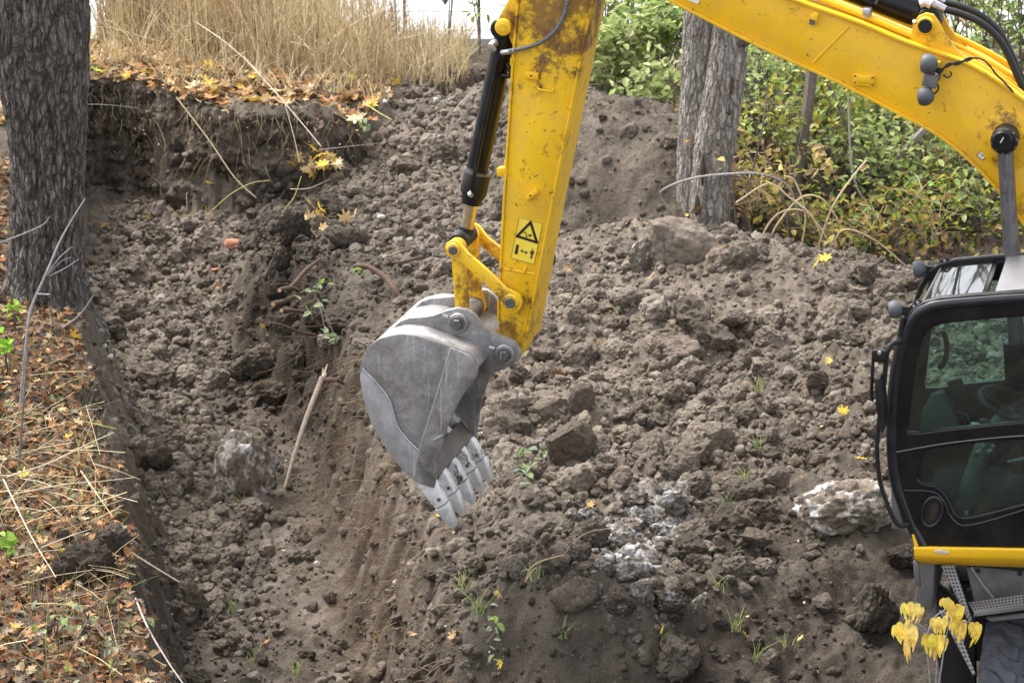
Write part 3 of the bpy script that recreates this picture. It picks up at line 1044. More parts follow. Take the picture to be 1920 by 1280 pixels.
# ---- arm
AY = 0.165
arm_out = [(1000, -330), (974, 0), (964, 115), (947, 380), (934, 626), (936, 662), (950, 682), (966, 682), (979, 655), (1025, 420), (1109, 0), (1176, -335)]
arm = MB().prism(EO(arm_out, -AY), -AY, AY).build('arm', M_YARM, exc, 0.008)
fl = MB()
fl.strip(EO([(1176, -335), (1109, 0), (1025, 420), (982, 648)], -AY), -AY - .022, AY + .022, .016)
fl.build('back_flange', M_YARM, arm, 0.004)
fl = MB()
fl.strip(EO([(936, 600), (947, 380), (964, 115), (974, 0), (1000, -330)], -AY), -AY - .012, AY + .012, .014)
fl.build('front_flange', M_YARM, arm, 0.004)
# weld seam and lugs
MB().tube([E3(945, 504, -AY - .001), E3(975, 509, -AY - .001), E3(1003, 514, -AY - .001)], .006, 6).build('weld_seam', M_YARM, arm)
MB().prism(EO([(979, 512), (983, 500), (987, 498), (989, 501), (986, 507), (981, 514)], -AY), -AY - .018, -AY).build('lug', M_YEL, arm, .003)
sgn = [(984, 134), (1009, 138), (1008, 151), (983, 147)]
MB().prism(EO(sgn, -AY - .03), -AY - .035, -AY).build('hose_bracket', M_YEL, arm, .004)
MB().prism(EO([(988, 378), (983, 371), (1004, 354), (1010, 361)], -AY - .03), -AY - .035, -AY).build('hose_bracket', M_YEL, arm, .004)
for bx, by in ((995.5, 142.5), (994, 367)):
    MB().pin(*E(bx, by, -AY - .036), -AY - .037, -AY - .02, .006).build('bolt_hole', M_PRINT, arm)
MB().tube([E3(1008, 163, -AY), E3(1010, 167, -AY - .03), E3(1020, 170, -AY - .035), E3(1034, 172, -AY - .03), E3(1037, 168, -AY)], .007, 8, 4).build('handle', M_YEL, arm)
MB().prism(EO([(933, 314), (954, 312), (953, 328), (934, 330)], -AY + .02), -AY - .01, -AY + .06).build('cylinder_stop', M_YEL, arm, .005)
MB().prism(EO([(944, 302), (954, 302), (953, 312), (944, 312)], -AY + .02), -AY + .03, -AY + .06).build('cylinder_stop', M_YEL, arm, .003)
MB().prism(EO([(958, 108), (966, 108), (965, 122), (957, 122)], -AY), -AY - .012, -AY + .05).build('lug', M_YEL, arm, .003)
# faint raised seams at the top of the arm
MB().tube([E3(978, 30, -AY - .001), E3(1012, 72, -AY - .001)], .004, 5).build('weld_seam', M_YARM, arm)
MB().tube([E3(1038, 98, -AY - .001), E3(1076, 146, -AY - .001)], .004, 5).build('weld_seam', M_YARM, arm)
# cylinder lugs
ear = [(980, -30), (958, -8), (940, 24), (930, 44), (931, 58), (940, 66), (952, 64), (963, 92), (972, 60), (978, 0)]
for k, yy in enumerate((-.125, .085)):
    MB().prism(EO(ear, -.125), yy, yy + .04).build('cylinder_lug', M_YARM, arm, .005)
x, z = E(944, 51, -.14)
MB().disc(x, z, -.165, .14, [(.036, 0), (.05, .03), (.05, .97), (.036, 1)]).build('pin_boss', M_YEL, arm)
MB().disc(x, z, -.168, -.16, [(.024, 0), (.028, .5), (.028, 1)]).build('pin_cap', M_YARM, arm)

# warning decal on the arm
DY = -AY - .004


def flat(name, pts, y, mat, parent, th=.002):
    return MB().prism(EO(pts, y), y, y + th).build(name, mat, parent)


def z8(p):
    return [(900 + a / 8.0, 380 + b / 8.0) for a, b in p]


dec = flat('warning_decal', z8([(582, 215), (942, 310), (812, 930), (460, 830)]), DY, M_DECAL, arm, .003)
bd = MB()
cor = [E3(*q, DY - .001) for q in z8([(586, 221), (938, 313), (809, 924), (465, 827)])]
for a, b in zip(cor, cor[1:] + cor[:1]):
    bd.tube([a, b], .0011, 4)
bd.build('printed_border', M_PRINT, dec)
tb = MB()
tri = [E3(*q, DY - .001) for q in z8([(760, 296), (556, 503), (853, 596)])]
for a, b in zip(tri, tri[1:] + tri[:1]):
    d_ = (b - a).normalized()
    nn = Vector((-d_.z, 0, d_.x)) * .0085
    a2, b2 = a - d_ * .006, b + d_ * .006
    tb.prism([(q.x, q.z) for q in (a2 + nn, b2 + nn, b2 - nn, a2 - nn)], DY - .0015, DY)
tb.build('printed_triangle', M_PRINT, dec)
pr = MB()
for stroke in ([(648, 440), (672, 452), (690, 470)], [(690, 436), (682, 462), (692, 490), (712, 512)], [(692, 490), (690, 520)], [(712, 470), (735, 490), (760, 480)], [(728, 505), (755, 495), (782, 492)], [(770, 470), (752, 512)]):
    pr.tube([E3(*q, DY - .001) for q in z8(stroke)], .0024, 4)
pr.build('printed_figure', M_PRINT, dec)
pr = MB()
pr.prism(EO(z8([(545, 628), (586, 636), (560, 777), (515, 767)]), DY - .0015), DY - .0015, DY)
pr.build('printed_bar', M_PRINT, dec)
pr = MB()
for st in ([(614, 718), (706, 752)], [(640, 706), (612, 717), (630, 742)], [(690, 730), (708, 752), (682, 766)]):
    pr.tube([E3(*q, DY - .001) for q in z8(st)], .0030, 4)
pr.build('printed_arrow', M_PRINT, dec)
pr = MB()
pr.pin(*E(*z8([(790, 702)])[0], DY), DY - .0015, DY, .0042)
for poly in ([(765, 716), (812, 728), (806, 745), (796, 742), (790, 785), (764, 779), (770, 735), (760, 732)], [(756, 722), (766, 724), (758, 770), (748, 766)], [(802, 732), (812, 735), (806, 780), (796, 778)], [(764, 779), (776, 782), (766, 842), (754, 839)], [(780, 782), (790, 785), (780, 845), (769, 843)]):
    pr.prism(EO(z8(poly), DY - .0015), DY - .0015, DY)
pr.build('printed_person', M_PRINT, dec)

# ---- bucket cylinder
cyl = MB().tube([E3(947, 66, 0), E3(939, 105, 0), E3(889, 345, 0)], [.062, .068, .068], 28).build('bucket_cylinder', M_BLACK, exc)
MB().tube([E3(898, 316, 0), E3(896, 322, 0), E3(888, 360, 0), E3(886, 366, 0)], [.072, .083, .083, .076], 28).build('gland', M_BLKPL, cyl)
MB().tube([E3(896.5, 319, 0), E3(895.5, 324, 0)], .0845, 28).build('gland_ring', M_RODG, cyl)
MB().tube([E3(887.5, 362, 0), E3(884, 381, 0)], [.068, .064], 24).build('wiper_collar', M_BLACK, cyl)
MB().tube([E3(885, 376, 0), E3(872, 446, 0)], .043, 24).build('piston_rod', M_ROD, cyl)
x, z = E(868, 445, 0)
MB().disc(x, z, -.13, .13, [(.05, 0), (.062, .06), (.062, .94), (.05, 1)]).tube([E3(875, 425, 0), E3(868, 448, 0)], [.05, .058], 20).build('rod_eye', M_BLKPL, cyl)
x, z = E(944, 51, 0)
MB().disc(x, z, -.08, .08, [(.055, 0), (.065, .08), (.065, .92), (.055, 1)]).build('cylinder_eye', M_BLACK, cyl)
MB().tube([E3(950, 120, -.07), E3(958, 135, -.075), E3(955, 143, -.075), E3(941, 142, -.07)], .014, 8, 4).build('pipe_clamp', M_BLACK, cyl)
MB().tube([E3(934, 110, -.085), E3(912, 215, -.085), E3(889, 330, -.085), E3(884, 355, -.08)], .013, 8, 6).build('hydraulic_pipe', M_BLACK, cyl)
MB().tube([E3(931, 80, -.07), E3(922, 86, -.1), E3(927, 96, -.1)], [.022, .026, .02], 10, 3).build('pipe_fitting', M_FIT, cyl)
MB().tube([E3(886, 362, -.085), E3(880, 366, -.085)], .02, 8).build('grease_fitting', M_FIT, cyl)
# ribbed conduit
pts = catmull([E3(945, 98, -.13), E3(960, 95, -.19), E3(985, 90, -.2), E3(1012, 81, -.2), E3(1038, 61, -.2), E3(1056, 33, -.2), E3(1064, 0, -.2), E3(1068, -40, -.19), E3(1062, -90, -.17)], 16)
rads = [0.0135 if i % 2 else 0.0108 for i in range(len(pts))]
MB().tube(pts, rads, 10).build('ribbed_conduit', M_CONDUIT, exc)
MB().tube([E3(942, 99, -.12), E3(950, 98, -.16), E3(966, 95, -.195)], .0165, 10, 3).build('conduit_fitting', M_FIT, exc)

# ---- linkage
def boss_plate(name, p0, p1, r0, r1, w0, w1, y0, y1, mat, bend=0.0, parent=None):
    """a link: two round bosses joined by a waisted bar"""
    (x0, z0), (x1, z1) = p0, p1
    a = math.atan2(z1 - z0, x1 - x0)
    L = math.hypot(x1 - x0, z1 - z0)
    top, bot = [], []
    out = []
    for k in range(13):
        t = math.pi / 2 + math.pi * k / 12
        out.append((r0 * math.cos(t), r0 * math.sin(t)))
    for t in (.18, .35, .5, .65, .82):
        out.append((L * t, -(w0 * (1 - t) + w1 * t) + bend * math.sin(math.pi * t)))
    for k in range(13):
        t = -math.pi / 2 + math.pi * k / 12
        out.append((L + r1 * math.cos(t), r1 * math.sin(t)))
    for t in (.82, .65, .5, .35, .18):
        out.append((L * t, (w0 * (1 - t) + w1 * t) + bend * math.sin(math.pi * t)))
    pts = [(x0 + u * math.cos(a) - v * math.sin(a), z0 + u * math.sin(a) + v * math.cos(a)) for u, v in out]
    return MB().prism(pts, y0, y1).build(name, mat, parent or exc, .006)


yL = -.235
pT, pB = E(*Z1([(428, 180)])[0], yL), E(*Z1([(645, 380)])[0], yL)
for yy, nm in ((yL, 'side_link'), (.195, 'side_link')):
    lk = boss_plate(nm, pT, pB, .058, .072, .036, .040, yy, yy + .04, M_YLINK, .012)
    f_ = -.012 if yy < 0 else .052
    for q, rr_ in ((pT, .046), (pB, .055)):
        MB().disc(q[0], q[1], yy + f_, yy + .02, [(rr_ * .86, 0), (rr_, .3), (rr_, 1)]).build('pin_boss', M_YLINK, lk)
        MB().pin(q[0], q[1], yy + f_ + (-.01 if yy < 0 else .01), yy + .02, rr_ * .60, .08).build('pin', M_PIN, lk)
pK = E(*Z1([(448, 455)])[0], -.25)
pK2 = (pK[0], pK[1])
for yy in (-.17, .125):
    boss_plate('bucket_link', pT, pK2, .055, .062, .040, .044, yy, yy + .045, M_YLINK)
MB().disc(pT[0], pT[1], -.20, .20, [(.045, 0), (.045, 1)]).build('link_pin', M_PIN, exc)
MB().disc(pK2[0], pK2[1], -.17, .17, [(.058, 0), (.058, 1)]).build('link_tube', M_PIN, exc)

# ---- bucket
BW = .475
outer = Z1([(275, 1058), (215, 995), (160, 920), (112, 835), (82, 740), (70, 655), (78, 595), (100, 555), (140, 522), (185, 507), (230, 501), (290, 508), (350, 527), (420, 550), (490, 580), (522, 628)])
cut = Z1([(512, 670), (465, 730), (428, 800), (395, 880), (372, 970), (355, 1085)])
co = [(p.x, p.y) for p in catmull([Vector((*q, 0)) for q in EO(outer, -BW)], 4)]
cc = [(p.x, p.y) for p in catmull([Vector((*q, 0)) for q in EO(outer[-1:] + cut, -BW)], 4)][1:]
bucket = MB().strip(co[::-1], -BW + .001, BW - .001, .022).build('bucket', M_STEEL, exc, .004)
# inner lining is the same plate seen from inside
inn = [(p[0], p[1]) for p in co]


def inset(line, d):
    out = []
    n = len(line)
    for i in range(n):
        a, b = line[max(i - 1, 0)], line[min(i + 1, n - 1)]
        dx, dz = b[0] - a[0], b[1] - a[1]
        l = math.hypot(dx, dz) or 1
        out.append((line[i][0] + dz / l * d, line[i][1] - dx / l * d))
    return out


MB().strip(inset(co, .024), -BW + .026, BW - .026, .003).build('inner_lining', M_INNER, bucket)
for yy in (-BW, BW - .022):
    sp = MB().prism(co + cc, yy, yy + .022).build('side_plate', M_STEEL, bucket, .004)
    s_ = -1 if yy < 0 else 1
    ya, yb = (yy - .014, yy + .001) if yy < 0 else (yy + .021, yy + .036)
    edge = Z1([(420, 550), (490, 580), (522, 628), (512, 670), (465, 730), (428, 800), (395, 880), (372, 970), (355, 1085), (275, 1058), (298, 945), (352, 775)])
    MB().prism(EO(edge, -BW), ya, yb).build('side_cutter', M_STEEL, sp, .004)
    wear_pts = Z1([(82, 632), (150, 702), (186, 758), (214, 850), (258, 908), (298, 945), (275, 1056), (215, 993), (160, 918), (113, 833), (84, 740), (72, 660)])
    MB().prism(EO(wear_pts, -BW), (yy - .010) if yy < 0 else yy + .021, (yy + .001) if yy < 0 else yy + .032).build('wear_plate', M_STEEL2, sp, .004)
    seam = EO(Z1([(82, 630), (150, 700), (187, 756), (215, 849), (259, 906), (298, 943)]), -BW)
    MB().tube([Vector((a, yy - .009 if yy < 0 else yy + .031, b)) for a, b in seam], .008, 6, 3).build('weld_seam', M_STEEL2, sp)
    seam = EO(Z1([(420, 552), (352, 775), (299, 944), (276, 1050)]), -BW)
    MB().tube([Vector((a, yy - .010 if yy < 0 else yy + .032, b)) for a, b in seam], .007, 6, 3).build('weld_seam', M_STEEL2, sp)
    MB().box((EO(Z1([(372, 890)]), -BW)[0][0], yy - .02 if yy < 0 else yy + .04, EO(Z1([(372, 890)]), -BW)[0][1]), (.075, .012, .014), Matrix.Rotation(R(-32), 3, 'Y')).build('lug', M_STEEL2, sp, .003)
ear_out = Z1([(190, 482), (225, 452), (260, 439), (300, 437), (350, 431), (400, 412), (440, 402), (480, 408), (508, 430), (532, 464), (572, 497), (630, 517), (664, 534), (683, 572), (674, 602), (640, 622), (600, 642), (556, 656), (530, 650), (500, 640), (440, 600), (380, 560), (300, 530), (230, 510)])
for yy in (-.25, .205):
    ea = MB().prism(EO(ear_out, -.25), yy, yy + .045).build('mounting_ear', M_STEEL, bucket, .005)
    for q in ((448, 455), (625, 575)):
        x, z = E(*Z1([q])[0], -.25)
        yo = (yy - .03, yy) if yy < 0 else (yy + .075, yy + .045)
        MB().disc(x, z, yo[0], yo[1], [(.055, 0), (.064, .3), (.064, 1)]).build('pin_boss', M_STEEL, ea)
        hx = []
        MB().disc(x, z, yo[0] - (.028 if yy < 0 else -.028), yo[0], [(.029, 0), (.033, .2), (.033, 1)], 6).build('bolt', M_PIN, ea)
        MB().disc(x, z, yo[0] - (.010 if yy < 0 else -.010), yo[0], [(.044, 0), (.046, .3), (.046, 1)]).build('washer', M_PIN, ea)
        MB().tube([Vector((x - .06, yo[0], z + .035)), Vector((x - .095, yo[0], z + .045))], .012, 6).build('retainer', M_STEEL2, ea)
x, z = E(*Z1([(625, 575)])[0], -.25)
MB().disc(x, z, -.26, .26, [(.045, 0), (.045, 1)]).build('bucket_pin', M_PIN, exc)
# torque plate across the top between the ears
tp = EO(Z1([(420, 548), (490, 576), (524, 622), (560, 650)]), -BW)
MB().strip([(a, b + .03) for a, b in tp[:3]], -.24, .24, .02).build('cross_plate', M_STEEL, bucket, .003)
# lip and teeth
lip = EO(Z1([(262, 1030), (278, 1062), (330, 1100), (352, 1062), (300, 1000)]), -BW)
MB().prism(lip, -BW + .03, BW - .03).build('lip_plate', M_INNER, bucket, .004)
adp = EO(Z1([(228, 968), (262, 958), (318, 1022), (368, 1092), (396, 1148), (358, 1170), (318, 1118), (268, 1050)]), -BW)
tip = EO(Z1([(352, 1174), (401, 1147), (418, 1190), (433, 1232), (430, 1244), (418, 1243), (386, 1216)]), -BW)
for k, yc in enumerate(np.linspace(-BW + .045, BW - .045, 5)):
    sh = 0.0
    ad = MB().prism(adp, yc - .042, yc + .042).build('tooth_adapter', M_TOOTH, bucket, .012)
    MB().prism(tip, yc - .036, yc + .036).build('tooth', M_TIP, ad, .012)
    MB().pin(*E(*Z1([(372, 1130)])[0], -BW), yc - .054, yc + .054, .011).build('retaining_pin', M_PIN, ad)

# ---- boom
BY = .19
low = [(1010, -170), (1130, -72), (1263, 0), (1435, 88), (1576, 152), (1689, 211), (1748, 242), (1806, 285), (1865, 344), (1920, 414), (1990, 530), (2060, 690), (2110, 860)]
top = [(2280, 820), (2220, 640), (2140, 450), (2040, 300), (1980, 238), (1920, 191), (1865, 152), (1802, 117), (1693, 80), (1615, 47), (1482, 0), (1330, -62), (1180, -150), (1060, -240), (1000, -250)]
lo_s = [(p.x, p.y) for p in catmull([Vector((*q, 0)) for q in EO(low, -BY)], 3)]
to_s = [(p.x, p.y) for p in catmull([Vector((*q, 0)) for q in EO(top, -BY)], 3)]
boom = MB().prism(lo_s + to_s, -BY, BY).build('boom', M_YBOOM, exc, .004)
MB().strip(lo_s, -BY - .022, BY + .022, -.018).build('bottom_flange', M_YBOOM, boom, .004)
MB().strip(to_s, -BY - .022, BY + .022, -.018).build('top_flange', M_YBOOM, boom, .004)
MB().tube([E3(1592, 50, -BY - .001), E3(1524, 118, -BY - .001)], .006, 6).build('weld_seam', M_YBOOM, boom)
# pipes along the top
pipe_n = catmull([E3(1400, -62, -.12), E3(1530, -6, -.12), E3(1620, 30, -.12), E3(1712, 68, -.12), E3(1800, 106, -.12), E3(1868, 142, -.12), E3(1925, 184, -.12), E3(1990, 240, -.12), E3(2060, 320, -.12)], 6)
pp = MB().tube(pipe_n, .019, 12).build('hydraulic_pipe', M_YEL, boom)
pp2 = [p + Vector((0, .25, .045)) for p in pipe_n]
MB().tube(pp2, .019, 12).build('hydraulic_pipe', M_YEL, boom)
MB().tube([p + Vector((0, .10, .03)) for p in pipe_n], .014, 12).build('hydraulic_pipe', M_YEL, boom)
x, z = E(1625, 25, -.14)
MB().box((x, -.12, z), (.05, .07, .055)).build('pipe_clamp', M_FIT, boom, .006)
# arm cylinder, its lug and eye
ac = MB().tube([E3(1420, -95, 0), E3(1640, -8, 0), E3(1712, 20, 0), E3(1722, 24, 0)], [.088, .088, .088, .080], 28).build('arm_cylinder', M_BLACK, exc)
x, z = E(1742, 36, 0)
MB().disc(x, z, -.085, .085, [(.062, 0), (.075, .07), (.075, .93), (.062, 1)]).build('cylinder_eye', M_BLKPL, ac)
MB().tube([E3(1648, -8, 0), E3(1652, -6, 0)], .091, 28).build('barrel_ring', M_RODG, ac)
lug = [(1706, 82), (1712, 44), (1722, 31), (1736, 25), (1750, 28), (1760, 42), (1772, 66), (1792, 92), (1820, 120), (1760, 104)]
for yy in (-.14, .105):
    MB().prism(EO(lug, -.14), yy, yy + .035).build('cylinder_lug', M_YBOOM, boom, .005)
x, z = E(1735, 49, -.16)
MB().disc(x, z, -.168, .16, [(.046, 0), (.052, .03), (.052, .97), (.046, 1)]).build('pin_boss', M_YEL, boom)
MB().pin(x, z, -.18, .17, .040, .06).build('lug_pin', M_BLKPL, boom)
MB().tube([E3(1716, 42, -.16), E3(1714, 40, -.175)], .012, 6).build('bolt', M_FIT, boom)
# hoses
for y0, off, w in ((-.05, 0, 0), (.09, 0, -14)):
    hp = [E3(1752, 8 + w, y0), E3(1772, 18 + w, y0), E3(1800, 26 + w, y0), E3(1840, 44 + w, y0), E3(1874, 76 + w, y0), E3(1896, 116 + w, y0), E3(1915, 158 + w, y0), E3(1950, 215 + w, y0), E3(2000, 290, y0)]
    MB().tube(hp, .021, 12, 5).build('hydraulic_hose', M_HOSE, exc)
    MB().tube([E3(1734, 2 + w, y0), E3(1746, 5 + w, y0), E3(1772, 18 + w, y0)], [.026, .026, .023], 10).build('hose_fitting', M_FIT, exc)
MB().tube([E3(1728, 8, -.05), E3(1738, 5, -.06), E3(1748, 10, -.07)], .03, 10, 3).build('hose_elbow', M_FIT, exc)
# small fittings on the boom side
MB().prism(EO([(1520, 28), (1528, 22), (1536, 26), (1530, 46), (1518, 44)], -BY - .02), -BY - .03, -BY).build('hose_bracket', M_YEL, boom, .004)
MB().prism(EO([(1518, 36), (1529, 39), (1527, 48), (1517, 46)], -BY - .032), -BY - .034, -BY - .02).build('bracket_cap', M_INNER, boom)
bp = MB().prism(EO([(1600, 138), (1640, 142), (1638, 163), (1599, 158)], -BY), -BY - .02, -BY).build('mounting_plate', M_YEL, boom, .004)
MB().prism(EO([(1608, 143), (1632, 145), (1631, 158), (1608, 154)], -BY - .022), -BY - .026, -BY - .018).build('plate_recess', M_YBOOM, bp, .003)
for q in ((1603, 143), (1636, 146), (1603, 155), (1635, 159)):
    MB().pin(*E(*q, -BY - .022), -BY - .024, -BY - .01, .006).build('bolt', M_INNER, bp)
flat('white_label', [(1831, 291), (1844, 280), (1854, 287), (1842, 301)], -BY - .003, M_WHITE, boom, .003)
bd = MB()
q = [E3(a, b, -BY - .004) for a, b in [(1831, 291), (1844, 280), (1854, 287), (1842, 301)]]
for a, b in zip(q, q[1:] + q[:1]):
    bd.tube([a, b], .0018, 4)
bd.tube([E3(1839, 289, -BY - .004), E3(1841, 294, -BY - .004), E3(1848, 286, -BY - .004)], .0022, 4)
bd.build('label_print', M_PRINT, boom)
flat('white_label', [(1288, -12), (1312, -2), (1309, 8), (1290, 1)], -BY - .003, M_WHITE, boom, .003)
# boom foot ring and lift cylinder
x, z = E(1892, 262, -BY)
rg = MB()
rg.disc(x, z, -BY - .012, -BY, [(.165, 0), (.172, .4), (.172, 1)], 40)
rg.disc(x, z, -BY - .04, -BY, [(.100, 0), (.108, .2), (.112, 1)], 40)
rg.build('pivot_ring', M_YBOOM, boom)
x, z = E(1884, 262, -.30)
lc = MB().tube([E3(1884, 268, -.30), E3(1888, 330, -.30), E3(1897, 480, -.30), E3(1905, 640, -.30)], .046, 24).build('lift_cylinder_rod', M_RODG, exc)
MB().disc(x, z, -.36, -.21, [(.062, 0), (.078, .12), (.080, .5), (.080, 1)], 36).build('rod_eye', M_BLKPL, lc)
cp = MB().disc(*E(1880, 264, -.37), -.40, -.34, [(.052, 0), (.060, .15), (.060, 1)], 36).build('pin_cap', M_BLACK, lc)
MB().tube([E3(1876, 268, -.402), E3(1882, 258, -.402)], .004, 5).build('pin_mark', M_FIT, cp)
for k in range(10):
    a = 2 * math.pi * k / 10 + .2
    MB().pin(x + .07 * math.cos(a) + .004, z + .07 * math.sin(a), -.366, -.35, .007).build('bolt', M_PIN, lc)
MB().tube([E3(1905, 640, -.30), E3(1915, 860, -.30)], .075, 24).build('lift_cylinder_barrel', M_BLACK, lc)
MB().tube([E3(1896, 262, -.30), E3(1908, 270, -.30)], .02, 8).build('grease_fitting', M_FIT, lc)


# work lamps
def lamp(parent, px, py, y, r, ax, lens=True):
    """rounded work lamp: a deep bowl seen from behind; ax = direction the lens faces (machine frame)"""
    c = E3(px, py, y)
    d = Vector(ax).normalized()
    u = d.orthogonal().normalized()
    w = d.cross(u)
    prof = [(-.99, .12), (-.94, .34), (-.82, .58), (-.62, .79), (-.35, .94), (-.05, 1.0), (.25, .985), (.48, .90), (.60, .80), (.62, .76)]
    v, f = [], []
    ns = 24
    for t, rr_ in prof:
        for k in range(ns):
            a = 2 * math.pi * k / ns
            v.append(c + d * (t * r) + (u * math.cos(a) + w * math.sin(a)) * (rr_ * r))
    for i in range(len(prof) - 1):
        for k in range(ns):
            k2 = (k + 1) % ns
            f.append((i * ns + k, i * ns + k2, (i + 1) * ns + k2, (i + 1) * ns + k))
    f += [tuple(range(ns - 1, -1, -1))]
    o = MB().add(v, f).build('work_lamp', M_LIGHTPL, parent)
    v = [c + d * (.58 * r)] + [c + d * (.60 * r) + (u * math.cos(2 * math.pi * k / ns) + w * math.sin(2 * math.pi * k / ns)) * (.75 * r) for k in range(ns)]
    MB().add(v, [(0, 1 + k, 1 + (k + 1) % ns) for k in range(ns)]).build('lens', M_LENS, o)
    return o


lamp(boom, 1740, 120, -.30, .058, (-.9, .1, .05))
lamp(boom, 1734, 181, -.30, .055, (-.9, .1, -.1))
lb = MB()
lb.box(E3(1745, 151, -.28), (.085, .05, .075), Matrix.Rotation(R(12), 3, 'Y'))
lb.build('lamp_bracket', M_CHASSIS, boom, .004)
lb = MB()
lb.tube([E3(1752, 122, -.28), E3(1756, 132, -.27), E3(1752, 145, -.27)], .012, 8, 3)
lb.tube([E3(1744, 160, -.28), E3(1742, 168, -.29), E3(1738, 176, -.29)], .016, 8, 3)
lb.box(E3(1757, 140, -.25), (.03, .10, .06))
lb.build('lamp_bracket', M_BLKPL, boom)
MB().tube([E3(1754, 142, -.29), E3(1757, 138, -.30)], .012, 8).build('bolt', M_FIT, boom)
MB().prism(EO([(1748, 113), (1763, 117), (1761, 124), (1749, 121)], -.26), -.27, -.19).build('hose_bracket', M_YEL, boom, .003)
wr = MB()
for j in range(3):
    o_ = (j - 1) * 2.5
    wr.tube([E3(1752, 148, -.27), E3(1764, 134 + o_, -.25), E3(1778, 122 - o_, -.24), E3(1795, 119 + o_, -.23), E3(1812, 113 - o_, -.2), E3(1826, 109, -.18), E3(1842, 112, -.2), E3(1856, 124, -.22), E3(1868, 140, -.22), E3(1881, 152, -.2)], .0055, 6, 5)
wr.tube([E3(1752, 150, -.27), E3(1760, 165, -.27), E3(1752, 176, -.28), E3(1742, 180, -.29)], .006, 6, 4)
wr.tube([E3(1768, 140, -.25), E3(1776, 146, -.25), E3(1784, 140, -.25), E3(1781, 134, -.25)], .005, 6, 3)
wr.tube([E3(1881, 152, -.2), E3(1893, 165, -.22), E3(1905, 178, -.2), E3(1925, 190, -.2)], .0055, 6, 4)
wr.build('lamp_cable', M_HOSE, boom)

# ---- cab
CN, CFY = -1.15, -.27


def plate_holes(name, outline, holes, y0, y1, mat, parent, bevel=.006):
    cu = bpy.data.curves.new(name, 'CURVE')
    cu.dimensions = '2D'
    cu.fill_mode = 'BOTH'
    cu.extrude = abs(y1 - y0) / 2 - bevel
    cu.bevel_depth = bevel
    cu.bevel_resolution = 1
    for pl in [outline] + holes:
        sp = cu.splines.new('POLY')
        sp.points.add(len(pl) - 1)
        for q, (x, z) in zip(sp.points, pl):
            q.co = (x, z, 0, 1)
        sp.use_cyclic_u = True
    tmp = bpy.data.objects.new('tmp', cu)
    COL.objects.link(tmp)
    me = bpy.data.meshes.new_from_object(tmp.evaluated_get(bpy.context.evaluated_depsgraph_get()))
    bpy.data.objects.remove(tmp, do_unlink=True)
    me.materials.clear()
    n = len(me.vertices)
    co_ = np.empty(n * 3, dtype=np.float32)
    me.vertices.foreach_get('co', co_)
    co_ = co_.reshape(-1, 3)
    me.vertices.foreach_set('co', np.stack([co_[:, 0], (y0 + y1) / 2 - co_[:, 2], co_[:, 1]], -1).ravel())
    me.update()
    me.name = name
    return link(name, me, mat, parent)


def sm(pts, n=4):
    """closed outline, smoothed"""
    P = [Vector((*p, 0)) for p in pts]
    m = len(P)
    out = []
    for i in range(m):
        a, b, c, d = P[i - 1], P[i], P[(i + 1) % m], P[(i + 2) % m]
        for k in range(n):
            t = k / n
            q = 0.5 * ((2 * b) + (c - a) * t + (2 * a - 5 * b + 4 * c - d) * t * t + (3 * b - a - 3 * c + d) * t ** 3)
            out.append((q.x, q.y))
    return out


cab_px = [(1723, 1020), (1704, 985), (1690, 951), (1677, 915), (1669, 875), (1665, 827), (1665, 760), (1672, 695), (1682, 645), (1692, 612), (1709, 584), (1732, 569), (1762, 561), (1831, 555), (1920, 549), (2060, 545), (2090, 550), (2100, 570), (2104, 800), (2106, 1027), (1920, 1026), (1760, 1023)]
cab_o = EO(cab_px, CN)
win1 = sm(EO([(1702, 815), (1702, 780), (1707, 730), (1714, 685), (1722, 650), (1732, 624), (1748, 610), (1780, 603), (1850, 596), (1930, 590), (2010, 587), (2030, 600), (2035, 700), (2034, 780), (2020, 790), (1920, 794), (1833, 802), (1765, 809)], CN), 2)
win2 = sm(EO([(1737, 841), (1724, 865), (1718, 884), (1721, 902), (1734, 910), (1752, 913), (1767, 923), (1778, 941), (1788, 962), (1802, 972), (1824, 971), (1870, 960), (1920, 947), (2010, 925), (2030, 910), (2032, 840), (2015, 818), (1920, 821), (1836, 827), (1780, 834)], CN), 2)
cab = plate_holes('cab', cab_o, [win1, win2], CN, CN + .05, M_BLACK, exc, .010)
for w, nm in ((win1, 'side_window'), (win2, 'door_window')):
    MB().prism(w, CN + .022, CN + .028).build(nm, M_GLASS, cab)
# thin mouldings of the door
MB().tube([E3(1681, 847, CN - .002), E3(1730, 838, CN - .002), E3(1780, 830, CN - .002), E3(1850, 822, CN - .002), E3(1925, 816, CN - .002), E3(2030, 812, CN - .002)], .0035, 6, 4).build('door_seam', M_RODG, cab)
MB().tube([E3(1696, 919, CN - .003), E3(1735, 920, CN - .003), E3(1756, 925, CN - .003), E3(1770, 940, CN - .003), E3(1781, 965, CN - .003), E3(1796, 981, CN - .003), E3(1815, 984, CN - .003), E3(1860, 974, CN - .003), E3(1925, 954, CN - .003), E3(2030, 925, CN - .003)], .006, 6, 5).build('door_moulding', M_RAIL, cab)
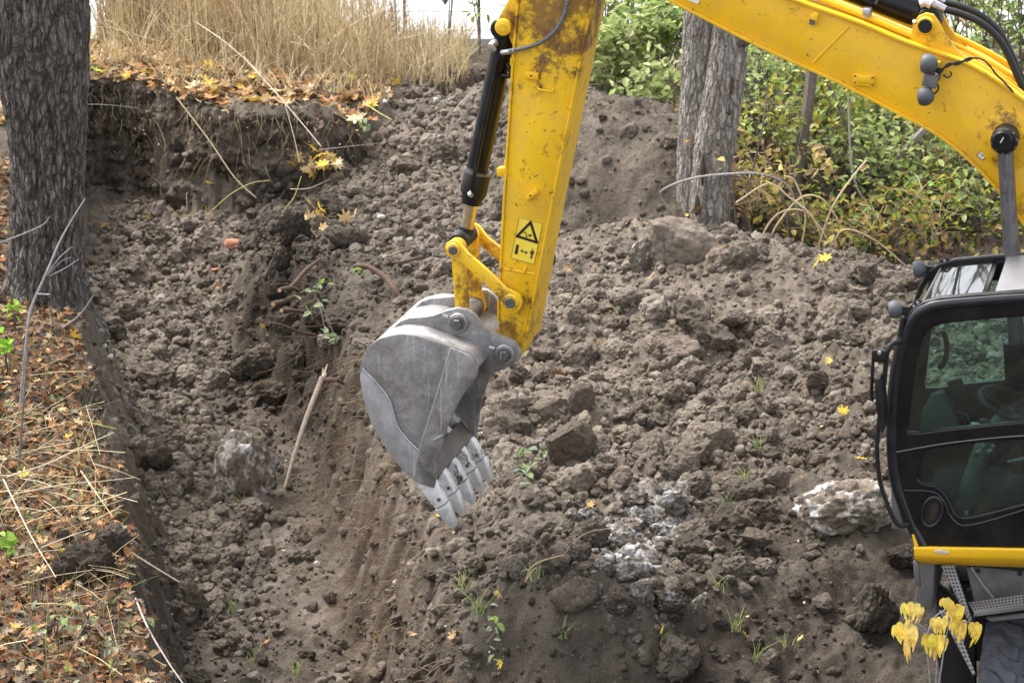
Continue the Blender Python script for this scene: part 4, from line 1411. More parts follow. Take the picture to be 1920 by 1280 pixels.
# oval vent
x, z = E(1748, 957, CN)
vt = MB()
for r0, t in ((1.0, .02),):
    ring = [Vector((x + .055 * math.cos(a) + .012 * math.sin(a), CN - .012, z + .088 * math.sin(a))) for a in np.linspace(0, 2 * math.pi, 33)]
    vt.tube(ring, .011, 8)
vt.build('vent_ring', M_RAIL, cab)
MB().prism([(x + .05 * math.cos(a) + .012 * math.sin(a), z + .082 * math.sin(a)) for a in np.linspace(0, 2 * math.pi, 28)[:-1]], CN - .006, CN + .002).build('vent_cover', M_BLKPL, cab)
MB().prism([(x + .010 + .026 * math.cos(a) + .006 * math.sin(a), z + .055 * math.sin(a)) for a in np.linspace(0, 2 * math.pi, 24)[:-1]], CN - .012, CN - .004).build('vent_slot', M_PRINT, cab)
# pillars / roof rail: rounded rails on both sides
rail_px = [(1723, 1018), (1704, 983), (1690, 949), (1677, 913), (1669, 873), (1666, 827), (1666, 760), (1673, 695), (1683, 645), (1693, 613), (1710, 586), (1732, 572), (1762, 565), (1831, 559), (1920, 553), (2060, 549), (2098, 556)]
rail = [E3(a + 3, b + 2, CN) for a, b in rail_px]
MB().tube([p + Vector((.01, .018, -.012)) for p in rail], .034, 12, 3).build('pillar_rail', M_RAIL, cab)
far_off = Vector((0, CFY - CN, 0))
MB().tube([p + far_off + Vector((.01, -.018, -.012)) for p in rail], .034, 12, 3).build('pillar_rail', M_RAIL, cab)
far = plate_holes('far_side', cab_o, [win1], CFY - .05, CFY, M_BLACK, cab, .010)
MB().prism(win1, CFY - .03, CFY - .024).build('far_window', M_GLASS, cab)
# far-side pillar behind the window
MB().box(E3(1990, 700, CFY - .06), (.16, .04, 1.0)).build('far_pillar', M_BLKPL, cab, .01)
# front and roof
frontl = [(p.x + .012, p.z) for p in catmull(rail, 3)]
n_front = 28
MB().strip(frontl[3:n_front + 1], CN + .06, CFY - .06, .006).build('windscreen', M_GLASS, cab)
MB().strip(frontl[n_front + 1:n_front + 12], CN + .05, CFY - .05, .006).build('roof_window', M_GLASSR, cab)
rp = frontl[n_front + 12:]
MB().strip([(a, b + .004) for a, b in rp], CN + .045, CFY - .045, .02).build('roof_panel', M_ROOF, cab, .004)
for k, w in ((n_front, .022), (n_front + 11, .02), (2, .035)):
    a, b = frontl[k]
    MB().box((a + .01, (CN + CFY) / 2, b - .012), (w * 1.6, CFY - CN - .06, w)).build('cross_member', M_BLACK, cab, .006)
a, b = frontl[n_front + 3]
MB().tube([Vector((a, CN + .06, b + .012)), Vector((a + .03, CFY - .06, b + .03))], .006, 6).build('roof_window_seal', M_RODG, cab)
# lamps on the roof front
for yy, (px, py), (bx, by) in ((CN, (1677, 580), (1712, 574)), (CFY, (1722, 504), (1764, 497))):
    y_ = yy + (.03 if yy == CN else -.03)
    lm = lamp(cab, px, py, y_, .050, (-.92, -.1, -.12))
    o_ = [(1696, 594), (1703, 578), (1716, 564), (1722, 561), (1736, 567), (1724, 572), (1712, 584), (1703, 600)]
    if yy != CN:
        o_ = [(a + 50, b - 79) for a, b in o_]
    pl_ = MB().prism(EO(o_, y_), y_ - .006, y_ + .006).build('lamp_plate', M_BLKPL, cab, .002)
    for q in ((1708, 582), (1714, 575), (1721, 568)):
        if yy != CN: q = (q[0] + 50, q[1] - 79)
        MB().pin(*E(q[0], q[1], y_ - .008), y_ - .009, y_ - .003, .0085).build('plate_hole', M_FIT, pl_)
    MB().tube([E3(px + 9, py, y_), E3(px + 20, py + 4, y_), E3(bx - 10, by + 8, y_)], .013, 8, 3).box(E3(px + 22, py + 2, y_), (.05, .03, .05)).build('lamp_bracket', M_BLKPL, cab)
MB().tube([E3(1693, 596, CN - .01), E3(1690, 612, CN - .01), E3(1686, 630, CN - .01)], .014, 6, 3).build('lamp_cable', M_BLKPL, cab)
# mirror and its bracket
mb = MB().tube([E3(1690, 640, CN - .02), E3(1676, 643, CN - .05), E3(1666, 652, CN - .08), E3(1662, 672, CN - .09), E3(1658, 720, CN - .09)], .014, 10, 4).build('mirror_arm', M_BLKPL, cab)
MB().tube([E3(1638, 658, CN - .1), E3(1636, 690, CN - .1), E3(1634, 742, CN - .1), E3(1640, 752, CN - .1)], .010, 8, 3).build('mirror_stay', M_BLKPL, cab)
MB().box(E3(1649, 667, CN - .1), (.075, .03, .07)).build('mirror_clamp', M_BLKPL, cab, .006)
MB().pin(*E(1649, 661, CN - .12), CN - .13, CN - .1, .01).build('bolt', M_FIT, cab)
mir = sm(EO([(1644, 706), (1648, 703), (1654, 706), (1659, 730), (1662, 770), (1661, 798), (1655, 800), (1650, 780), (1645, 745)], CN - .12), 3)
mo = MB().prism(mir, CN - .20, CN - .06).build('mirror', M_BLKPL, cab, .012)
MB().tube([E3(1638, 752, CN - .1), E3(1652, 752, CN - .1)], .012, 8).build('mirror_pivot', M_FIT, cab)
# grab rail down the front corner
MB().tube([E3(1649, 780, CN - .05), E3(1645, 815, CN - .06), E3(1645, 860, CN - .06), E3(1651, 905, CN - .06), E3(1664, 945, CN - .06), E3(1678, 976, CN - .06), E3(1692, 986, CN - .05), E3(1708, 981, CN - .01)], .0125, 10, 5).build('grab_rail', M_BLKPL, cab)
MB().prism(EO([(1672, 905), (1676, 905), (1698, 985), (1674, 985)], CN + .35), CN + .30, CN + .36).build('front_guard', M_CHASSIS, cab, .004)
# interior
fx0, fz0 = E(1735, 1005, CN)
MB().box((fx0 + .75, (CN + CFY) / 2, fz0 + .01), (1.5, .78, .04)).build('cab_floor', M_INT, cab)
MB().prism(EO([(1745, 1000), (1742, 930), (1752, 880), (1790, 868), (1850, 870), (1930, 880), (2040, 880), (2040, 1000)], CFY - .06), CFY - .16, CFY - .055).build('side_console', M_INT, cab, .01)
x, z = E(1742, 783, CFY - .2)
for q, rr_ in (((1768, 760), .055), ((1798, 792), .06)):
    x, z = E(*q, CFY - .12)
    MB().tube([Vector((x + rr_ * math.cos(a), CFY - .10, z + rr_ * math.sin(a))) for a in np.linspace(0, 2 * math.pi, 25)], .006, 6).build('dial_ring', M_RODG, cab)
MB().prism(EO([(1722, 830), (1728, 775), (1744, 742), (1768, 735), (1800, 800), (1800, 836)], CFY - .13), CFY - .14, CFY - .06).build('dashboard', M_INT, cab, .01)
MB().box(E3(1797, 735, CFY - .15), (.09, .03, .16), Matrix.Rotation(R(-20), 3, 'Y')).build('monitor', M_BLKPL, cab, .008)
MB().tube([E3(1768, 620, CFY - .1), E3(1776, 650, CFY - .1), E3(1770, 680, CFY - .1), E3(1760, 690, CFY - .1)], .016, 8, 4).build('inner_handle', M_BLKPL, cab)
# steering column and wheel
cw = E3(1893, 757, -.74)
nrm = Vector((.30, -.10, .95)).normalized()
u_ = nrm.orthogonal().normalized()
w_ = nrm.cross(u_)
st = MB()
st.tube([cw + (u_ * math.cos(a) + w_ * math.sin(a)) * .175 for a in np.linspace(0, 2 * math.pi, 37)], .017, 10)
for a in (.3, 2.4, 4.5):
    st.tube([cw - nrm * .03, cw + (u_ * math.cos(a) + w_ * math.sin(a)) * .17], .012, 8)
st.tube([cw - nrm * .06, cw - nrm * .02], .045, 14)
st.build('steering_wheel', M_BLKPL, cab)
MB().tube([cw - nrm * .05, cw - nrm * .3 + Vector((-.05, 0, 0)), Vector((cw.x - .22, cw.y, fz0 + .02))], [.04, .05, .07], 12, 4).build('steering_column', M_INT, cab)
MB().box(E3(1870, 800, -1.02), (.30, .06, .018)).build('arm_rest_bar', M_RODG, cab, .005)
MB().box(E3(1846, 796, -1.02), (.06, .06, .06)).build('latch', M_BLKPL, cab, .006)
sx = E(1985, 930, -.7)[0]
MB().box((sx + .06, -.70, fz0 + .42), (.50, .48, .14)).build('seat_cushion', M_SEAT, cab, .04)
MB().box((sx + .32, -.70, fz0 + .78), (.14, .46, .66), Matrix.Rotation(R(8), 3, 'Y')).build('seat_back', M_SEAT, cab, .04)
MB().box((sx + .06, -.70, fz0 + .20), (.42, .40, .34)).build('seat_base', M_INT, cab, .02)
for dy, dx in ((-.22, -.1), (.22, -.1)):
    MB().tube([Vector((sx - .12 + dx, -.70 + dy, fz0 + .35)), Vector((sx - .15 + dx, -.70 + dy, fz0 + .60)), Vector((sx - .17 + dx, -.70 + dy, fz0 + .68))], [.035, .018, .03], 10, 3).build('joystick', M_BLKPL, cab)
for k, px in enumerate((1843, 1862)):
    p_ = E3(px, 835, CN + .06)
    MB().tube([p_, p_ + Vector((0, .02, -.03)), p_ + Vector((-.03, .02, -.05)), p_ + Vector((-.035, .0, -.06))], .012, 8, 3).build('door_lever', M_RODG, cab)
MB().tube([E3(1888, 865, CN + .07), E3(1905, 862, CN + .08), E3(1940, 855, CN + .08)], .013, 8, 3).build('inner_handle', M_RODG, cab)
MB().tube([E3(1797, 967, CN + .06), E3(1822, 967, CN + .06)], .009, 8).box(E3(1812, 965, CN + .06), (.02, .02, .05)).build('door_catch', M_FIT, cab)
MB().box(E3(1765, 960, -.75), (.16, .30, .02), Matrix.Rotation(R(35), 3, 'Y')).build('pedal', M_BLKPL, cab, .005)
# small bottle standing in the cab
bp_ = E3(1826, 925, -.72)
bt = empty('bottle', C0 + EX * bp_.x + EY * bp_.y + Vector((0, 0, fz0 + .032)))
tag(bt, 'orange bottle with yellow cap standing inside the cab', 'bottle')
MB().tube([(0, 0, 0), (0, 0, .012), (0, 0, .17), (0, 0, .20), (0, 0, .22)], [.036, .042, .042, .026, .018], 20).build('bottle_body', M_ORANGE, bt)
MB().tube([(0, 0, .215), (0, 0, .22), (0, 0, .25), (0, 0, .255)], [.016, .022, .022, .014], 16).build('bottle_cap', M_CAPY, bt)

# ---- deck, sill, undercarriage
# the sill: an upright lip that turns in underneath
so = MB()
sec = [((1711, 1003), -.03), ((1714, 1024), -.03)]
L0 = [(1714, 1023), (2112, 1031)]
def sill_row(py0, py1, y):
    return [E3(1714, py0, y), E3(2112, py1, y)]
rows = [[E3(1722, 1022, CN + .02), E3(2112, 1029, CN + .02)], sill_row(1024, 1031, CN - .02), sill_row(1028, 1035, CN - .032), sill_row(1040, 1049, CN - .032), sill_row(1044, 1054, CN - .022), [E3(1718, 1056, CN + .07), E3(2112, 1070, CN + .07)], [E3(1718, 1054, CN + .12), E3(2112, 1066, CN + .12)]]
v = [p for r_ in rows for p in r_]
so.add(v, [(2 * i, 2 * i + 1, 2 * i + 3, 2 * i + 2) for i in range(len(rows) - 1)] + [tuple(range(0, 2 * len(rows), 2)), tuple(range(1, 2 * len(rows), 2))])
so.prism(EO([(1710, 1002), (1714, 1002), (1722, 1023), (1715, 1024)], CN - .02), CN - .025, CN + .06)
so = so.build('sill', M_YEL, exc)
x, z = E(1766, 1034, CN - .035)
MB().prism([(x + .042 * math.cos(a), z + .012 * math.sin(a)) for a in np.linspace(0, 2 * math.pi, 24)[:-1]], CN - .040, CN - .02).build('sill_lamp', M_LENS, so, .003)
x0, z0 = E(1716, 1046, CN)
MB().box((x0 + .75, -.1, z0 - .01), (1.45, 1.9, .10)).build('deck', M_CHDARK, exc, .01)
MB().box((x0 + .055, -.62, z0 - .16), (.10, .90, .34)).build('front_panel', M_CHASSIS, exc, .01)
MB().prism(EO([(1712, 1052), (1722, 1056), (1726, 1100), (1716, 1096)], CN - .01), CN - .02, CN + .02).build('corner_plate', M_CHASSIS, exc, .004)


def tread(name, quad_px, ys, th, nu, nv, parent):
    """perforated step plank: four corners with their own lateral offset"""
    P = [E3(a, b, y) for (a, b), y in zip(quad_px, ys)]
    n_ = (P[1] - P[0]).cross(P[3] - P[0]).normalized() * th
    if n_.y > 0: n_ = -n_
    v = P + [p - n_ for p in P]
    me = bpy.data.meshes.new(name)
    me.from_pydata([tuple(p) for p in v], [], [(0, 1, 2, 3), (7, 6, 5, 4), (0, 4, 5, 1), (1, 5, 6, 2), (2, 6, 7, 3), (3, 7, 4, 0)])
    uv = me.uv_layers.new(name='UVMap')
    for i, c in enumerate([(0, 0), (nu, 0), (nu, nv), (0, nv)]):
        uv.data[i].uv = c
    for i in range(4, 24):
        uv.data[i].uv = (0.5, 0.5 + 0.5)
    me.update()
    return link(name, me, M_PERF, parent)


chs = MB().prism(EO([(1736, 1060), (1745, 1060), (1752, 1110), (1760, 1180), (1752, 1200), (1742, 1150)], -1.0), -1.02, -.95).build('step_frame', M_CHASSIS, exc, .004)
tread('step_plank', [(1764, 1059), (1789, 1059), (1822, 1160), (1818, 1168)], [-1.12, -1.12, -1.28, -1.28], .02, 4, 15, exc)
tread('step_plank', [(1760, 1142), (1785, 1146), (1829, 1262), (1824, 1264)], [-1.14, -1.14, -1.36, -1.36], .02, 4, 15, exc)
tread('step_plank', [(1815, 1128), (1925, 1112), (1925, 1133), (1826, 1147)], [-1.16, -1.16, -1.26, -1.26], .02, 17, 4, exc)
MB().prism(EO([(1826, 1147), (1990, 1126), (1990, 1134), (1826, 1155)], -1.265), -1.27, -1.25).build('step_edge', M_CHASSIS, exc, .002)
MB().prism(EO([(1848, 1158), (1990, 1140), (1990, 1150), (1860, 1163)], -1.2), -1.21, -1.18).build('step_edge', M_ROOF, exc, .002)
MB().prism(EO([(1811, 1062), (1990, 1062), (1990, 1135), (1828, 1135)], -1.02), -1.02, -.5).build('tool_box', M_CHASSIS, exc, .008)
MB().tube([E3(1820, 1062, -1.03), E3(1842, 1095, -1.03), E3(1862, 1120, -1.03)], .012, 6).build('box_rib', M_ROOF, exc)
for q in ((1833, 1070), (1817, 1104), (1912, 1075)):
    MB().pin(*E(*q, -1.035), -1.04, -1.02, .012).build('bolt', M_CHDARK, exc)
MB().box((x0 + .9, .1, .62), (1.5, 1.3, .5)).build('chassis', M_CHDARK, exc, .02)
MB().prism(EO([(1738, 1080), (1830, 1150), (1830, 1300), (1770, 1300)], -.8), -.85, -.75).build('chassis_plate', M_CHDARK, exc, .005)

# tyre whose tread faces the camera (undercarriage turned across)
wr_, ww = .49, .46
wc = E3(1845, 1172, -1.02)
wcx, wcz = wc.x + ww / 2, wc.z - wr_
wcy = -.90
wheel = MB()
prof = [(-.5, .60), (-.5, .84), (-.46, .92), (-.36, .955), (0, .965), (.36, .955), (.46, .92), (.5, .84), (.5, .60)]
v, f = [], []
ns = 48
for t, rr_ in prof:
    for k in range(ns):
        a = 2 * math.pi * k / ns
        v.append((wcx + t * ww, wcy + rr_ * wr_ * math.cos(a), wcz + rr_ * wr_ * math.sin(a)))
for i in range(len(prof) - 1):
    for k in range(ns):
        k2 = (k + 1) % ns
        f.append((i * ns + k, i * ns + k2, (i + 1) * ns + k2, (i + 1) * ns + k))
tyre = wheel.add(v, f).build('tyre', M_TYRE, exc)
NL = 18
for side in (-1, 1):
    for k in range(NL):
        a0 = 2 * math.pi * (k + (.5 if side > 0 else 0)) / NL
        lg = MB()
        vv, ff = [], []
        prof2 = [(.03, 0.06), (.17, 0.02), (.30, -.10), (.50, -.14)]
        wl_ = .105
        for (t, da) in prof2:
            for ss in (-1, 1):
                for rr_ in (.93 if t < .45 else .80, 1.0 if t < .45 else .90):
                    a = a0 + da * 1.2 + ss * wl_ * (.9 if rr_ > .94 else 1.15)
                    vv.append((wcx + side * t * ww, wcy + rr_ * wr_ * math.cos(a), wcz + rr_ * wr_ * math.sin(a)))
        for i in range(3):
            b0, b1 = i * 4, i * 4 + 4
            ff += [(b0 + 1, b0 + 3, b1 + 3, b1 + 1), (b0, b1, b1 + 2, b0 + 2), (b0, b0 + 1, b1 + 1, b1), (b0 + 2, b1 + 2, b1 + 3, b0 + 3)]
        ff += [(0, 2, 3, 1), (12, 13, 15, 14)]
        lg.add(vv, ff).build('tread_block', M_TYRE, tyre, .008, seg=1)
rm = []
MB().add(*tube_arrays([Vector((wcx - ww * .42, wcy, wcz)), Vector((wcx - ww * .3, wcy, wcz)), Vector((wcx + ww * .3, wcy, wcz)), Vector((wcx + ww * .42, wcy, wcz))], [.29, .25, .25, .29], 32)).build('rim', M_CHDARK, exc)

# ================================================================== ROAD BEHIND THE PLOT
m, n, l, p = nodes('pale_concrete')
pos = n.new('ShaderNodeNewGeometry').outputs['Position']
r_ = ramp(n, [(0.3, (0.27, 0.275, 0.29)), (0.7, (0.35, 0.355, 0.37))])
l.new(noise(n, l, 0.8, 6, 0.65, pos).outputs[0], r_.inputs[0])
l.new(r_.outputs[0], p.inputs['Base Color'])
p.inputs['Roughness'].default_value = 0.8
M_ROAD = m
rd = MB()
rd.add([(-60, 33.4, .57), (60, 33.4, .57), (60, 46, .60), (-60, 46, .60), (-60, 33.4, .2), (60, 33.4, .2), (60, 46, .2), (-60, 46, .2)],
       [(0, 1, 2, 3), (0, 4, 5, 1), (2, 6, 7, 3)])
tag(rd.build('road', M_ROAD), 'pale concrete road beyond the dry reeds', None, None, 'structure')
kb = MB()
kb.box((0, 33.33, .52), (120, .14, .30))
tag(kb.build('road_kerb', M_ROAD, None, .02), 'pale kerb along the near edge of the road', None, None, 'structure')

# ================================================================== CLODS AND STONES
def ico(sub):
    bm = bmesh.new()
    bmesh.ops.create_icosphere(bm, subdivisions=sub, radius=1.0)
    v = np.array([q.co[:] for q in bm.verts])
    f = np.array([[w.index for w in q.verts] for q in bm.faces])
    bm.free()
    return v, f


ICO = {s: ico(max(s, 1)) for s in (1, 2, 3, 4, 5)}
_t = bmesh.new()
bmesh.ops.create_icosphere(_t, subdivisions=1, radius=1.0)
ICO[0] = (np.array([q.co[:] for q in _t.verts]), np.array([[w.index for w in q.verts] for q in _t.faces]))
_t.free()


def clod_shape(seed, sub, rough=1.0, cuts=9, crack=0.0):
    r = np.random.default_rng(seed)
    v, f = ICO[sub]
    v = v.copy()
    v *= np.array([1.0, r.uniform(.7, 1.0), r.uniform(.55, .8)])
    # broken faces
    for k in range(cuts):
        nn = r.normal(size=3)
        nn /= np.linalg.norm(nn)
        d = r.uniform(.36, .74) * (np.abs(nn) * [1, .85, .68]).sum() ** .5
        s = v @ nn - d
        v = v - np.where(s > 0, s * r.uniform(.75, 1.0), 0)[:, None] * nn
    off = r.uniform(0, 50, 3)
    rad = np.linalg.norm(v, axis=1, keepdims=True) + 1e-6
    nr = v / rad
    d = pn3(v * 1.5 + off, seed) * .13 * rough + pn3(v * 3.4 + off, seed + 5) * .11 * rough
    if sub >= 3:
        d = d + pn3(v * 8 + off, seed + 9) * .085 * rough + pn3(v * 17 + off, seed + 12) * .05 * rough
        q = np.abs(pn3(v * 2.3 + off, seed + 20))
        d = d - np.clip(.09 - q, 0, .09) * 1.3 * rough
    if sub >= 4:
        d = d + pn3(v * 34 + off, seed + 13) * .026 * rough
    return v + nr * d[:, None], f


CL_HI = [np_mesh('soil_clod', *clod_shape(100 + k, 4, 1.0, 9 + k % 8), False) for k in range(14)]
CL_MID = [clod_shape(200 + k, 3, 1.0, 9 + k % 6) for k in range(6)]
CL_MED = [clod_shape(300 + k, 3, 1.0, 8 + k % 5) for k in range(10)]
CL_XS = [clod_shape(450 + k, 0, 1.1, 3) for k in range(8)]
CL_LO = [clod_shape(400 + k, 2, 1.1, 6) for k in range(10)]
for q in CL_HI:
    q.materials.append(M_CLOD)


def field(g, x, y):
    return coarse(g, np.asarray(x, float), np.asarray(y, float))


def rubble_points(N, rmin, rmax, expo, keep=1.0, base=0.0):
    out = []
    x = rng.uniform(-4.3, 4.6, N)
    y = rng.uniform(13.4, 29.5, N)
    z = hzv(x, y)
    u, v = to_px(x, y, z)
    ok = (u > -60) & (u < 1980) & (v > -20) & (v < 1330)
    hi = lip_dist(x, y) > -0.30
    hi &= ~((x > -1.2) & (y > 25.5) & (y < 29.2))
    den = np.clip(field(g_rub, x, y), 0, 1)
    den = np.where(y > 23.2, np.where(x > 0.6, .15, den), den)
    inwheel = (x > 2.35) & (y < 16.6)
    ok &= ~hi & (rng.uniform(0, 1, N) < (den ** 1.2) * keep + base) & ~inwheel
    r = rmin * (1 - rng.uniform(0, 1, N) * (1 - (rmin / rmax) ** expo)) ** (-1 / expo)
    r = r * np.where(den > .5, 1.0, .75)
    return np.stack([x, y, z, r], -1)[ok]


def rot_mats(N, tilt=0.6):
    a = rng.uniform(0, 2 * np.pi, N)
    b, c = rng.normal(0, tilt, N), rng.normal(0, tilt, N)
    ca, sa, cb, sb, cc_, sc = np.cos(a), np.sin(a), np.cos(b), np.sin(b), np.cos(c), np.sin(c)
    Rz = np.zeros((N, 3, 3)); Rz[:, 0, 0] = ca; Rz[:, 0, 1] = -sa; Rz[:, 1, 0] = sa; Rz[:, 1, 1] = ca; Rz[:, 2, 2] = 1
    Rx = np.zeros((N, 3, 3)); Rx[:, 0, 0] = 1; Rx[:, 1, 1] = cb; Rx[:, 1, 2] = -sb; Rx[:, 2, 1] = sb; Rx[:, 2, 2] = cb
    Ry = np.zeros((N, 3, 3)); Ry[:, 1, 1] = 1; Ry[:, 0, 0] = cc_; Ry[:, 0, 2] = sc; Ry[:, 2, 0] = -sc; Ry[:, 2, 2] = cc_
    return Rz @ Rx @ Ry


def soil_attrs(me, x, y, rnd, per):
    rep = lambda a: np.repeat(a, per)
    fattr(me, 'moist_shade', rep(np.clip(field(g_moi_shade, x, y) - .06, -.2, 1)))  # clods tinted lighter than the ground, painting in their lit tops
    fattr(me, 'ash', rep(field(g_ash, x, y)))
    fattr(me, 'warm', rep(field(g_wrm, x, y) * .7))
    fattr(me, 'rnd', rep(rnd))


def scatter_stuff(name, pts, shapes, sink, label):
    V, FF, o, att = [], [], 0, []
    N = len(pts)
    Rm = rot_mats(N)
    which = rng.integers(0, len(shapes), N)
    order, pers = [], []
    for k, (sv, sf) in enumerate(shapes):
        sel = np.where(which == k)[0]
        if not len(sel): continue
        w = np.einsum('nij,vj->nvi', Rm[sel], sv) * pts[sel, 3][:, None, None]
        w += pts[sel, :3][:, None, :]
        w[:, :, 2] += (pts[sel, 3] * sink)[:, None]
        V.append(w.reshape(-1, 3))
        FF.append((sf[None] + (o + np.arange(len(sel)) * len(sv))[:, None, None]).reshape(-1, 3))
        o += len(sel) * len(sv)
        order.append(sel)
        pers.append(len(sv))
    me = np_mesh(name, np.concatenate(V), np.concatenate(FF), False)
    xs = np.concatenate([np.repeat(pts[s, 0], k) for s, k in zip(order, pers)])
    ys = np.concatenate([np.repeat(pts[s, 1], k) for s, k in zip(order, pers)])
    rn = np.concatenate([np.repeat(rng.uniform(0, 1, len(s)), k) for s, k in zip(order, pers)])
    soil_attrs(me, xs, ys, rn, 1)
    return tag(link(name, me, M_SOIL), label, None, None, 'stuff')


big = rubble_points(56000, .020, .23, 2.15)
dist = np.hypot(big[:, 1], big[:, 0])
bu, bv = to_px(big[:, 0], big[:, 1], big[:, 2])
inframe = (bu > 0) & (bu < 1920) & (bv > 0) & (bv < 1280)
score = big[:, 3] / dist * inframe
rank = np.argsort(-score)
NIND = 255
ind, rest = big[rank[:NIND]], big[rank[NIND:]]
mids = rest[rest[:, 3] > .066]
scatter_stuff('soil_clods', mids, CL_MID, .15, 'brown soil clods piled over the heap and trench floor')
scatter_stuff('small_soil_clods', rest[(rest[:, 3] <= .066) & (rest[:, 3] > .03)], CL_LO, .28, 'small brown soil clods covering heap and trench floor')
scatter_stuff('little_soil_clods', rest[rest[:, 3] <= .03], CL_XS, .35, 'little brown soil clods between the larger ones')
scatter_stuff('soil_crumbs', rubble_points(26000, .008, .03, 1.4, .8, .34), CL_XS, .15, 'crumbs of brown soil strewn over the dug ground')


# crumbling faces: the bank side of the trench and the cut face at the back
Nc = 6000
cx_, cy_ = rng.uniform(-4.4, -1.6, Nc), rng.uniform(13.4, 22.5, Nc)
cs = lip_dist(cx_, cy_)
okc = (cs < -.02) & (cs > -.55)
wall_pts = np.stack([cx_, cy_, hzv(cx_, cy_), .011 / np.maximum(.1, rng.uniform(0, 1, Nc)) ** .6], -1)[okc]
scatter_stuff('trench_wall_crumbs', wall_pts, CL_XS + CL_LO[:3], .0, 'crumbling soil bits on the bank side of the trench')
fi = rng.integers(0, Pz.size, 1500)
face_pts = np.stack([Vx.ravel()[fi], Vy.ravel()[fi], Pz.ravel()[fi], .014 / np.maximum(.1, rng.uniform(0, 1, 1500)) ** .55], -1)
scatter_stuff('cut_face_crumbs', face_pts, CL_XS, .0, 'crumbling soil bits on the cut earth face')


def clod_region(u, v):
    if u < 560 and v > 520: return 'brown soil clod lying on the trench floor beside the leafy bank', 'soil clods on the trench floor'
    if u < 560: return 'pale dry soil clod below the dark cut earth face', 'soil clods below the cut face'
    if u < 960 and v < 640: return 'grey brown soil clod on the slope behind the arm', 'soil clods behind the arm'
    if v < 640: return 'brown soil clod near the crest of the heap below the trees', 'soil clods near the crest'
    if v < 900: return 'brown soil clod on the heap between bucket and cab', 'soil clods between bucket and cab'
    return 'dark soil clod low on the heap near its front edge', 'soil clods at the front edge of the heap'


MARKS = [('the near bucket tooth', 845, 985), ('the far bucket tooth', 915, 895), ('the bucket hinge pin', 948, 663), ('the ash grey patch', 1190, 1000), ('the large lime stained boulder', 1568, 940), ('the angular dark clod', 1093, 748),
         ('the earthy boulder by the trees', 1262, 462), ('the pale streaked slab', 1205, 478), ('the cab mirror', 1650, 750), ('the near roof lamp', 1677, 580), ('the curved orange root', 1015, 1055), ('the biggest front edge clod', 1080, 1124),
         ('the warning decal', 987, 450), ('the piston rod', 878, 410), ('the cylinder barrel', 915, 220), ('the upper leaf pile', 605, 318), ('the lower leaf pile', 606, 425), ('the broken red brick', 440, 463), ('the lime stained trench boulder', 446, 885),
         ('the broken branch', 570, 800), ('the cut roots', 540, 570), ('the cracked trench clod', 355, 1128), ('the trunk foot', 100, 560), ('the cut earth face', 330, 280), ('the dark angular stone', 652, 452), ('the arched root', 715, 520), ('the yellow sapling', 1750, 1180),
         ('the dry stalks on the crest', 1480, 420), ('the large rounded dark lump', 1640, 1150), ('the dark lumps on the bank', 170, 1050), ('the bare sapling', 75, 560), ('the trench rim', 190, 830), ('the tall reeds', 360, 70), ('the plateau end', 680, 180)]
ORD = ['', 'second nearest ', 'third nearest ', 'fourth nearest ', 'fifth nearest ', 'sixth nearest ', 'seventh nearest ', 'eighth nearest ', 'ninth nearest ', 'tenth nearest ', 'eleventh nearest ', 'twelfth nearest ', 'thirteenth nearest ', 'fourteenth nearest ', 'fifteenth nearest ', 'sixteenth nearest ', 'seventeenth nearest ', 'eighteenth nearest ', 'nineteenth nearest ', 'twentieth nearest ']
LABELQ = []


def settle_labels():
    """every queued thing is told apart by its look, the landmark beside it and how near it lies"""
    fam = {}
    for o, look, u, v, cat, grp in LABELQ:
        mk, mu, mv = min(MARKS, key=lambda q: (u - q[1]) ** 2 + (v - q[2]) ** 2)
        dx, dy = u - mu, v - mv
        where = ('right of' if dx > 0 else 'left of') if abs(dx) > abs(dy) else ('below' if dy > 0 else 'above')
        fam.setdefault((look, where, mk), []).append((dx * dx + dy * dy, o, cat, grp))
    for (look, where, mk), lst in fam.items():
        lst.sort(key=lambda q: q[0])
        for k, (d, o, cat, grp) in enumerate(lst):
            first = 'nearest ' if len(lst) > 1 and k == 0 else ORD[min(k, len(ORD) - 1)]
            tag(o, first + look + ' ' + where + ' ' + mk, cat, grp)
    LABELQ.clear()


Rm = rot_mats(NIND)
for i, (x, y, z, r) in enumerate(ind):
    o = link('soil_clod', CL_HI[i % 14])
    o.location = (x, y, z + r * .12)
    o.rotation_euler = Matrix(Rm[i].tolist()).to_euler()
    o.scale = (r,) * 3
    o.color = (float(np.clip(field(g_moi_shade, x, y) + rng.normal(0, .12), 0, 1)), float(field(g_ash, x, y)), float(field(g_wrm, x, y) * .6), 1)
    u, v = to_px(x, y, z)
    wpx = r / math.hypot(x, y) * FPX * 2
    size_ = 'big' if wpx > 62 else ('middling' if wpx > 46 else 'smallish')
    tone_ = 'dark' if o.color[0] > .42 else ('brown' if o.color[0] > .16 else 'pale')
    LABELQ.append((o, size_ + ' ' + tone_ + ' soil clod', u, v, 'soil clod', clod_region(u, v)[1]))
settle_labels()


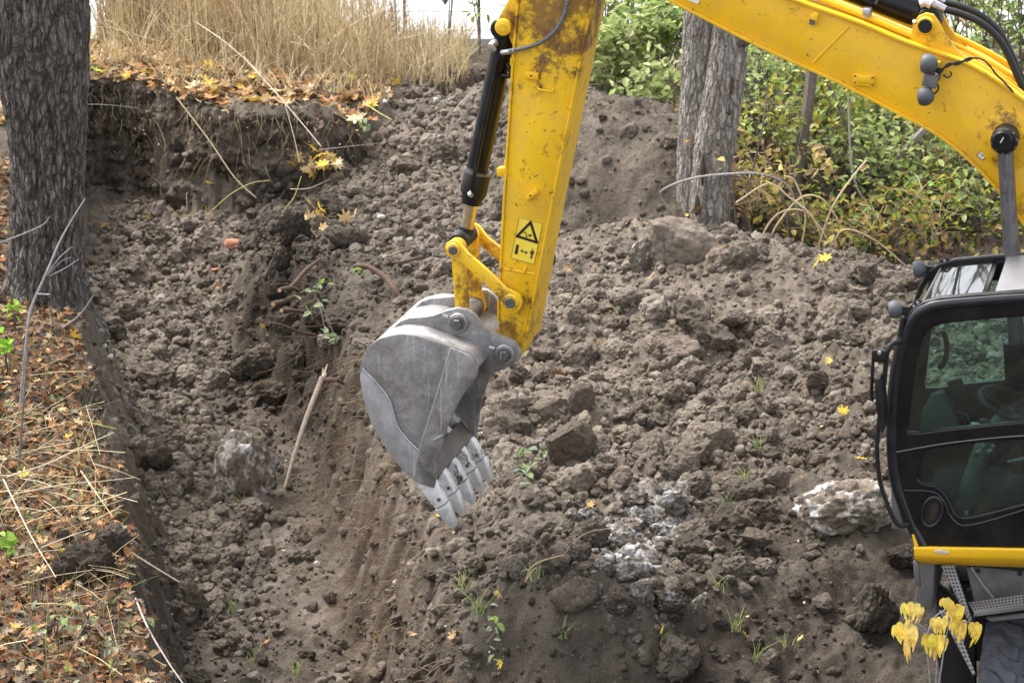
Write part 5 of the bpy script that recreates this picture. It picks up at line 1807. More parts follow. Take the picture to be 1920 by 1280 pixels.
def rock(px, py, wpx, hpx, col, label, seed, name='soil_clod', cat='soil clod', depth=.8, rot=0.0, tilt=0.0, rough=.8, cuts=9, mat=None, sink=.45):
    g = hit(px, py + hpx * .30)
    d = math.sqrt(g.x ** 2 + g.y ** 2 + (CAMH - g.z) ** 2)
    w, h = wpx / FPX * d / 2, hpx / FPX * d / 2
    v, f = clod_shape(seed, 5 if wpx > 44 else (4 if wpx > 24 else 3), rough, cuts)
    me = np_mesh(name, v, f)
    o = link(name, me, mat or M_CLOD)
    o.location = (g.x, g.y + w * depth * .35, g.z + h * (1 - sink))
    o.rotation_euler = (0, tilt, rot)
    o.scale = (w * 1.1, w * depth * 1.1, h * 1.5)
    o.color = (*col, 1)
    return tag(o, label, cat)


def lime_material():
    m, n, l, p = nodes('lime_stained_rock')
    oc = n.new('ShaderNodeTexCoord').outputs['Object']
    a = noise(n, l, 2.9, 9, 0.72, oc, 0.5)
    b = noise(n, l, 9, 6, 0.7, oc)
    base = ramp(n, [(0.3, (0.10, 0.078, 0.058)), (0.5, (0.19, 0.155, 0.12)), (0.7, (0.29, 0.255, 0.215))])
    l.new(b.outputs[0], base.inputs[0])
    k = ramp(n, [(0.515, (0, 0, 0)), (0.585, (1, 1, 1))])
    l.new(a.outputs[0], k.inputs[0])
    c = mix(n, l, math_n(n, l, 'MULTIPLY', k.outputs[0], .92), base.outputs[0], (0.62, 0.60, 0.585))
    l.new(c, p.inputs['Base Color'])
    p.inputs['Roughness'].default_value = .95
    p.inputs['Specular IOR Level'].default_value = .12
    q = bump(n, l, a.outputs[0], .5, .08)
    l.new(bump(n, l, b.outputs[0], .7, .03, q), p.inputs['Normal'])
    return m


M_LIME = lime_material()
rock(446, 885, 126, 138, (.05, .62, .35), 'lime stained boulder in the trench beside the broken stick', 501, 'boulder', 'boulder', .8, .4, .1, .8, 6, M_LIME)
rock(1572, 945, 205, 118, (.12, .60, .35), 'large lime stained boulder in the heap beside the cab', 502, 'boulder', 'boulder', .8, .2, -.1, .75, 7, M_LIME, .8)
rock(1262, 462, 168, 112, (-.1, .16, .1), 'earthy boulder at the foot of the double tree trunk', 503, 'boulder', 'boulder', .8, .1, .12, .5, 9, None, .5)
rock(1205, 478, 56, 84, (.2, .80, .1), 'pale streaked stone slab leaning on the earthy boulder', 504, 'stone_slab', 'stone', .5, .5, .5, .5, 10, M_LIME)
rock(1093, 748, 58, 62, (.35, 0, .35), 'angular dark clod with a deep shadow under it', 505, rot=.6, tilt=-.4, cuts=14, rough=.5)
rock(1286, 886, 66, 52, (.45, 0, .1), 'blocky dark clod above the ash grey patch', 506, rot=.2, cuts=12)
rock(1080, 1124, 86, 80, (.5, 0, .2), 'biggest of the blocky clods on the front edge of the heap', 507, rot=.3, cuts=13, rough=.7)
rock(1162, 1132, 74, 62, (.45, 0, .3), 'brown clod beside the biggest clod on the front edge', 508, rot=1.1, cuts=11)
rock(1232, 1112, 42, 40, (.4, .1, .1), 'small upright clod on the front edge of the heap', 509, rot=.5, cuts=11)
rock(1262, 1118, 52, 62, (.35, .05, .1), 'cracked clod stack above the pale bone shaped stone', 510, rot=2.2, cuts=9)
rock(1066, 838, 100, 104, (.05, .12, .3), 'broad pale clod face to the right of the bucket teeth', 511, rot=.4, tilt=.3, cuts=10, rough=.6)
rock(1035, 768, 104, 66, (.05, 0, .2), 'wide flat clod below the dark angular clod', 512, rot=.1, cuts=10, rough=.6)
rock(652, 452, 66, 54, (.55, .05, .1), 'dark grey angular stone beside the pile of yellow leaves', 513, 'stone', 'stone', .8, .3, .1, .4, 13)
rock(610, 645, 40, 30, (.2, .3, .1), 'pale stone wedged in the bank behind the bucket', 514, 'stone', 'stone', rot=.3)
rock(690, 650, 58, 30, (.0, .25, .1), 'pale stone poking out of the bank against the bucket shell', 515, 'stone', 'stone', rot=.3, tilt=.4)
rock(168, 1062, 126, 86, (.95, 0, 0), 'large dark soil lump lying on the leafy bank', 516, rot=.2, rough=1.0, cuts=7)
rock(206, 1020, 96, 66, (.92, 0, 0), 'dark soil lump behind the large lump on the bank', 517, rot=1.2, rough=1.0, cuts=7)
rock(118, 1010, 34, 34, (.9, .0, 0), 'small dark lump at the end of a straw on the bank', 518)
rock(212, 1112, 34, 26, (.95, 0, 0), 'small dark lump below the large lump on the bank', 519)
rock(1640, 1150, 92, 110, (.95, 0, 0), 'large rounded lump of dark soil in front of the cab', 520, rot=.4, tilt=.5, rough=.9, cuts=7)
rock(1700, 1052, 84, 48, (.85, 0, 0), 'dark clod under the front corner of the cab', 521, rot=.2)
rock(355, 1128, 74, 74, (.45, 0, .1), 'cracked upright clod at the foot of the trench wall', 522, rot=.4, cuts=12, rough=1.1)
rock(352, 1085, 52, 36, (.35, .1, .1), 'flat clod on top of the cracked clod in the trench', 523, rot=.9)
rock(290, 862, 78, 62, (.35, 0, .2), 'grassy brown clod in the trench beside the leafy bank', 524, rot=.3)
rock(345, 900, 66, 62, (.25, 0, .1), 'cracked clod touching the lime stained boulder in the trench', 525, rot=1.3, cuts=12)
rock(505, 742, 86, 60, (.4, 0, .2), 'rooty soil lump on the trench edge below the cut roots', 526, rot=.2)
rock(1345, 830, 90, 64, (.15, 0, .2), 'smooth sloping clod in the middle of the heap', 527, rot=.5, tilt=.3, rough=.5)
rock(1290, 660, 116, 56, (0, 0, .4), 'long smooth brown clod high on the heap', 528, rot=.6, tilt=.25, rough=.5)
rock(1185, 560, 72, 44, (.05, .05, .2), 'pale square clod below the earthy boulder', 529, rot=.4)
rock(1370, 605, 90, 46, (.05, .05, .2), 'pale broad clod above the middle of the heap', 530, rot=.9)
rock(1165, 905, 50, 34, (.4, 0, .1), 'dark clod at the upper end of the ash patch', 531)
rock(1600, 585, 66, 46, (.25, .0, .1), 'rounded clod near the crest by the roof lamps', 532)
rock(1655, 545, 44, 40, (.1, .05, .1), 'round pale clod on the crest near the far roof lamp', 533)
rock(1310, 1135, 30, 46, (-.1, .75, .1), 'pale bone shaped stone on the front edge of the heap', 534, 'stone', 'stone', .5, .2, .6, .8, 9, M_LIME)
rock(393, 1170, 30, 40, (-.1, .75, .1), 'pale bone shaped stone on the trench floor', 535, 'stone', 'stone', .5, .2, .6, .8, 9, M_LIME)
rock(1180, 1075, 66, 40, (.2, .85, 0), 'ash grey clod at the lower end of the ash patch', 536, rough=1.1)
rock(1225, 985, 60, 60, (.25, .8, 0), 'ash grey cracked clod at the upper end of the ash patch', 537, rough=1.2)
rock(1105, 1010, 84, 60, (.5, .35, .1), 'dark clod with ash grey top beside the ash patch', 538, rough=1.1)
rock(1415, 1010, 70, 40, (.55, 0, .1), 'low dark clod between ash patch and lime stained boulder', 539)
rock(1390, 930, 84, 62, (.5, 0, .1), 'grassy dark clod between ash patch and lime stained boulder', 540)
rock(1455, 900, 50, 40, (.4, .05, .1), 'clod touching the upper side of the large boulder', 541)

for k, (a, b, w, h_, mo_) in enumerate([(548, 425, 60, 90, .85), (535, 480, 46, 60, .9), (575, 470, 60, 44, .75), (600, 600, 80, 50, .85), (545, 600, 60, 56, .9), (500, 672, 84, 60, .7), (450, 690, 70, 56, .5), (560, 660, 66, 70, .8), (640, 600, 70, 40, .6), (530, 540, 50, 56, .95)]):
    rock(a, b, w, h_, (mo_, 0, .2), 'ragged rooty soil lump ' + ['under the upper leaf pile', 'below the hanging yellow straw', 'left of the dark angular stone', 'behind the leafy twig', 'right under the bent root', 'lowest on the trench edge', 'beside the trench clods', 'above the broken branch', 'between leafy twig and bucket', 'in front of the thick root stubs'][k], 580 + k, rot=k * .7, rough=1.2, cuts=5, sink=.75)['group'] = 'rooty lumps on the bank corner'
M_BRICK = plain('brick_clay', (0.34, 0.16, 0.10), 0.9, 0, 0.2, 0.35, 14, 0.5)
M_STONEW = plain('white_stone', (0.46, 0.45, 0.44), 0.8, 0, 0.2, 0.15, 14, 0.3)
rock(440, 463, 48, 24, (0, 0, 0), 'broken red brick lying on the pale soil fan', 551, 'brick_fragment', 'brick', .8, .3, .15, .35, 14, M_BRICK)
rock(405, 508, 22, 12, (0, 0, 0), 'small red brick chip on the pale soil fan', 552, 'brick_fragment', 'brick', .8, .6, .1, .35, 12, M_BRICK)
for k, (a, b, w, lb_) in enumerate([(715, 410, 15, 'white pebble behind the piston rod'), (722, 196, 11, 'white pebble on the far slope left of the cylinder'), (818, 190, 14, 'pale pebble on the far slope beside the cylinder'), (594, 1057, 12, 'white pebble on the trench floor below the stick'),
                                    (205, 672, 17, 'white stone chip on the rim of the trench'), (196, 650, 11, 'small white chip on the rim of the trench'), (170, 288, 22, 'pale stone stuck in the cut earth face'), (742, 1098, 13, 'pale pebble at the foot of the heap bank')]):
    rock(a, b, w, w * .8, (0, 0, 0), lb_, 560 + k, 'pebble', 'pebble', .9, k, .1, .5, 9, M_STONEW, .2)

# ================================================================== TREES
def bark_material(name, c0, c1, c2):
    m, n, l, p = nodes(name)
    a = n.new('ShaderNodeAttribute')
    a.attribute_name = 'groove'
    pos = n.new('ShaderNodeNewGeometry').outputs['Position']
    mp = n.new('ShaderNodeMapping')
    mp.inputs['Scale'].default_value = (1, 1, .5)
    l.new(pos, mp.inputs['Vector'])
    n1 = noise(n, l, 30, 7, 0.72, mp.outputs[0], .4)
    n2 = noise(n, l, 1.8, 4, 0.6, pos)
    # fissures between bark plates
    wn_ = noise(n, l, 5.0, 4, 0.6, pos)
    sc_ = n.new('ShaderNodeVectorMath')
    sc_.operation = 'SCALE'
    sc_.inputs['Scale'].default_value = 0.11
    l.new(wn_.outputs['Color'], sc_.inputs[0])
    ad_ = n.new('ShaderNodeVectorMath')
    l.new(pos, ad_.inputs[0])
    l.new(sc_.outputs[0], ad_.inputs[1])
    m2 = n.new('ShaderNodeMapping')
    m2.inputs['Scale'].default_value = (1, 1, .22)
    l.new(ad_.outputs[0], m2.inputs['Vector'])
    fis = []
    for sc in (17, 34):
        vo = n.new('ShaderNodeTexVoronoi')
        vo.feature = 'DISTANCE_TO_EDGE'
        vo.inputs['Scale'].default_value = sc
        l.new(m2.outputs[0], vo.inputs['Vector'])
        fr = ramp(n, [(0.0, (0, 0, 0)), (0.16, (1, 1, 1))])
        l.new(vo.outputs['Distance'], fr.inputs[0])
        fis.append(fr.outputs[0])
    fv = math_n(n, l, 'MULTIPLY', fis[0], math_n(n, l, 'ADD', math_n(n, l, 'MULTIPLY', fis[1], .45), .55))
    s = math_n(n, l, 'ADD', math_n(n, l, 'MULTIPLY', a.outputs['Fac'], .22), math_n(n, l, 'MULTIPLY', n1.outputs[0], .45))
    s = math_n(n, l, 'ADD', s, math_n(n, l, 'MULTIPLY', fv, .38))
    r = ramp(n, [(0.18, c0), (0.52, c1), (0.85, c2)])
    l.new(s, r.inputs[0])
    mo = ramp(n, [(0.5, (0, 0, 0)), (0.75, (1, 1, 1))])
    l.new(n2.outputs[0], mo.inputs[0])
    c = mix(n, l, math_n(n, l, 'MULTIPLY', mo.outputs[0], .30), r.outputs[0], (0.10, 0.105, 0.075))
    l.new(c, p.inputs['Base Color'])
    p.inputs['Roughness'].default_value = 0.95
    p.inputs['Specular IOR Level'].default_value = 0.15
    b_ = bump(n, l, fv, .9, .03)
    l.new(bump(n, l, n1.outputs[0], .8, .02, b_), p.inputs['Normal'])
    return m


M_BARKL = bark_material('dark_bark', (0.020, 0.017, 0.015), (0.095, 0.083, 0.075), (0.23, 0.21, 0.195))
M_BARKR = bark_material('grey_bark', (0.085, 0.072, 0.062), (0.27, 0.242, 0.218), (0.46, 0.42, 0.385))
M_TWIG = plain('twig_bark', (0.12, 0.10, 0.085), 0.85, 0, 0.2, 0.4, 30, 0.4)
M_TWIGP = plain('pale_twig', (0.30, 0.27, 0.26), 0.8, 0, 0.2, 0.25, 30, 0.3)
M_STRAW = plain('dry_straw', (0.52, 0.42, 0.26), 0.7, 0, 0.3, 0.3, 25, 0.2)
M_STRAWP = plain('pale_straw', (0.46, 0.39, 0.29), 0.7, 0, 0.3, 0.2, 25, 0.2)
M_STRAWG = plain('greenish_straw', (0.42, 0.40, 0.12), 0.7, 0, 0.3, 0.25, 25, 0.2)
M_ROOT = plain('root_bark', (0.085, 0.055, 0.038), 0.9, 0, 0.2, 0.4, 25, 0.5)
M_ROOTC = plain('root_cut_wood', (0.42, 0.30, 0.17), 0.8, 0, 0.2, 0.2, 30, 0.3)
M_LEAFS = colattr_material('leaf_tints', 0.8, 0.4, None, 0.1)
M_LITTER = colattr_material('fallen_leaf_tints', 0.8, 0.12, None, 0.2)
M_GRASS = colattr_material('dry_grass_tints', 0.7, 0.2, None, 0.25)
M_LEAFO = objcol_material('single_leaf', 0.6, 0.2)


def trunk(name, prof, Y, mat, parent, seed, ridge=.022, nang=120, step=.022, freq=11, Yf=None):
    """prof: [(px, py, widthpx)] from the bottom up, standing at depth Y"""
    P = []
    for i, (px, py, w) in enumerate(prof):
        yy = Y if Yf is None else Yf[i]
        q = at_y(px, py, yy)
        d = math.sqrt(q.x ** 2 + q.y ** 2 + (CAMH - q.z) ** 2)
        P.append((q, w / FPX * d / 2))
    c = catmull([a for a, b in P], 24)
    rr = np.interp(np.linspace(0, len(P) - 1, len(c)), range(len(P)), [b for a, b in P])
    C = np.array([p[:] for p in c])
    L = np.r_[0, np.cumsum(np.linalg.norm(np.diff(C, axis=0), axis=1))]
    s = np.arange(0, L[-1], step)
    C = np.stack([np.interp(s, L, C[:, k]) for k in range(3)], -1)
    rr = np.interp(s, L, rr)
    th = np.linspace(0, 2 * np.pi, nang, endpoint=False)
    S, T = np.meshgrid(s, th, indexing='ij')
    cx, sx = np.cos(T), np.sin(T)
    def ang(fr, fz, sd, w=0.0):
        pp = np.stack([cx.ravel() * fr, sx.ravel() * fr, S.ravel() * fz], -1)
        if w: pp = pp + w * np.stack([pn3(pp * .7, sd + 3), pn3(pp * .7 + 9, sd + 4), 0 * pp[:, 0]], -1)
        return pn3(pp, sd).reshape(S.shape)
    fur = 1 - np.abs(ang(freq * .42, 2.2, seed, 1.1)) * 2.6          # furrows
    fur2 = 1 - np.abs(ang(freq * .8, 5.5, seed + 7, .9)) * 2.6
    plate = -np.clip(fur, 0, 1) ** 2 * .8 - np.clip(fur2, 0, 1) ** 2 * .4
    form = ang(1.1, .55, seed + 11) * .10 + ang(2.2, 1.2, seed + 12) * .05
    r = rr[:, None] * (1 + form) + plate * ridge + ang(freq * 3, 16, seed + 15) * ridge * .14
    tv_ = np.gradient(C, axis=0)
    tv_ /= np.linalg.norm(tv_, axis=1, keepdims=True)
    ux = np.array([1.0, 0, 0])
    e1 = ux[None] - (tv_ @ ux)[:, None] * tv_
    e1 /= np.linalg.norm(e1, axis=1, keepdims=True)
    e2 = np.cross(tv_, e1)
    V = C[:, None, :] + r[..., None] * (cx[..., None] * e1[:, None, :] + sx[..., None] * e2[:, None, :])
    ns_, na = S.shape
    ids = np.arange(ns_ * na).reshape(ns_, na)
    nx_ = np.roll(ids, -1, axis=1)
    Fq = np.stack([ids[:-1], nx_[:-1], nx_[1:], ids[1:]], -1).reshape(-1, 4)
    me = np_mesh(name, V.reshape(-1, 3), Fq)
    fattr(me, 'groove', np.clip(1 + plate * .9, 0, 1).ravel())
    return link(name, me, mat, parent), C, rr


def leaf_cloud(centers, size, cols, ns=3, flat_=.5, elong=.62):
    """elliptic folded leaves at the given points -> verts, quads, colours"""
    N = len(centers)
    a = rng.uniform(0, 2 * np.pi, N)
    tilt = rng.normal(0, flat_, N)
    roll = rng.normal(0, flat_, N)
    d = np.stack([np.cos(a) * np.cos(tilt), np.sin(a) * np.cos(tilt), np.sin(tilt)], -1)
    s = np.stack([-np.sin(a) * np.cos(roll), np.cos(a) * np.cos(roll), np.sin(roll)], -1)
    nn = np.cross(d, s)
    L = size * rng.uniform(.6, 1.2, N)
    W = L * elong * .5
    c = centers
    fold = .12
    pts = [c - d * (L * .5)[:, None],
           c - d * (L * .18)[:, None] + s * (W * .9)[:, None] + nn * (L * fold)[:, None],
           c + d * (L * .18)[:, None] + s * (W * .85)[:, None] + nn * (L * fold * .6)[:, None],
           c + d * (L * .52)[:, None] - nn * (L * .10)[:, None],
           c + d * (L * .18)[:, None] - s * (W * .85)[:, None] + nn * (L * fold * .6)[:, None],
           c - d * (L * .18)[:, None] - s * (W * .9)[:, None] + nn * (L * fold)[:, None]]
    V = np.stack(pts, 1).reshape(-1, 3)
    b = (np.arange(N) * 6)[:, None]
    F_ = np.concatenate([b + [0, 1, 2, 3], b + [0, 3, 4, 5]])
    ci = rng.integers(0, len(cols), N)
    col = np.asarray(cols)[ci] * rng.uniform(.7, 1.25, N)[:, None]
    return V, F_, np.repeat(col, 6, axis=0)


def cloud_object(name, parts, mat, parent=None):
    V, F_, Cc, o = [], [], [], 0
    mixed = len({q[1].shape[1] for q in parts}) > 1
    for v, f, c in parts:
        if mixed and f.shape[1] == 4:
            f = np.concatenate([f[:, [0, 1, 2]], f[:, [0, 2, 3]]])
        V.append(v); F_.append(f + o); Cc.append(c)
        o += len(v)
    me = np_mesh(name, np.concatenate(V), np.concatenate(F_), False)
    cattr(me, 'tint', np.concatenate(Cc))
    return link(name, me, mat, parent)


def crown(root, tips, n_per, spread, size, cols, name='crown'):
    P = []
    for t in tips:
        k = rng.integers(int(n_per * .6), int(n_per * 1.3) + 1)
        P.append(np.array(t[:])[None] + rng.normal(0, 1, (k, 3)) * np.array(spread))
    return cloud_object(name, [leaf_cloud(np.concatenate(P), size, cols, flat_=.55)], M_LEAFS, root)


# left tree
tl = empty('tree', tuple(on_z(84, 560, .48)))
tl_loc = tl.location.copy()


def reparent(o, root):
    o.parent = root
    o.matrix_parent_inverse = Matrix.Translation(-Vector(root.location)) @ Matrix.Identity(4)
    return o


YT = on_z(84, 552, .48).y
tk, Ct, _ = trunk('trunk', [(84, 620, 250), (84, 585, 200), (85, 550, 164), (85, 510, 145), (86, 440, 133), (89, 340, 134), (86, 250, 146), (80, 150, 172), (76, 60, 182), (76, -60, 176), (86, -260, 160), (100, -480, 140)], YT, M_BARKL, None, 11, .030, 150, .020, 9)
reparent(tk, tl)
lm_, _, _ = trunk('limb', [(70, 190, 90), (30, 90, 100), (-30, -40, 86), (-110, -220, 70), (-190, -420, 50)], YT - .1, M_BARKL, None, 23, .02, 80, .03)
reparent(lm_, tl)
lm_, _, _ = trunk('limb', [(90, -300, 90), (190, -480, 60), (330, -700, 40)], YT, M_BARKL, None, 25, .015, 60, .04)
reparent(lm_, tl)
tips = [Vector((-5.4 + rng.uniform(-1.6, 2.4), YT + rng.uniform(-1.6, 1.6), rng.uniform(5.6, 7.6))) for _ in range(60)]
cr_ = crown(None, tips, 26, (.28, .28, .22), .12, [(.40, .26, .04), (.30, .26, .05), (.42, .20, .03)])
reparent(cr_, tl)
tag(tl, 'thick dark barked tree trunk on the leafy bank beside the trench', 'tree')

# right double-trunk tree
YR = 23.9
tr_ = empty('tree', tuple(on_z(1318, 446, .62)))
for nm, pf, yy, sd_ in (('trunk', [(1308, 500, 88), (1309, 440, 84), (1307, 360, 80), (1308, 260, 78), (1315, 150, 76), (1322, 30, 80), (1326, -150, 66), (1322, -400, 56)], YR + .16, 31),
                        ('trunk', [(1330, 500, 84), (1330, 440, 80), (1334, 360, 78), (1342, 270, 80), (1356, 180, 78), (1366, 100, 72), (1373, 20, 66), (1384, -150, 62), (1402, -400, 52)], YR - .06, 37)):
    o, _, _ = trunk(nm, pf, yy, M_BARKR, None, sd_, .011, 120, .022, 8)
    reparent(o, tr_)
M_SCAR = plain('bark_wound', (0.075, 0.060, 0.050), 0.9, 0, 0.15, 0.5, 22, 0.6)
for (a, b, w, h) in ((1360, 208, 24, 26), (1372, 160, 12, 34), (1318, 318, 12, 66), (1306, 385, 12, 50)):
    q = at_y(a, b, YR - .235)
    v, f = clod_shape(int(a), 3, .8, 4)
    k_ = 25.0 / FPX / 2
    v = v * np.array([w * k_, .028, h * k_ * 1.3]) + np.array(q[:])
    reparent(link('bark_wound', np_mesh('bark_wound', v, f), M_SCAR), tr_)
q = at_y(1391, 80, YR - .16)
v, f = clod_shape(77, 4, .7, 3)
reparent(link('knot', np_mesh('knot', v * np.array([.09, .08, .055]) + np.array(q[:]), f), M_SCAR), tr_)
tips = [Vector((2.2 + rng.uniform(-2, 2), YR + rng.uniform(-1.8, 1.8), rng.uniform(5.8, 7.8))) for _ in range(60)]
reparent(crown(None, tips, 24, (.3, .3, .22), .12, [(.36, .30, .05), (.22, .28, .06)]), tr_)
tag(tr_, 'grey double trunk tree standing behind the soil heap', 'tree')

# bare trees across the road, mirrored in the cab roof
def bare_tree(x0, y0, h_, seed, label):
    r = np.random.default_rng(seed)
    rt = empty('bare_tree', (x0, y0, .5))
    MB().tube([(0, 0, -.1), (.1, 0, h_ * .35), (-.1, .1, h_ * .7), (.05, 0, h_)], [.22, .17, .11, .03], 10, 5).build('trunk', M_BARKR, rt)
    b_ = MB()
    for k in range(46):
        t = r.uniform(.3, .98)
        p0 = Vector((0, 0, h_ * t))
        a = r.uniform(0, 6.28)
        L = h_ * .34 * (1.15 - t) + .7
        e = p0 + Vector((math.cos(a) * L, math.sin(a) * L, L * r.uniform(.3, .9)))
        mid = p0.lerp(e, .5) + Vector((r.normal(0, .15), r.normal(0, .15), r.normal(.1, .1)))
        b_.tube([p0, mid, e], [.07 * (1.2 - t), .045 * (1.2 - t) + .008, .008], 5, 4)
        for j in range(4):
            q0 = mid.lerp(e, r.uniform(0, .9))
            q1 = q0 + Vector((r.normal(0, .5), r.normal(0, .5), r.uniform(.1, .8)))
            b_.tube([q0, q0.lerp(q1, .5) + Vector((0, 0, .08)), q1], [.02, .014, .006], 4)
    b_.build('limbs', M_BARKR, rt)
    return tag(rt, label, 'tree')


bare_tree(5.2, 47.5, 13, 5, 'bare tree across the road mirrored in the cab roof')
bare_tree(7.6, 48.5, 14, 6, 'second bare tree across the road beyond the thicket')
bare_tree(2.6, 49.0, 13, 8, 'third bare tree across the road beyond the double trunk')

# ================================================================== SHRUBS
GRN = [(.18, .29, .075), (.25, .37, .10), (.32, .44, .13), (.24, .33, .15)]
PALE = [(.35, .43, .16), (.45, .51, .23), (.32, .40, .14), (.52, .54, .28)]
YGR = [(.26, .30, .05), (.38, .36, .07), (.20, .26, .05), (.46, .38, .08)]
DRY = [(.30, .20, .09), (.22, .13, .06), (.40, .30, .12), (.20, .18, .06)]


def shrub(px, py, Y, height, width, nst, nleaf, size, cols, label, name='shrub', base_z=None, stemmat=None, lowfrac=.15, group='shrubs behind the heap', clump=.11):
    b = at_y(px, py, Y)
    bz = hz(b.x, Y) - .03 if base_z is None else base_z
    root = empty(name, (b.x, Y, bz))
    st = MB()
    tips = []
    for k in range(nst):
        a = rng.uniform(0, 2 * np.pi)
        rr = width * rng.uniform(.25, 1.0) * .5
        hh = height * rng.uniform(.65, 1.05)
        p0 = Vector((rng.normal(0, .06), rng.normal(0, .06), 0))
        p2 = Vector((math.cos(a) * rr, math.sin(a) * rr * .8, hh))
        p1 = p0.lerp(p2, .5) + Vector((rng.normal(0, .08), rng.normal(0, .08), hh * .12))
        c = catmull([p0, p1, p2], 5)
        r0 = .006 + .006 * height / 2 * rng.uniform(.6, 1.6)
        st.tube(c, list(np.linspace(r0, .003, len(c))), 5)
        for q in range(3):
            t = rng.uniform(lowfrac, 1)
            i = min(int(t * (len(c) - 1)), len(c) - 2)
            s0 = c[i]
            e = s0 + Vector((rng.normal(0, .22 * width), rng.normal(0, .22 * width), rng.uniform(.0, .28) * height * .6))
            st.tube([s0, s0.lerp(e, .5) + Vector((0, 0, .03)), e], [.004, .003, .002], 4)
            tips += [s0.lerp(e, .4), s0.lerp(e, .75), e]
        tips += [c[-1], c[-2], c[-3]]
    st.build('stem', stemmat or M_TWIG, root)
    per = max(2, nleaf // len(tips))
    crown(root, tips, per, (clump, clump, clump * .8), size, cols)
    return tag(root, label, 'shrub', group)


shrub(1165, 120, 27.6, 1.0, 1.0, 10, 950, .13, PALE, 'pale green leafy shrub on the crest between arm and tree')
shrub(1235, 60, 28.6, 1.4, 1.2, 10, 1100, .13, GRN + PALE, 'green shrub right behind the crest beside the tree trunk')
shrub(1130, 20, 29.8, 1.5, 1.2, 10, 1000, .13, PALE, 'tall pale shrub behind the crest next to the arm')
shrub(1250, -20, 30.2, 1.7, 1.3, 9, 700, .12, GRN + PALE, 'tall green shrub behind the tree trunk')
shrub(1215, 175, 26.9, .55, .7, 9, 420, .12, PALE, 'low pale shrub rooted in the smooth soil slope')
LBL = ['green round leaved shrub below the boom lamps', 'dense green shrub under the middle of the boom', 'light green shrub beside the double trunk', 'yellowish shrub in front of the dry twigs',
       'dark green shrub behind the leaning grey branches', 'bright green shrub below the lift cylinder eye', 'mixed green shrub above the cab roof', 'pale yellow shrub in the middle of the thicket',
       'deep green shrub behind the cab roof lamps', 'tall green shrub behind the boom', 'tall yellowing shrub behind the boom lamps', 'tall green shrub at the end of the thicket', 'tall dull green shrub behind the boom cylinder', 'ragged shrub behind the dry twigs']
SH = [(1700, 400, 26.6, 1.3, 1.2, GRN), (1560, 330, 27.0, 1.5, 1.2, GRN + PALE), (1440, 300, 26.6, 1.3, 1.0, GRN + PALE), (1560, 420, 25.6, 1.0, .9, YGR), (1660, 330, 27.6, 1.5, 1.2, GRN), (1810, 410, 26.2, 1.4, 1.2, PALE[:2] + GRN),
      (1880, 440, 25.4, 1.2, 1.0, GRN + YGR[:1]), (1545, 300, 26.2, 1.2, .9, YGR), (1770, 470, 25.0, .7, .9, GRN + DRY), (1560, 150, 29.6, 2.0, 1.6, GRN), (1720, 150, 29.6, 2.0, 1.5, GRN + YGR), (1900, 180, 29.0, 2.0, 1.5, GRN), (1840, 60, 31.0, 2.0, 1.6, GRN + DRY), (1450, 180, 29.0, 1.7, 1.4, GRN)]
for (a, b, Y, h_, w_, cl_), lb_ in zip(SH, LBL):
    shrub(a, b, Y, h_, w_, 12, 640, .09, cl_ + PALE[:3], lb_, clump=.18)
for k, (a, b, Y) in enumerate([(1480, 60, 32.0), (1640, 60, 32.6), (1780, 60, 32.6), (1930, 80, 32.0), (1340, 20, 31.6), (1420, 90, 30.6)]):
    shrub(a, b, Y, 2.2, 1.9, 11, 1000, .13, GRN + PALE + DRY[:1], ['far row shrub under the start of the boom', 'far row shrub above the slender trunk', 'far row shrub behind the arm cylinder', 'far row shrub behind the two hoses', 'far row shrub behind the top of the double trunk', 'far row shrub right of the double trunk'][k], group='far row of shrubs')
for k, (a, b, Y, h_, cl_, lb_) in enumerate([(1460, 330, 25.2, .9, PALE + YGR, 'low pale shrub right behind the arching twig'), (1530, 380, 24.9, .9, YGR + PALE, 'low yellow shrub behind the dry stalks'), (1610, 400, 24.9, .9, GRN + PALE, 'low green shrub between dry stalks and cab roof'), (1680, 420, 25.0, .9, PALE, 'low light green shrub over the far roof lamp'),
                                     (1750, 380, 25.4, 1.1, GRN + PALE, 'rounded light green shrub left of the lift cylinder'), (1830, 400, 25.2, 1.0, PALE, 'bright shrub just left of the lift cylinder rod'), (1420, 230, 26.0, 1.2, GRN + PALE, 'green shrub touching the double trunk'), (1640, 290, 26.2, 1.3, PALE + GRN, 'broad light green shrub under the boom curve')]):
    shrub(a, b, Y, h_, .9, 10, 360, .09, cl_, lb_, clump=.17)
for k, (a, b, Y, h_, cl_, lb_) in enumerate([(1500, 440, 23.9, .55, YGR + DRY, 'straggly yellow shrub on the crest among the dry stalks'), (1590, 460, 23.8, .5, GRN + YGR + DRY, 'straggly low shrub on the crest right of the dry stalks'), (1660, 470, 23.8, .55, DRY + YGR, 'straggly brown shrub behind the far roof lamp'),
                                     (1740, 475, 24.2, .6, GRN + YGR, 'straggly green shrub above the cab roof window'), (1820, 470, 24.4, .65, PALE + YGR, 'straggly pale shrub above the cab roof'), (1420, 420, 24.2, .6, DRY + YGR[:2], 'straggly dry shrub at the foot of the double trunk')]):
    shrub(a, b, Y, h_, .8, 11, 300, .085, cl_, lb_, clump=.15, stemmat=M_STRAW if k % 2 else M_TWIG)
shrub(1895, 455, 24.4, .5, .6, 6, 160, .11, PALE + YGR, 'low yellow green shrub just above the cab roof')
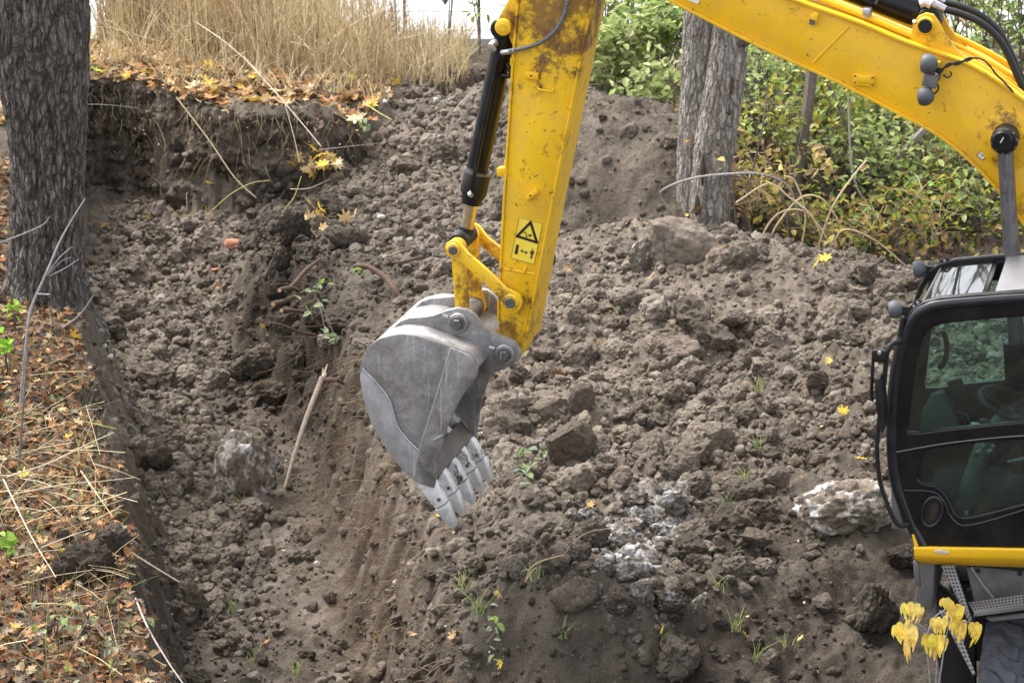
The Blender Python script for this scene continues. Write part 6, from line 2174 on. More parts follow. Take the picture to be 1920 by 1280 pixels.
# dry undergrowth and dead leaves under the thicket
P = np.stack([rng.uniform(1.6, 6.2, 2600), rng.uniform(23.4, 28.5, 2600), np.zeros(2600)], -1)
P[:, 2] = hzv(P[:, 0], P[:, 1]) + np.abs(rng.normal(0, .10, 2600))
o = cloud_object('undergrowth', [leaf_cloud(P, .10, DRY + [(.12, .08, .04), (.10, .10, .04)], flat_=.7)], M_LITTER)
tag(o, 'dead brown leaves and low growth under the thicket', None, None, 'stuff')


def stick(name, pts, r, mat, label, cat, smn=5, ns=7, group=None, parts=None):
    """pts: [(px, py, Y)]"""
    P_ = [at_y(*q) for q in pts]
    root = P_[0]
    o = MB().tube([p - root for p in P_], r, ns, smn).build(name, mat)
    o.location = root
    return tag(o, label, cat, group)


def gy(px, py, lift=0.0):
    """depth of the ground seen at a pixel"""
    return hit(px, py).y - lift


stick('slender_trunk', [(1462, 470, 24.6), (1490, 340, 24.8), (1512, 220, 25.0), (1523, 110, 25.2), (1530, -60, 25.4)], [.07, .065, .06, .055, .05], M_TWIG, 'slender brown trunk between the double tree and the thicket', 'trunk')
stick('leaning_branch', [(1640, 360, 25.4), (1690, 290, 25.2), (1740, 236, 25.0), (1860, 110, 24.8)], [.045, .04, .038, .03], M_TWIGP, 'grey branch leaning up under the boom', 'branch')
stick('leaning_branch', [(1700, 440, 24.6), (1640, 350, 24.8), (1595, 250, 25.0), (1555, 160, 25.2)], [.022, .024, .022, .018], M_TWIG, 'thin dark branch crossing the thicket below the boom', 'branch')
stick('dry_twig', [(1690, 450, 24.2), (1640, 400, 24.3), (1600, 330, 24.3), (1590, 180, 24.5)], [.012, .012, .010, .008], M_TWIGP, 'pale twig rising through the thicket', 'twig')
stick('arching_twig', [(1262, 400, 23.2), (1240, 372, 23.1), (1246, 354, 23.0), (1300, 334, 22.9), (1370, 326, 22.8), (1430, 327, 22.8), (1480, 352, 22.9), (1500, 420, 23.0)], .010, M_TWIGP, 'pale arching twig in front of the double trunk', 'twig')
for k, (pp, lb_) in enumerate([([(1560, 470, 22.9), (1540, 430, 22.8), (1505, 395, 22.7), (1460, 400, 22.7), (1430, 440, 22.8), (1424, 470, 22.9)], 'bowed dry stalk on the heap crest'),
                               ([(1550, 480, 22.9), (1525, 410, 22.7), (1480, 370, 22.7), (1440, 345, 22.7), (1380, 380, 22.8)], 'long dry stalk bending over the heap crest'),
                               ([(1560, 460, 23.0), (1585, 430, 22.9), (1640, 450, 22.9), (1700, 500, 23.0)], 'dry stalk reaching towards the cab roof'),
                               ([(1480, 470, 23.0), (1470, 380, 23.0), (1420, 250, 23.2)], 'thin upright dry stem behind the crest'),
                               ([(1420, 470, 23.2), (1400, 380, 23.2), (1428, 250, 23.2), (1440, 160, 23.4)], 'thin upright purple stem beside the double trunk'),
                               ([(1500, 480, 22.8), (1510, 400, 22.7), (1490, 340, 22.7), (1470, 330, 22.7)], 'short dry stalk on the crest'),
                               ([(1390, 470, 23.3), (1380, 420, 23.3), (1372, 330, 23.3), (1360, 250, 23.3)], 'dry stem rising against the double trunk'),
                               ([(1530, 475, 22.8), (1560, 390, 22.7), (1600, 330, 22.8), (1625, 300, 22.9)], 'dry stalk slanting up to the thicket'),
                               ([(1440, 480, 23.0), (1452, 430, 22.9), (1500, 372, 22.8), (1540, 372, 22.8), (1570, 410, 22.9)], 'curled dry stalk over the crest')]):
    stick('dry_stalk', pp, .0085, M_STRAW if k not in (3, 4, 6) else M_TWIG, lb_, 'stalk', 6, 6, 'dry stalks on the crest')
P = []
for (a, b, Y, kk) in [(1440, 350, 22.7, 9), (1455, 330, 22.7, 6), (1425, 440, 22.7, 4), (1400, 470, 22.8, 4), (1350, 290, 23.0, 3), (1565, 455, 22.7, 5), (1530, 290, 23.4, 16), (1550, 320, 23.4, 14), (1290, 270, 23.4, 2)]:
    c = np.array(at_y(a, b, Y)[:])
    P.append(c[None] + rng.normal(0, .06, (kk, 3)))
o = cloud_object('withered_leaves', [leaf_cloud(np.concatenate(P), .11, [(.50, .40, .14), (.58, .46, .22), (.42, .30, .16)], flat_=.9)], M_LITTER)
tag(o, 'withered pale leaves hanging on the dry stalks', None, None, 'stuff')

# ================================================================== DRY REEDS ON THE PLATEAU
def blades(base, H, lean, width, cols, seg=4):
    N = len(base)
    a = rng.uniform(0, 2 * np.pi, N)
    ld = np.stack([np.cos(a), np.sin(a) * .7], -1) * (H * lean)[:, None]
    wd = rng.uniform(-.6, .6, N)
    side = np.stack([np.cos(wd), np.sin(wd), 0 * wd], -1)
    V = []
    for k in range(seg + 1):
        t = k / seg
        c = base.copy()
        c[:, :2] += ld * t ** 1.8
        c[:, 2] += H * (t - .25 * lean * t * t)
        w = width * (1 - .75 * t)
        V += [c - side * w[:, None], c + side * w[:, None]]
    V = np.stack(V, 1)
    nv = 2 * (seg + 1)
    b = (np.arange(N) * nv)[:, None]
    F_ = np.concatenate([b + [2 * k, 2 * k + 1, 2 * k + 3, 2 * k + 2] for k in range(seg)])
    ci = rng.integers(0, len(cols), N)
    col = np.asarray(cols)[ci] * rng.uniform(.7, 1.2, N)[:, None]
    return V.reshape(-1, 3), F_, np.repeat(col, nv, axis=0)


STRAW = [(.56, .45, .26), (.66, .55, .35), (.46, .35, .20), (.40, .28, .16), (.60, .54, .32), (.74, .65, .46)]
BROWN = [(.30, .19, .11), (.38, .27, .15), (.24, .15, .10), (.44, .36, .17)]


def reed_bed(N, x0, x1, y0, y1, hmin, hmax, lean, cols, wid=.0055):
    """bounds by pixel column at their depth and by depth"""
    y = rng.uniform(y0, y1, N)
    u = rng.uniform(x0, x1, N)
    x = (u - 960) / FPX * np.hypot(y, CAMH - 1.2)
    z = hzv(x, y) - .02
    return blades(np.stack([x, y, z], -1), rng.uniform(hmin, hmax, N), np.abs(rng.normal(0, lean, N)), np.full(N, wid) * rng.uniform(.6, 1.6, N), cols)


reeds = [reed_bed(900, 330, 520, 28.7, 30.4, .6, 1.5, .45, BROWN + STRAW), reed_bed(500, 225, 360, 29.5, 30.4, .7, 1.5, .30, BROWN + STRAW), reed_bed(1200, 420, 720, 28.2, 30.2, .3, 1.2, .6, STRAW + BROWN[:1]), reed_bed(260, 230, 820, 28.4, 30.2, .7, 1.3, .8, BROWN + STRAW, .003), reed_bed(700, 160, 300, 29.6, 30.8, .5, 1.3, .3, BROWN + STRAW),
         reed_bed(2600, 540, 880, 28.3, 30.4, .12, .55, .75, STRAW), reed_bed(900, 300, 720, 27.5, 28.7, .06, .40, .9, STRAW), reed_bed(350, 165, 330, 28.4, 29.2, .05, .3, .9, STRAW), reed_bed(1500, -40, 640, 30.2, 31.6, .7, 1.5, .3, STRAW + BROWN), reed_bed(500, 200, 760, 28.4, 30, .5, 1.1, 1.1, STRAW)]
tag(cloud_object('dry_reeds', reeds, M_GRASS), 'tall dry straw coloured reeds behind the cut earth face', None, None, 'stuff')

for k, (a, b, h_, lb_) in enumerate([(840, 110, 1.5, 'thin dark dead weed before the pale road near the arm'), (745, 120, 1.3, 'dead weed with hanging dark leaves before the pale road'), (690, 120, 1.5, 'dark dead weed at the end of the reeds'), (900, 90, 1.0, 'greenish weed beside the top of the bucket cylinder')]):
    p0 = at_y(a, b, 30.0)
    z0 = hz(p0.x, 30.0)
    rt = empty('dead_weed', (p0.x, 30.0, z0))
    s_ = MB()
    tips = []
    for j in range(3):
        e = Vector((rng.normal(0, .12), rng.normal(0, .1), h_ * rng.uniform(.7, 1)))
        s_.tube([Vector((0, 0, 0)), e * .5 + Vector((.03, 0, .02)), e], [.008, .006, .004], 5, 4)
        tips += [e, e * .8, e * .6]
    s_.build('stem', M_TWIG, rt)
    crown(rt, [Vector(t) for t in tips], 4, (.06, .05, .09), .11, [(.07, .06, .06), (.10, .10, .05)] if k < 3 else PALE + YGR)
    tag(rt, lb_, 'weed')
# wire fence in front of the road
fc = empty('wire_fence', (-2.2, 31.6, hz(-2.2, 31.6)))
for k in range(6):
    MB().tube([Vector((k * .9 - .9, 0, -.1)), Vector((k * .9 - .9, 0, 1.25))], .018, 8).build('fence_post', M_TWIG, fc)
for k in range(5):
    MB().tube([Vector((-.9, 0, .2 + k * .24)), Vector((1.3, .02, .18 + k * .24)), Vector((3.6, 0, .2 + k * .24))], .0035, 4, 6).build('fence_wire', M_TWIG, fc)
tag(fc, 'thin wire fence between dry reeds and pale road', 'fence')

# ================================================================== FALLEN LEAVES
def maple(seed, curl=.25):
    r = np.random.default_rng(seed)
    spec = [(-90, .10), (-62, .42), (-40, .50), (-22, .36), (2, .86), (12, .70), (24, .52), (40, .80), (50, .96), (58, .70), (74, .50), (84, .88), (90, 1.12), (96, .88), (106, .50), (122, .70), (130, .96), (140, .80), (156, .52), (168, .70), (178, .86), (202, .36), (220, .50), (242, .42)]
    v = [(0, 0, 0)]
    for a, d in spec:
        d *= .5 * r.uniform(.85, 1.1)
        v.append((d * math.cos(R(a)), d * math.sin(R(a)), 0))
    v = np.array(v)
    c = r.uniform(-1, 1, 2) * curl
    v[:, 2] = (v[:, 0] ** 2 * c[0] + v[:, 1] ** 2 * c[1]) * 1.6 + np.abs(v[:, 0]) * r.uniform(-.1, .3) + r.normal(0, .015, len(v))
    n_ = len(spec)
    f = np.array([(0, 1 + k, 1 + (k + 1) % n_) for k in range(n_)])
    return v, f


MAP = [maple(k, .2 + .25 * (k % 3)) for k in range(10)]
MAPM = []
for k, (v, f) in enumerate(MAP):
    # leaf blade plus its stalk
    sv, sf = tube_arrays([Vector((0, -.05, 0)), Vector((.02, -.3, .02)), Vector((.05, -.6, .05))], .012, 4)
    vv = np.concatenate([v, np.array([q[:] for q in sv])])
    ff = [tuple(q) for q in f] + [tuple(i + len(v) for i in q) for q in sf]
    me = bpy.data.meshes.new('fallen_leaf')
    me.from_pydata(vv.tolist(), [], ff)
    me.update()
    me.materials.append(M_LEAFO)
    MAPM.append(me)

ORG = [(.46, .25, .10), (.54, .35, .14), (.34, .17, .08), (.56, .42, .23), (.46, .31, .18)]
BRN = [(.24, .11, .055), (.17, .085, .045), (.30, .16, .075), (.36, .22, .11), (.44, .30, .16)]
YLW = [(.72, .50, .07), (.66, .48, .10)]
CRM = [(.66, .52, .32), (.60, .44, .24)]


def one_leaf(p, size, col, label, group, tilt=.35):
    k = rng.integers(0, len(MAPM))
    o = link('fallen_leaf', MAPM[k])
    o.location = p
    o.rotation_euler = (rng.normal(0, tilt), rng.normal(0, tilt), rng.uniform(0, 6.28))
    o.scale = (size * rng.uniform(.85, 1.1), size, size)
    f = rng.uniform(.8, 1.15)
    o.color = (min(1, col[0] * f), min(1, col[1] * f), min(1, col[2] * f), 1)
    if group and 'green' not in label:
        u, v = to_px(*o.location)
        big_ = 'large ' if size > (.2 if 'plateau' in group else .125) else ''
        hue = 'cream' if col in CRM else ('yellow' if col in YLW else ('brown' if col in BRN else ('rust' if col[1] < .2 else 'orange')))
        LABELQ.append((o, big_ + hue + ' maple leaf', u, v, 'leaf', group))
        return o
    return tag(o, label, 'leaf', group)


def pick(cols):
    return cols[rng.integers(0, len(cols))]


# on the plateau rim, largest ones singly
for k in range(95):
    u, v = rng.uniform(162, 700), 0
    Y = 26.9 + (28.6 - 26.9) * np.clip((430 - u) / 260, 0, 1) + rng.uniform(-.1, 1.2)
    x = (u - 960) / FPX * math.hypot(Y, 5.6)
    one_leaf(Vector((x, Y, max(hz(x, Y), float(field(g_high, x, Y)) - .02) + .06)), rng.uniform(.2, .3), pick(ORG + YLW[:1] + CRM[:1]), 'orange maple leaf on the plateau rim above the cut face', 'maple leaves on the plateau rim')
one_leaf(at_y(181, 130, 28.2), .24, (.36, .46, .04), 'yellow green maple leaf on the plateau rim beside the tree', 'maple leaves on the plateau rim')
# on the left bank
for k in range(85):
    u, v = rng.uniform(0, 215), rng.uniform(560, 1275)
    if u > 110 + (v - 575) * .25: u *= .55
    q = hit(u, v)
    one_leaf(q + Vector((0, 0, .045)), rng.uniform(.09, .15), pick(ORG + BRN + BRN + CRM + YLW[:1]), 'brown or orange maple leaf on the bank beside the trench', 'maple leaves on the leafy bank')
SPOT = [(140, 642, YLW, 'bright yellow maple leaf on the rim of the trench', .17), (155, 935, YLW, 'yellow maple leaf among the straw on the bank', .16), (92, 797, YLW, 'pale yellow maple leaf on the bank above the straw', .15),
        (130, 825, YLW, 'yellow leaf beside the straw heap on the bank', .15), (62, 625, CRM, 'cream leaf at the foot of the bare sapling', .14), (134, 1262, ORG, 'orange maple leaf at the lower end of the bank', .15), (118, 1235, CRM, 'cream maple leaf at the lower end of the bank', .16),
        (397, 364, YLW, 'yellow maple leaf hanging at the foot of the cut face', .17), (388, 400, YLW, 'yellow leaf below the hanging stalk at the cut face', .15), (398, 418, ORG, 'orange leaf on the pale soil below the cut face', .16), (334, 412, ORG, 'orange leaf at the foot of the cut face', .15),
        (195, 427, ORG, 'orange leaf on the pale soil fan beside the tree', .14), (280, 415, YLW, 'yellow leaf on the pale soil fan', .14), (391, 180, YLW, 'mustard maple leaf hanging over the lip of the cut', .2), (345, 172, ORG, 'rust orange leaf hanging over the lip of the cut', .2),
        (500, 193, CRM, 'cream leaf hanging in the cut face near its end', .17), (465, 208, CRM, 'pale leaf hanging in the middle of the cut face', .16), (435, 225, CRM, 'pale curled leaf on the cut face', .15), (530, 222, CRM, 'cream leaf beside the long pale stalk', .17), (580, 208, CRM, 'pale orange leaf at the end of the cut face', .18),
        (408, 543, ORG, 'orange leaf lying in the upper trench', .13), (443, 605, ORG, 'orange leaf beside the trench edge', .12), (493, 620, YLW, 'small yellow leaf by the pale stone under the roots', .08), (779, 960, ORG, 'orange leaf below the near bucket tooth', .11), (822, 975, YLW, 'yellow leaf right under the near bucket tooth', .1),
        (1105, 955, ORG, 'orange leaf at the edge of the ash patch', .11), (1612, 870, YLW, 'pale yellow leaf on the large lime stained boulder', .12), (1592, 913, CRM, 'cream leaf lying on the large boulder', .11), (1350, 472, ORG, 'orange leaves beside the earthy boulder', .18), (1545, 495, YLW, 'yellow leaf on the heap crest', .17), (1530, 503, YLW, 'round yellow leaf on the heap crest', .13),
        (1275, 484, YLW, 'yellow leaf beside the pale streaked slab', .12), (1223, 524, CRM, 'cream leaf on the pale soil below the slab', .15), (1065, 515, ORG, 'orange leaf on the soil behind the arm', .13), (1045, 712, BRN, 'brown curled leaf to the right of the bucket', .13), (1130, 655, CRM, 'pale leaf on the heap right of the bucket pin', .12), (1555, 688, YLW, 'yellow leaf on the upper heap near the mirror', .1),
        (1580, 785, YLW, 'yellow leaf on the heap beside the mirror', .12), (742, 158, YLW, 'yellow leaf at the end of the plateau', .16), (775, 352, ORG, 'orange leaf on the slope behind the cylinder', .12), (1240, 1187, YLW, 'orange leaf on the dark slope below the clods', .09), (1397, 1200, YLW, 'pale leaf on the dark slope below the heap', .08), (1215, 1100, ORG, 'orange leaf between the front edge clods', .1),
        (935, 1120, ORG, 'orange leaf on the dark bank below the bucket', .11), (850, 1200, BRN, 'brown leaf on the dark bank', .1), (705, 1208, BRN, 'rust leaf low on the bank slope', .09), (775, 1200, ORG, 'orange leaf low on the bank slope', .09), (420, 1122, BRN, 'brown leaf on the trench floor', .1), (500, 1212, ORG, 'orange leaf on the trench floor near the picture edge', .09), (1500, 1205, CRM, 'pale leaf on the dark soil before the cab', .08), (940, 1255, YLW, 'yellow leaf low on the dark bank', .1)]
for a, b, cols, lb_, s in SPOT:
    one_leaf(hit(a, b) + Vector((0, -.02, .04)), s, pick(cols), lb_, None, .6)
# two little heaps of pale yellow leaves on the bank corner
for (a, b, kk, nm) in ((605, 318, 26, 'the upper leaf pile on the soil corner'), (606, 425, 20, 'the lower leaf pile above the cut roots')):
    q = hit(a, b)
    for k in range(kk):
        p_ = q + Vector((rng.normal(0, .15), rng.normal(-.15, .2), abs(rng.normal(.06, .09))))
        p_.z = max(p_.z, hz(p_.x, p_.y) + .05)
        one_leaf(p_, rng.uniform(.15, .22), pick(YLW + CRM + CRM + ORG[3:4]), 'pale yellow leaf in ' + nm, nm.replace('the ', ''), .8)


settle_labels()


def litter(N, xy, size, cols, lift):
    P = np.concatenate([xy, np.zeros((len(xy), 1))], 1)
    ground_ = hzv(P[:, 0], P[:, 1])
    P[:, 2] = np.where(P[:, 1] > 25.5, np.maximum(ground_, field(g_high, P[:, 0], P[:, 1]) - .03), ground_) + np.abs(rng.normal(0, lift, len(P))) + .008
    which = rng.integers(0, len(MAP), len(P))
    out = []
    for k, (v, f) in enumerate(MAP):
        s = np.where(which == k)[0]
        Rm_ = rot_mats(len(s), .4)
        sz = size * rng.uniform(.6, 1.2, len(s))
        w = np.einsum('nij,vj->nvi', Rm_, v) * sz[:, None, None] + P[s][:, None, :]
        F_ = (f[None] + (np.arange(len(s)) * len(v))[:, None, None]).reshape(-1, 3)
        c = np.asarray(cols)[rng.integers(0, len(cols), len(s))] * rng.uniform(.45, 1.05, len(s))[:, None]
        out.append((w.reshape(-1, 3), F_, np.repeat(c, len(v), axis=0)))
    return out


N = 17000
x, y = rng.uniform(-5.0, -1.6, N), rng.uniform(13.2, 25.5, N)
ok = (lip_dist(x, y) > -.10 + rng.normal(0, .04, N)) & (hzv(x, y) < .98)
xy = np.stack([x, y], -1)[ok]
half = rng.uniform(0, 1, len(xy)) < .5
pz = np.concatenate([xy[half], (hzv(xy[half, 0], xy[half, 1]) + np.abs(rng.normal(.01, .025, half.sum())))[:, None]], 1)
OV = BRN + BRN + [(.36, .15, .06), (.30, .12, .05), (.42, .22, .09), (.12, .075, .05), (.09, .06, .045), (.30, .26, .18), (.18, .20, .09), (.34, .22, .13)]
o = cloud_object('leaf_litter', [leaf_cloud(pz, .085, [tuple(.78 * k for k in q) for q in OV], flat_=.5)] + litter(0, xy[~half], .092, BRN + BRN[:3] + ORG[:3] + CRM[1:] + [(.40, .16, .06), (.12, .075, .05), (.09, .06, .045), (.20, .15, .10), (.18, .19, .08), (.30, .26, .18), (.26, .20, .13), (.40, .34, .24), (.34, .24, .15)], .022), M_LITTER)
tag(o, 'carpet of brown and orange leaves on the bank beside the trench', None, None, 'stuff')
N = 6500
x, y = rng.uniform(-5.6, -.4, N), rng.uniform(26.2, 31, N)
sdv = lip_dist(x, y)
ok = (sdv > -.17) & (field(g_high, x, y) > .85) & (x < -1.3) & (rng.uniform(0, 1, N) < np.where(sdv < 1.3, 1, .5) * np.where(x < -2.6, 1, .6))
o = cloud_object('plateau_leaf_litter', litter(0, np.stack([x, y], -1)[ok], .17, ORG + ORG + CRM + CRM + YLW[:1] + BRN[2:] + [(.50, .42, .30), (.30, .20, .13)], .03), M_LITTER)
tag(o, 'carpet of orange maple leaves on the plateau above the cut face', None, None, 'stuff')
# bits of leaf and straw trodden into the dug soil
N = 900
x, y = rng.uniform(-4, 4, N), rng.uniform(13.6, 27, N)
ok = (lip_dist(x, y) < -.3) & ~((x > 2.3) & (y < 16.6))
o = cloud_object('leaf_scraps', litter(0, np.stack([x, y], -1)[ok], .035, BRN[2:] + CRM + ORG[1:2] + [(.6, .56, .48)], .012), M_LITTER)
tag(o, 'small leaf scraps scattered over the dug soil', None, None, 'stuff')

# ================================================================== STRAW, STICKS, ROOTS
def on_ground(pts, lift=.03):
    out = []
    for a, b in pts:
        q = hit(a, b)
        out.append(q + Vector((0, -.02, lift)))
    return out


def stalk(pts, r, mat, label, lift=.05, name='straw_stalk', cat='straw', group='straw stalks', ns=6, smn=4):
    P_ = on_ground(pts, lift) if len(pts[0]) == 2 else [at_y(*q) for q in pts]
    jit = [Vector((rng.normal(0, .008), 0, rng.normal(0, .008))) for _ in P_]
    o = MB().tube([p - P_[0] + j for p, j in zip(P_, jit)], list(np.linspace(r * .55, r * .3, len(P_))), ns, smn).build(name, mat)
    o.location = P_[0]
    return tag(o, label, cat, group)


ST = [([(8, 905, 16.4), (60, 1010, 15.9), (103, 1082, 15.5)], .010, M_STRAWP, 'long straw slanting down to the dark lumps on the bank'),
      ([(12, 895, 17.2), (90, 870, 17.2), (160, 835, 17.4), (213, 812, 17.8)], .012, M_STRAWP, 'thick pale straw pointing up to the trench rim'),
      ([(30, 925, 16.9), (120, 910, 16.9), (190, 902, 17.0), (258, 896, 17.2)], .009, M_STRAWP, 'level straw jutting out over the trench'),
      ([(165, 790, 18.2), (218, 803, 18.2)], .008, M_STRAWG, 'short green straw on the trench rim'),
      ([(175, 868, 17.3), (225, 882, 17.3), (262, 898, 17.4)], .008, M_STRAW, 'straw sticking out over the trench wall'),
      ([(150, 880, 17.0), (180, 930, 16.7), (212, 968, 16.5)], .008, M_STRAW, 'straw hanging down the trench rim'),
      ([(60, 958, 16.3), (120, 945, 16.4), (180, 948, 16.4), (205, 948, 16.5)], .007, M_STRAW, 'straw lying level above the dark lumps'),
      ([(78, 1027, 15.7), (130, 1005, 15.8), (172, 985, 15.9)], .008, M_STRAWP, 'short straw leaning on the dark lumps'),
      ([(55, 1132, 15.0), (110, 1133, 15.0), (170, 1134, 15.0)], .006, M_STRAW, 'level thin straw below the dark lumps'),
      ([(236, 1029, 16.2), (290, 1062, 16.2), (338, 1094, 16.2)], .013, M_STRAWP, 'thick pale stalk reaching from the bank into the trench'),
      ([(255, 1122, 15.4), (280, 1180, 15.0), (312, 1235, 14.7), (345, 1285, 14.4)], .013, M_TWIGP, 'grey stick running down the trench wall'),
      ([(252, 1180, 15.0), (275, 1225, 14.8), (310, 1250, 14.7)], .007, M_STRAW, 'thin root curving down the lower trench wall'),
      ([(330, 182, 26.4), (390, 262, 26.2), (440, 330, 26.0), (479, 372, 25.9)], .014, M_STRAW, 'long brown stalk leaning against the cut face'),
      ([(455, 110, 27.6), (510, 165, 27.0), (560, 225, 26.5), (600, 275, 26.0)], .012, M_STRAWP, 'long pale stalk slanting down over the end of the cut face'),
      ([(535, 195, 26.2), (548, 250, 26.0), (562, 305, 25.8)], .009, M_STRAWP, 'white stalk hanging beside the leaf pile'),
      ([(370, 40, 28.6), (430, 85, 27.6), (520, 165, 27.0)], .010, M_STRAWP, 'pale stalk fallen across the reeds'),
      ([(388, 404, 25.6), (430, 370, 25.4), (470, 345, 25.3), (505, 338, 25.3)], .010, M_STRAWG, 'greenish stalk bowed over the soil fan'),
      ([(345, 405, 25.8), (352, 385, 25.8), (350, 362, 25.9)], .007, M_STRAWP, 'short pale stem standing at the foot of the cut face'),
      ([(157, 195, 27.6), (200, 198, 27.4), (262, 204, 27.2)], .006, M_TWIGP, 'pale root across the cut face beside the tree'),
      ([(210, 203, 27.3), (212, 215, 27.3), (222, 226, 27.3)], .005, M_TWIGP, 'short forked root on the cut face'),
      ([(565, 330, 25.0), (550, 370, 24.9), (533, 400, 24.8), (526, 440, 24.7)], .007, M_STRAWG, 'yellow straw hanging down the soil corner'),
      ([(530, 477, 24.2), (560, 474, 24.0), (605, 468, 23.9)], .007, M_STRAWG, 'yellow straw lying below the lower leaf pile'),
      ([(545, 355, 25.0), (580, 350, 24.9), (620, 338, 24.8)], .008, M_STRAWP, 'pale stick in the upper leaf pile'),
      ([(690, 198, 26.4), (710, 212, 26.2), (731, 225, 26.0)], .011, M_STRAWG, 'short straw on the far slope beside the white pebble'),
      ([(716, 378, 24.0), (720, 330, 24.0), (727, 262, 24.1)], .010, M_ROOT, 'thin dark twig standing upright on the slope'),
      ([(600, 282, 25.2), (650, 275, 25.0), (720, 268, 24.8)], .006, M_TWIGP, 'pale rootlet lying along the slope behind the cylinder'),
      ([(1010, 540, 21.6), (1040, 538, 21.5), (1062, 535, 21.4)], .010, M_STRAWP, 'pale stick behind the lower arm'),
      ([(1010, 1058, 15.7), (1000, 1065, 15.6), (985, 1085, 15.4)], .008, M_STRAW, 'short bent straw on the front edge of the heap'),
      ([(985, 1090, 15.5), (995, 1065, 15.45), (1020, 1048, 15.4), (1055, 1038, 15.4)], .014, M_ROOTC, 'curved orange brown root on the front edge of the heap'),
      ([(1060, 1035, 15.45), (1080, 1010, 15.4), (1110, 995, 15.4), (1150, 985, 15.5)], .005, M_STRAW, 'fine forked root above the ash patch edge'),
      ([(725, 917, 18.4), (745, 905, 18.3), (768, 895, 18.2)], .011, M_ROOTC, 'broken light root beside the bucket edge')]
for pts, r, mt, lb_ in ST:
    stalk(pts, r, mt, lb_)
RC0 = [(.30, .22, .13), (.40, .32, .20), (.14, .09, .06), (.46, .40, .24), (.09, .06, .045)]
# crumbling edge of the bank: broken soil along the trench side of the heap
ep = catmull([on_z(*q) for q in EDGE[3:-1]], 40)
ed = np.array([(p.x + rng.normal(-.2, .2), p.y + rng.normal(0, .06), 0, .015 / max(.1, rng.uniform(0, 1)) ** .62) for p in ep for _ in range(3)])
ed[:, 2] = hzv(ed[:, 0], ed[:, 1])
scatter_stuff('edge_crumbs', ed, CL_LO, .1, 'ragged crumbs along the edge of the bank above the trench')
# roots and grass hanging from the lip of the cut face
Nh = 520
ci_ = rng.integers(0, Pz.shape[1], Nh)
ri_ = np.minimum((np.abs(rng.normal(0, .22, Nh)) * Pz.shape[0]).astype(int), Pz.shape[0] - 8)
B = np.stack([Vx[ri_, ci_], Vy[ri_, ci_] - .03, Pz[ri_, ci_] + .02], -1)
hl = rng.uniform(.05, .34, Nh)
V = []
ax_ = rng.normal(0, .45, Nh)
for t in (0, .35, .7, 1.0):
    c = B + np.stack([ax_ * hl * t, -.05 * np.sin(t * 2.2) - .02 + 0 * ax_, -hl * t], -1) + rng.normal(0, .008, (Nh, 3)) * (t > 0)
    V += [c - np.array([.0026, 0, 0]) * (1.2 - t), c + np.array([.0026, 0, 0]) * (1.2 - t)]
V = np.stack(V, 1).reshape(-1, 3)
b_ = (np.arange(Nh) * 8)[:, None]
F_ = np.concatenate([b_ + [2 * k, 2 * k + 1, 2 * k + 3, 2 * k + 2] for k in range(3)])
cc_ = np.asarray(RC0)[rng.integers(0, len(RC0), Nh)] * rng.uniform(.7, 1.2, Nh)[:, None]
tag(cloud_object('hanging_roots', [(V, F_, np.repeat(cc_, 8, axis=0))], M_GRASS), 'fine roots and grass hanging down the cut earth face', None, None, 'stuff')
# broken branch standing in the trench
br = empty('broken_branch', tuple(at_y(534, 912, 19.3)))
P_ = [at_y(a, b, Y) - Vector(br.location) for a, b, Y in [(534, 914, 19.3), (552, 852, 19.5), (575, 782, 19.8), (596, 728, 20.1), (604, 708, 20.2)]]
M_STICK = plain('weathered_branch', (0.235, 0.19, 0.15), 0.9, 0, 0.15, 0.35, 25, 0.5)
MB().tube(P_, [.012, .018, .021, .022, .024], 10, 4).build('branch_shaft', M_STICK, br)
M_SPLIT = plain('split_wood', (0.55, 0.46, 0.33), 0.8, 0, 0.2, 0.2, 30, 0.3)
sp_ = MB()
for a, b, w in ((614, 682, .016), (620, 707, .012), (606, 690, .012), (612, 700, .014)):
    sp_.tube([P_[-1] - Vector((0, 0, .03)), at_y(a, b, 20.25) - Vector(br.location)], [w, .003], 5)
sp_.build('splinters', M_SPLIT, br)
MB().tube([P_[-1] - Vector((0, 0, .02)), at_y(632, 712, 20.1) - Vector(br.location), at_y(645, 720, 20.2) - Vector(br.location)], [.024, .02, .012], 8, 3).build('side_stub', M_ROOT, br)
tag(br, 'broken grey branch with splintered top leaning in the trench', 'branch')

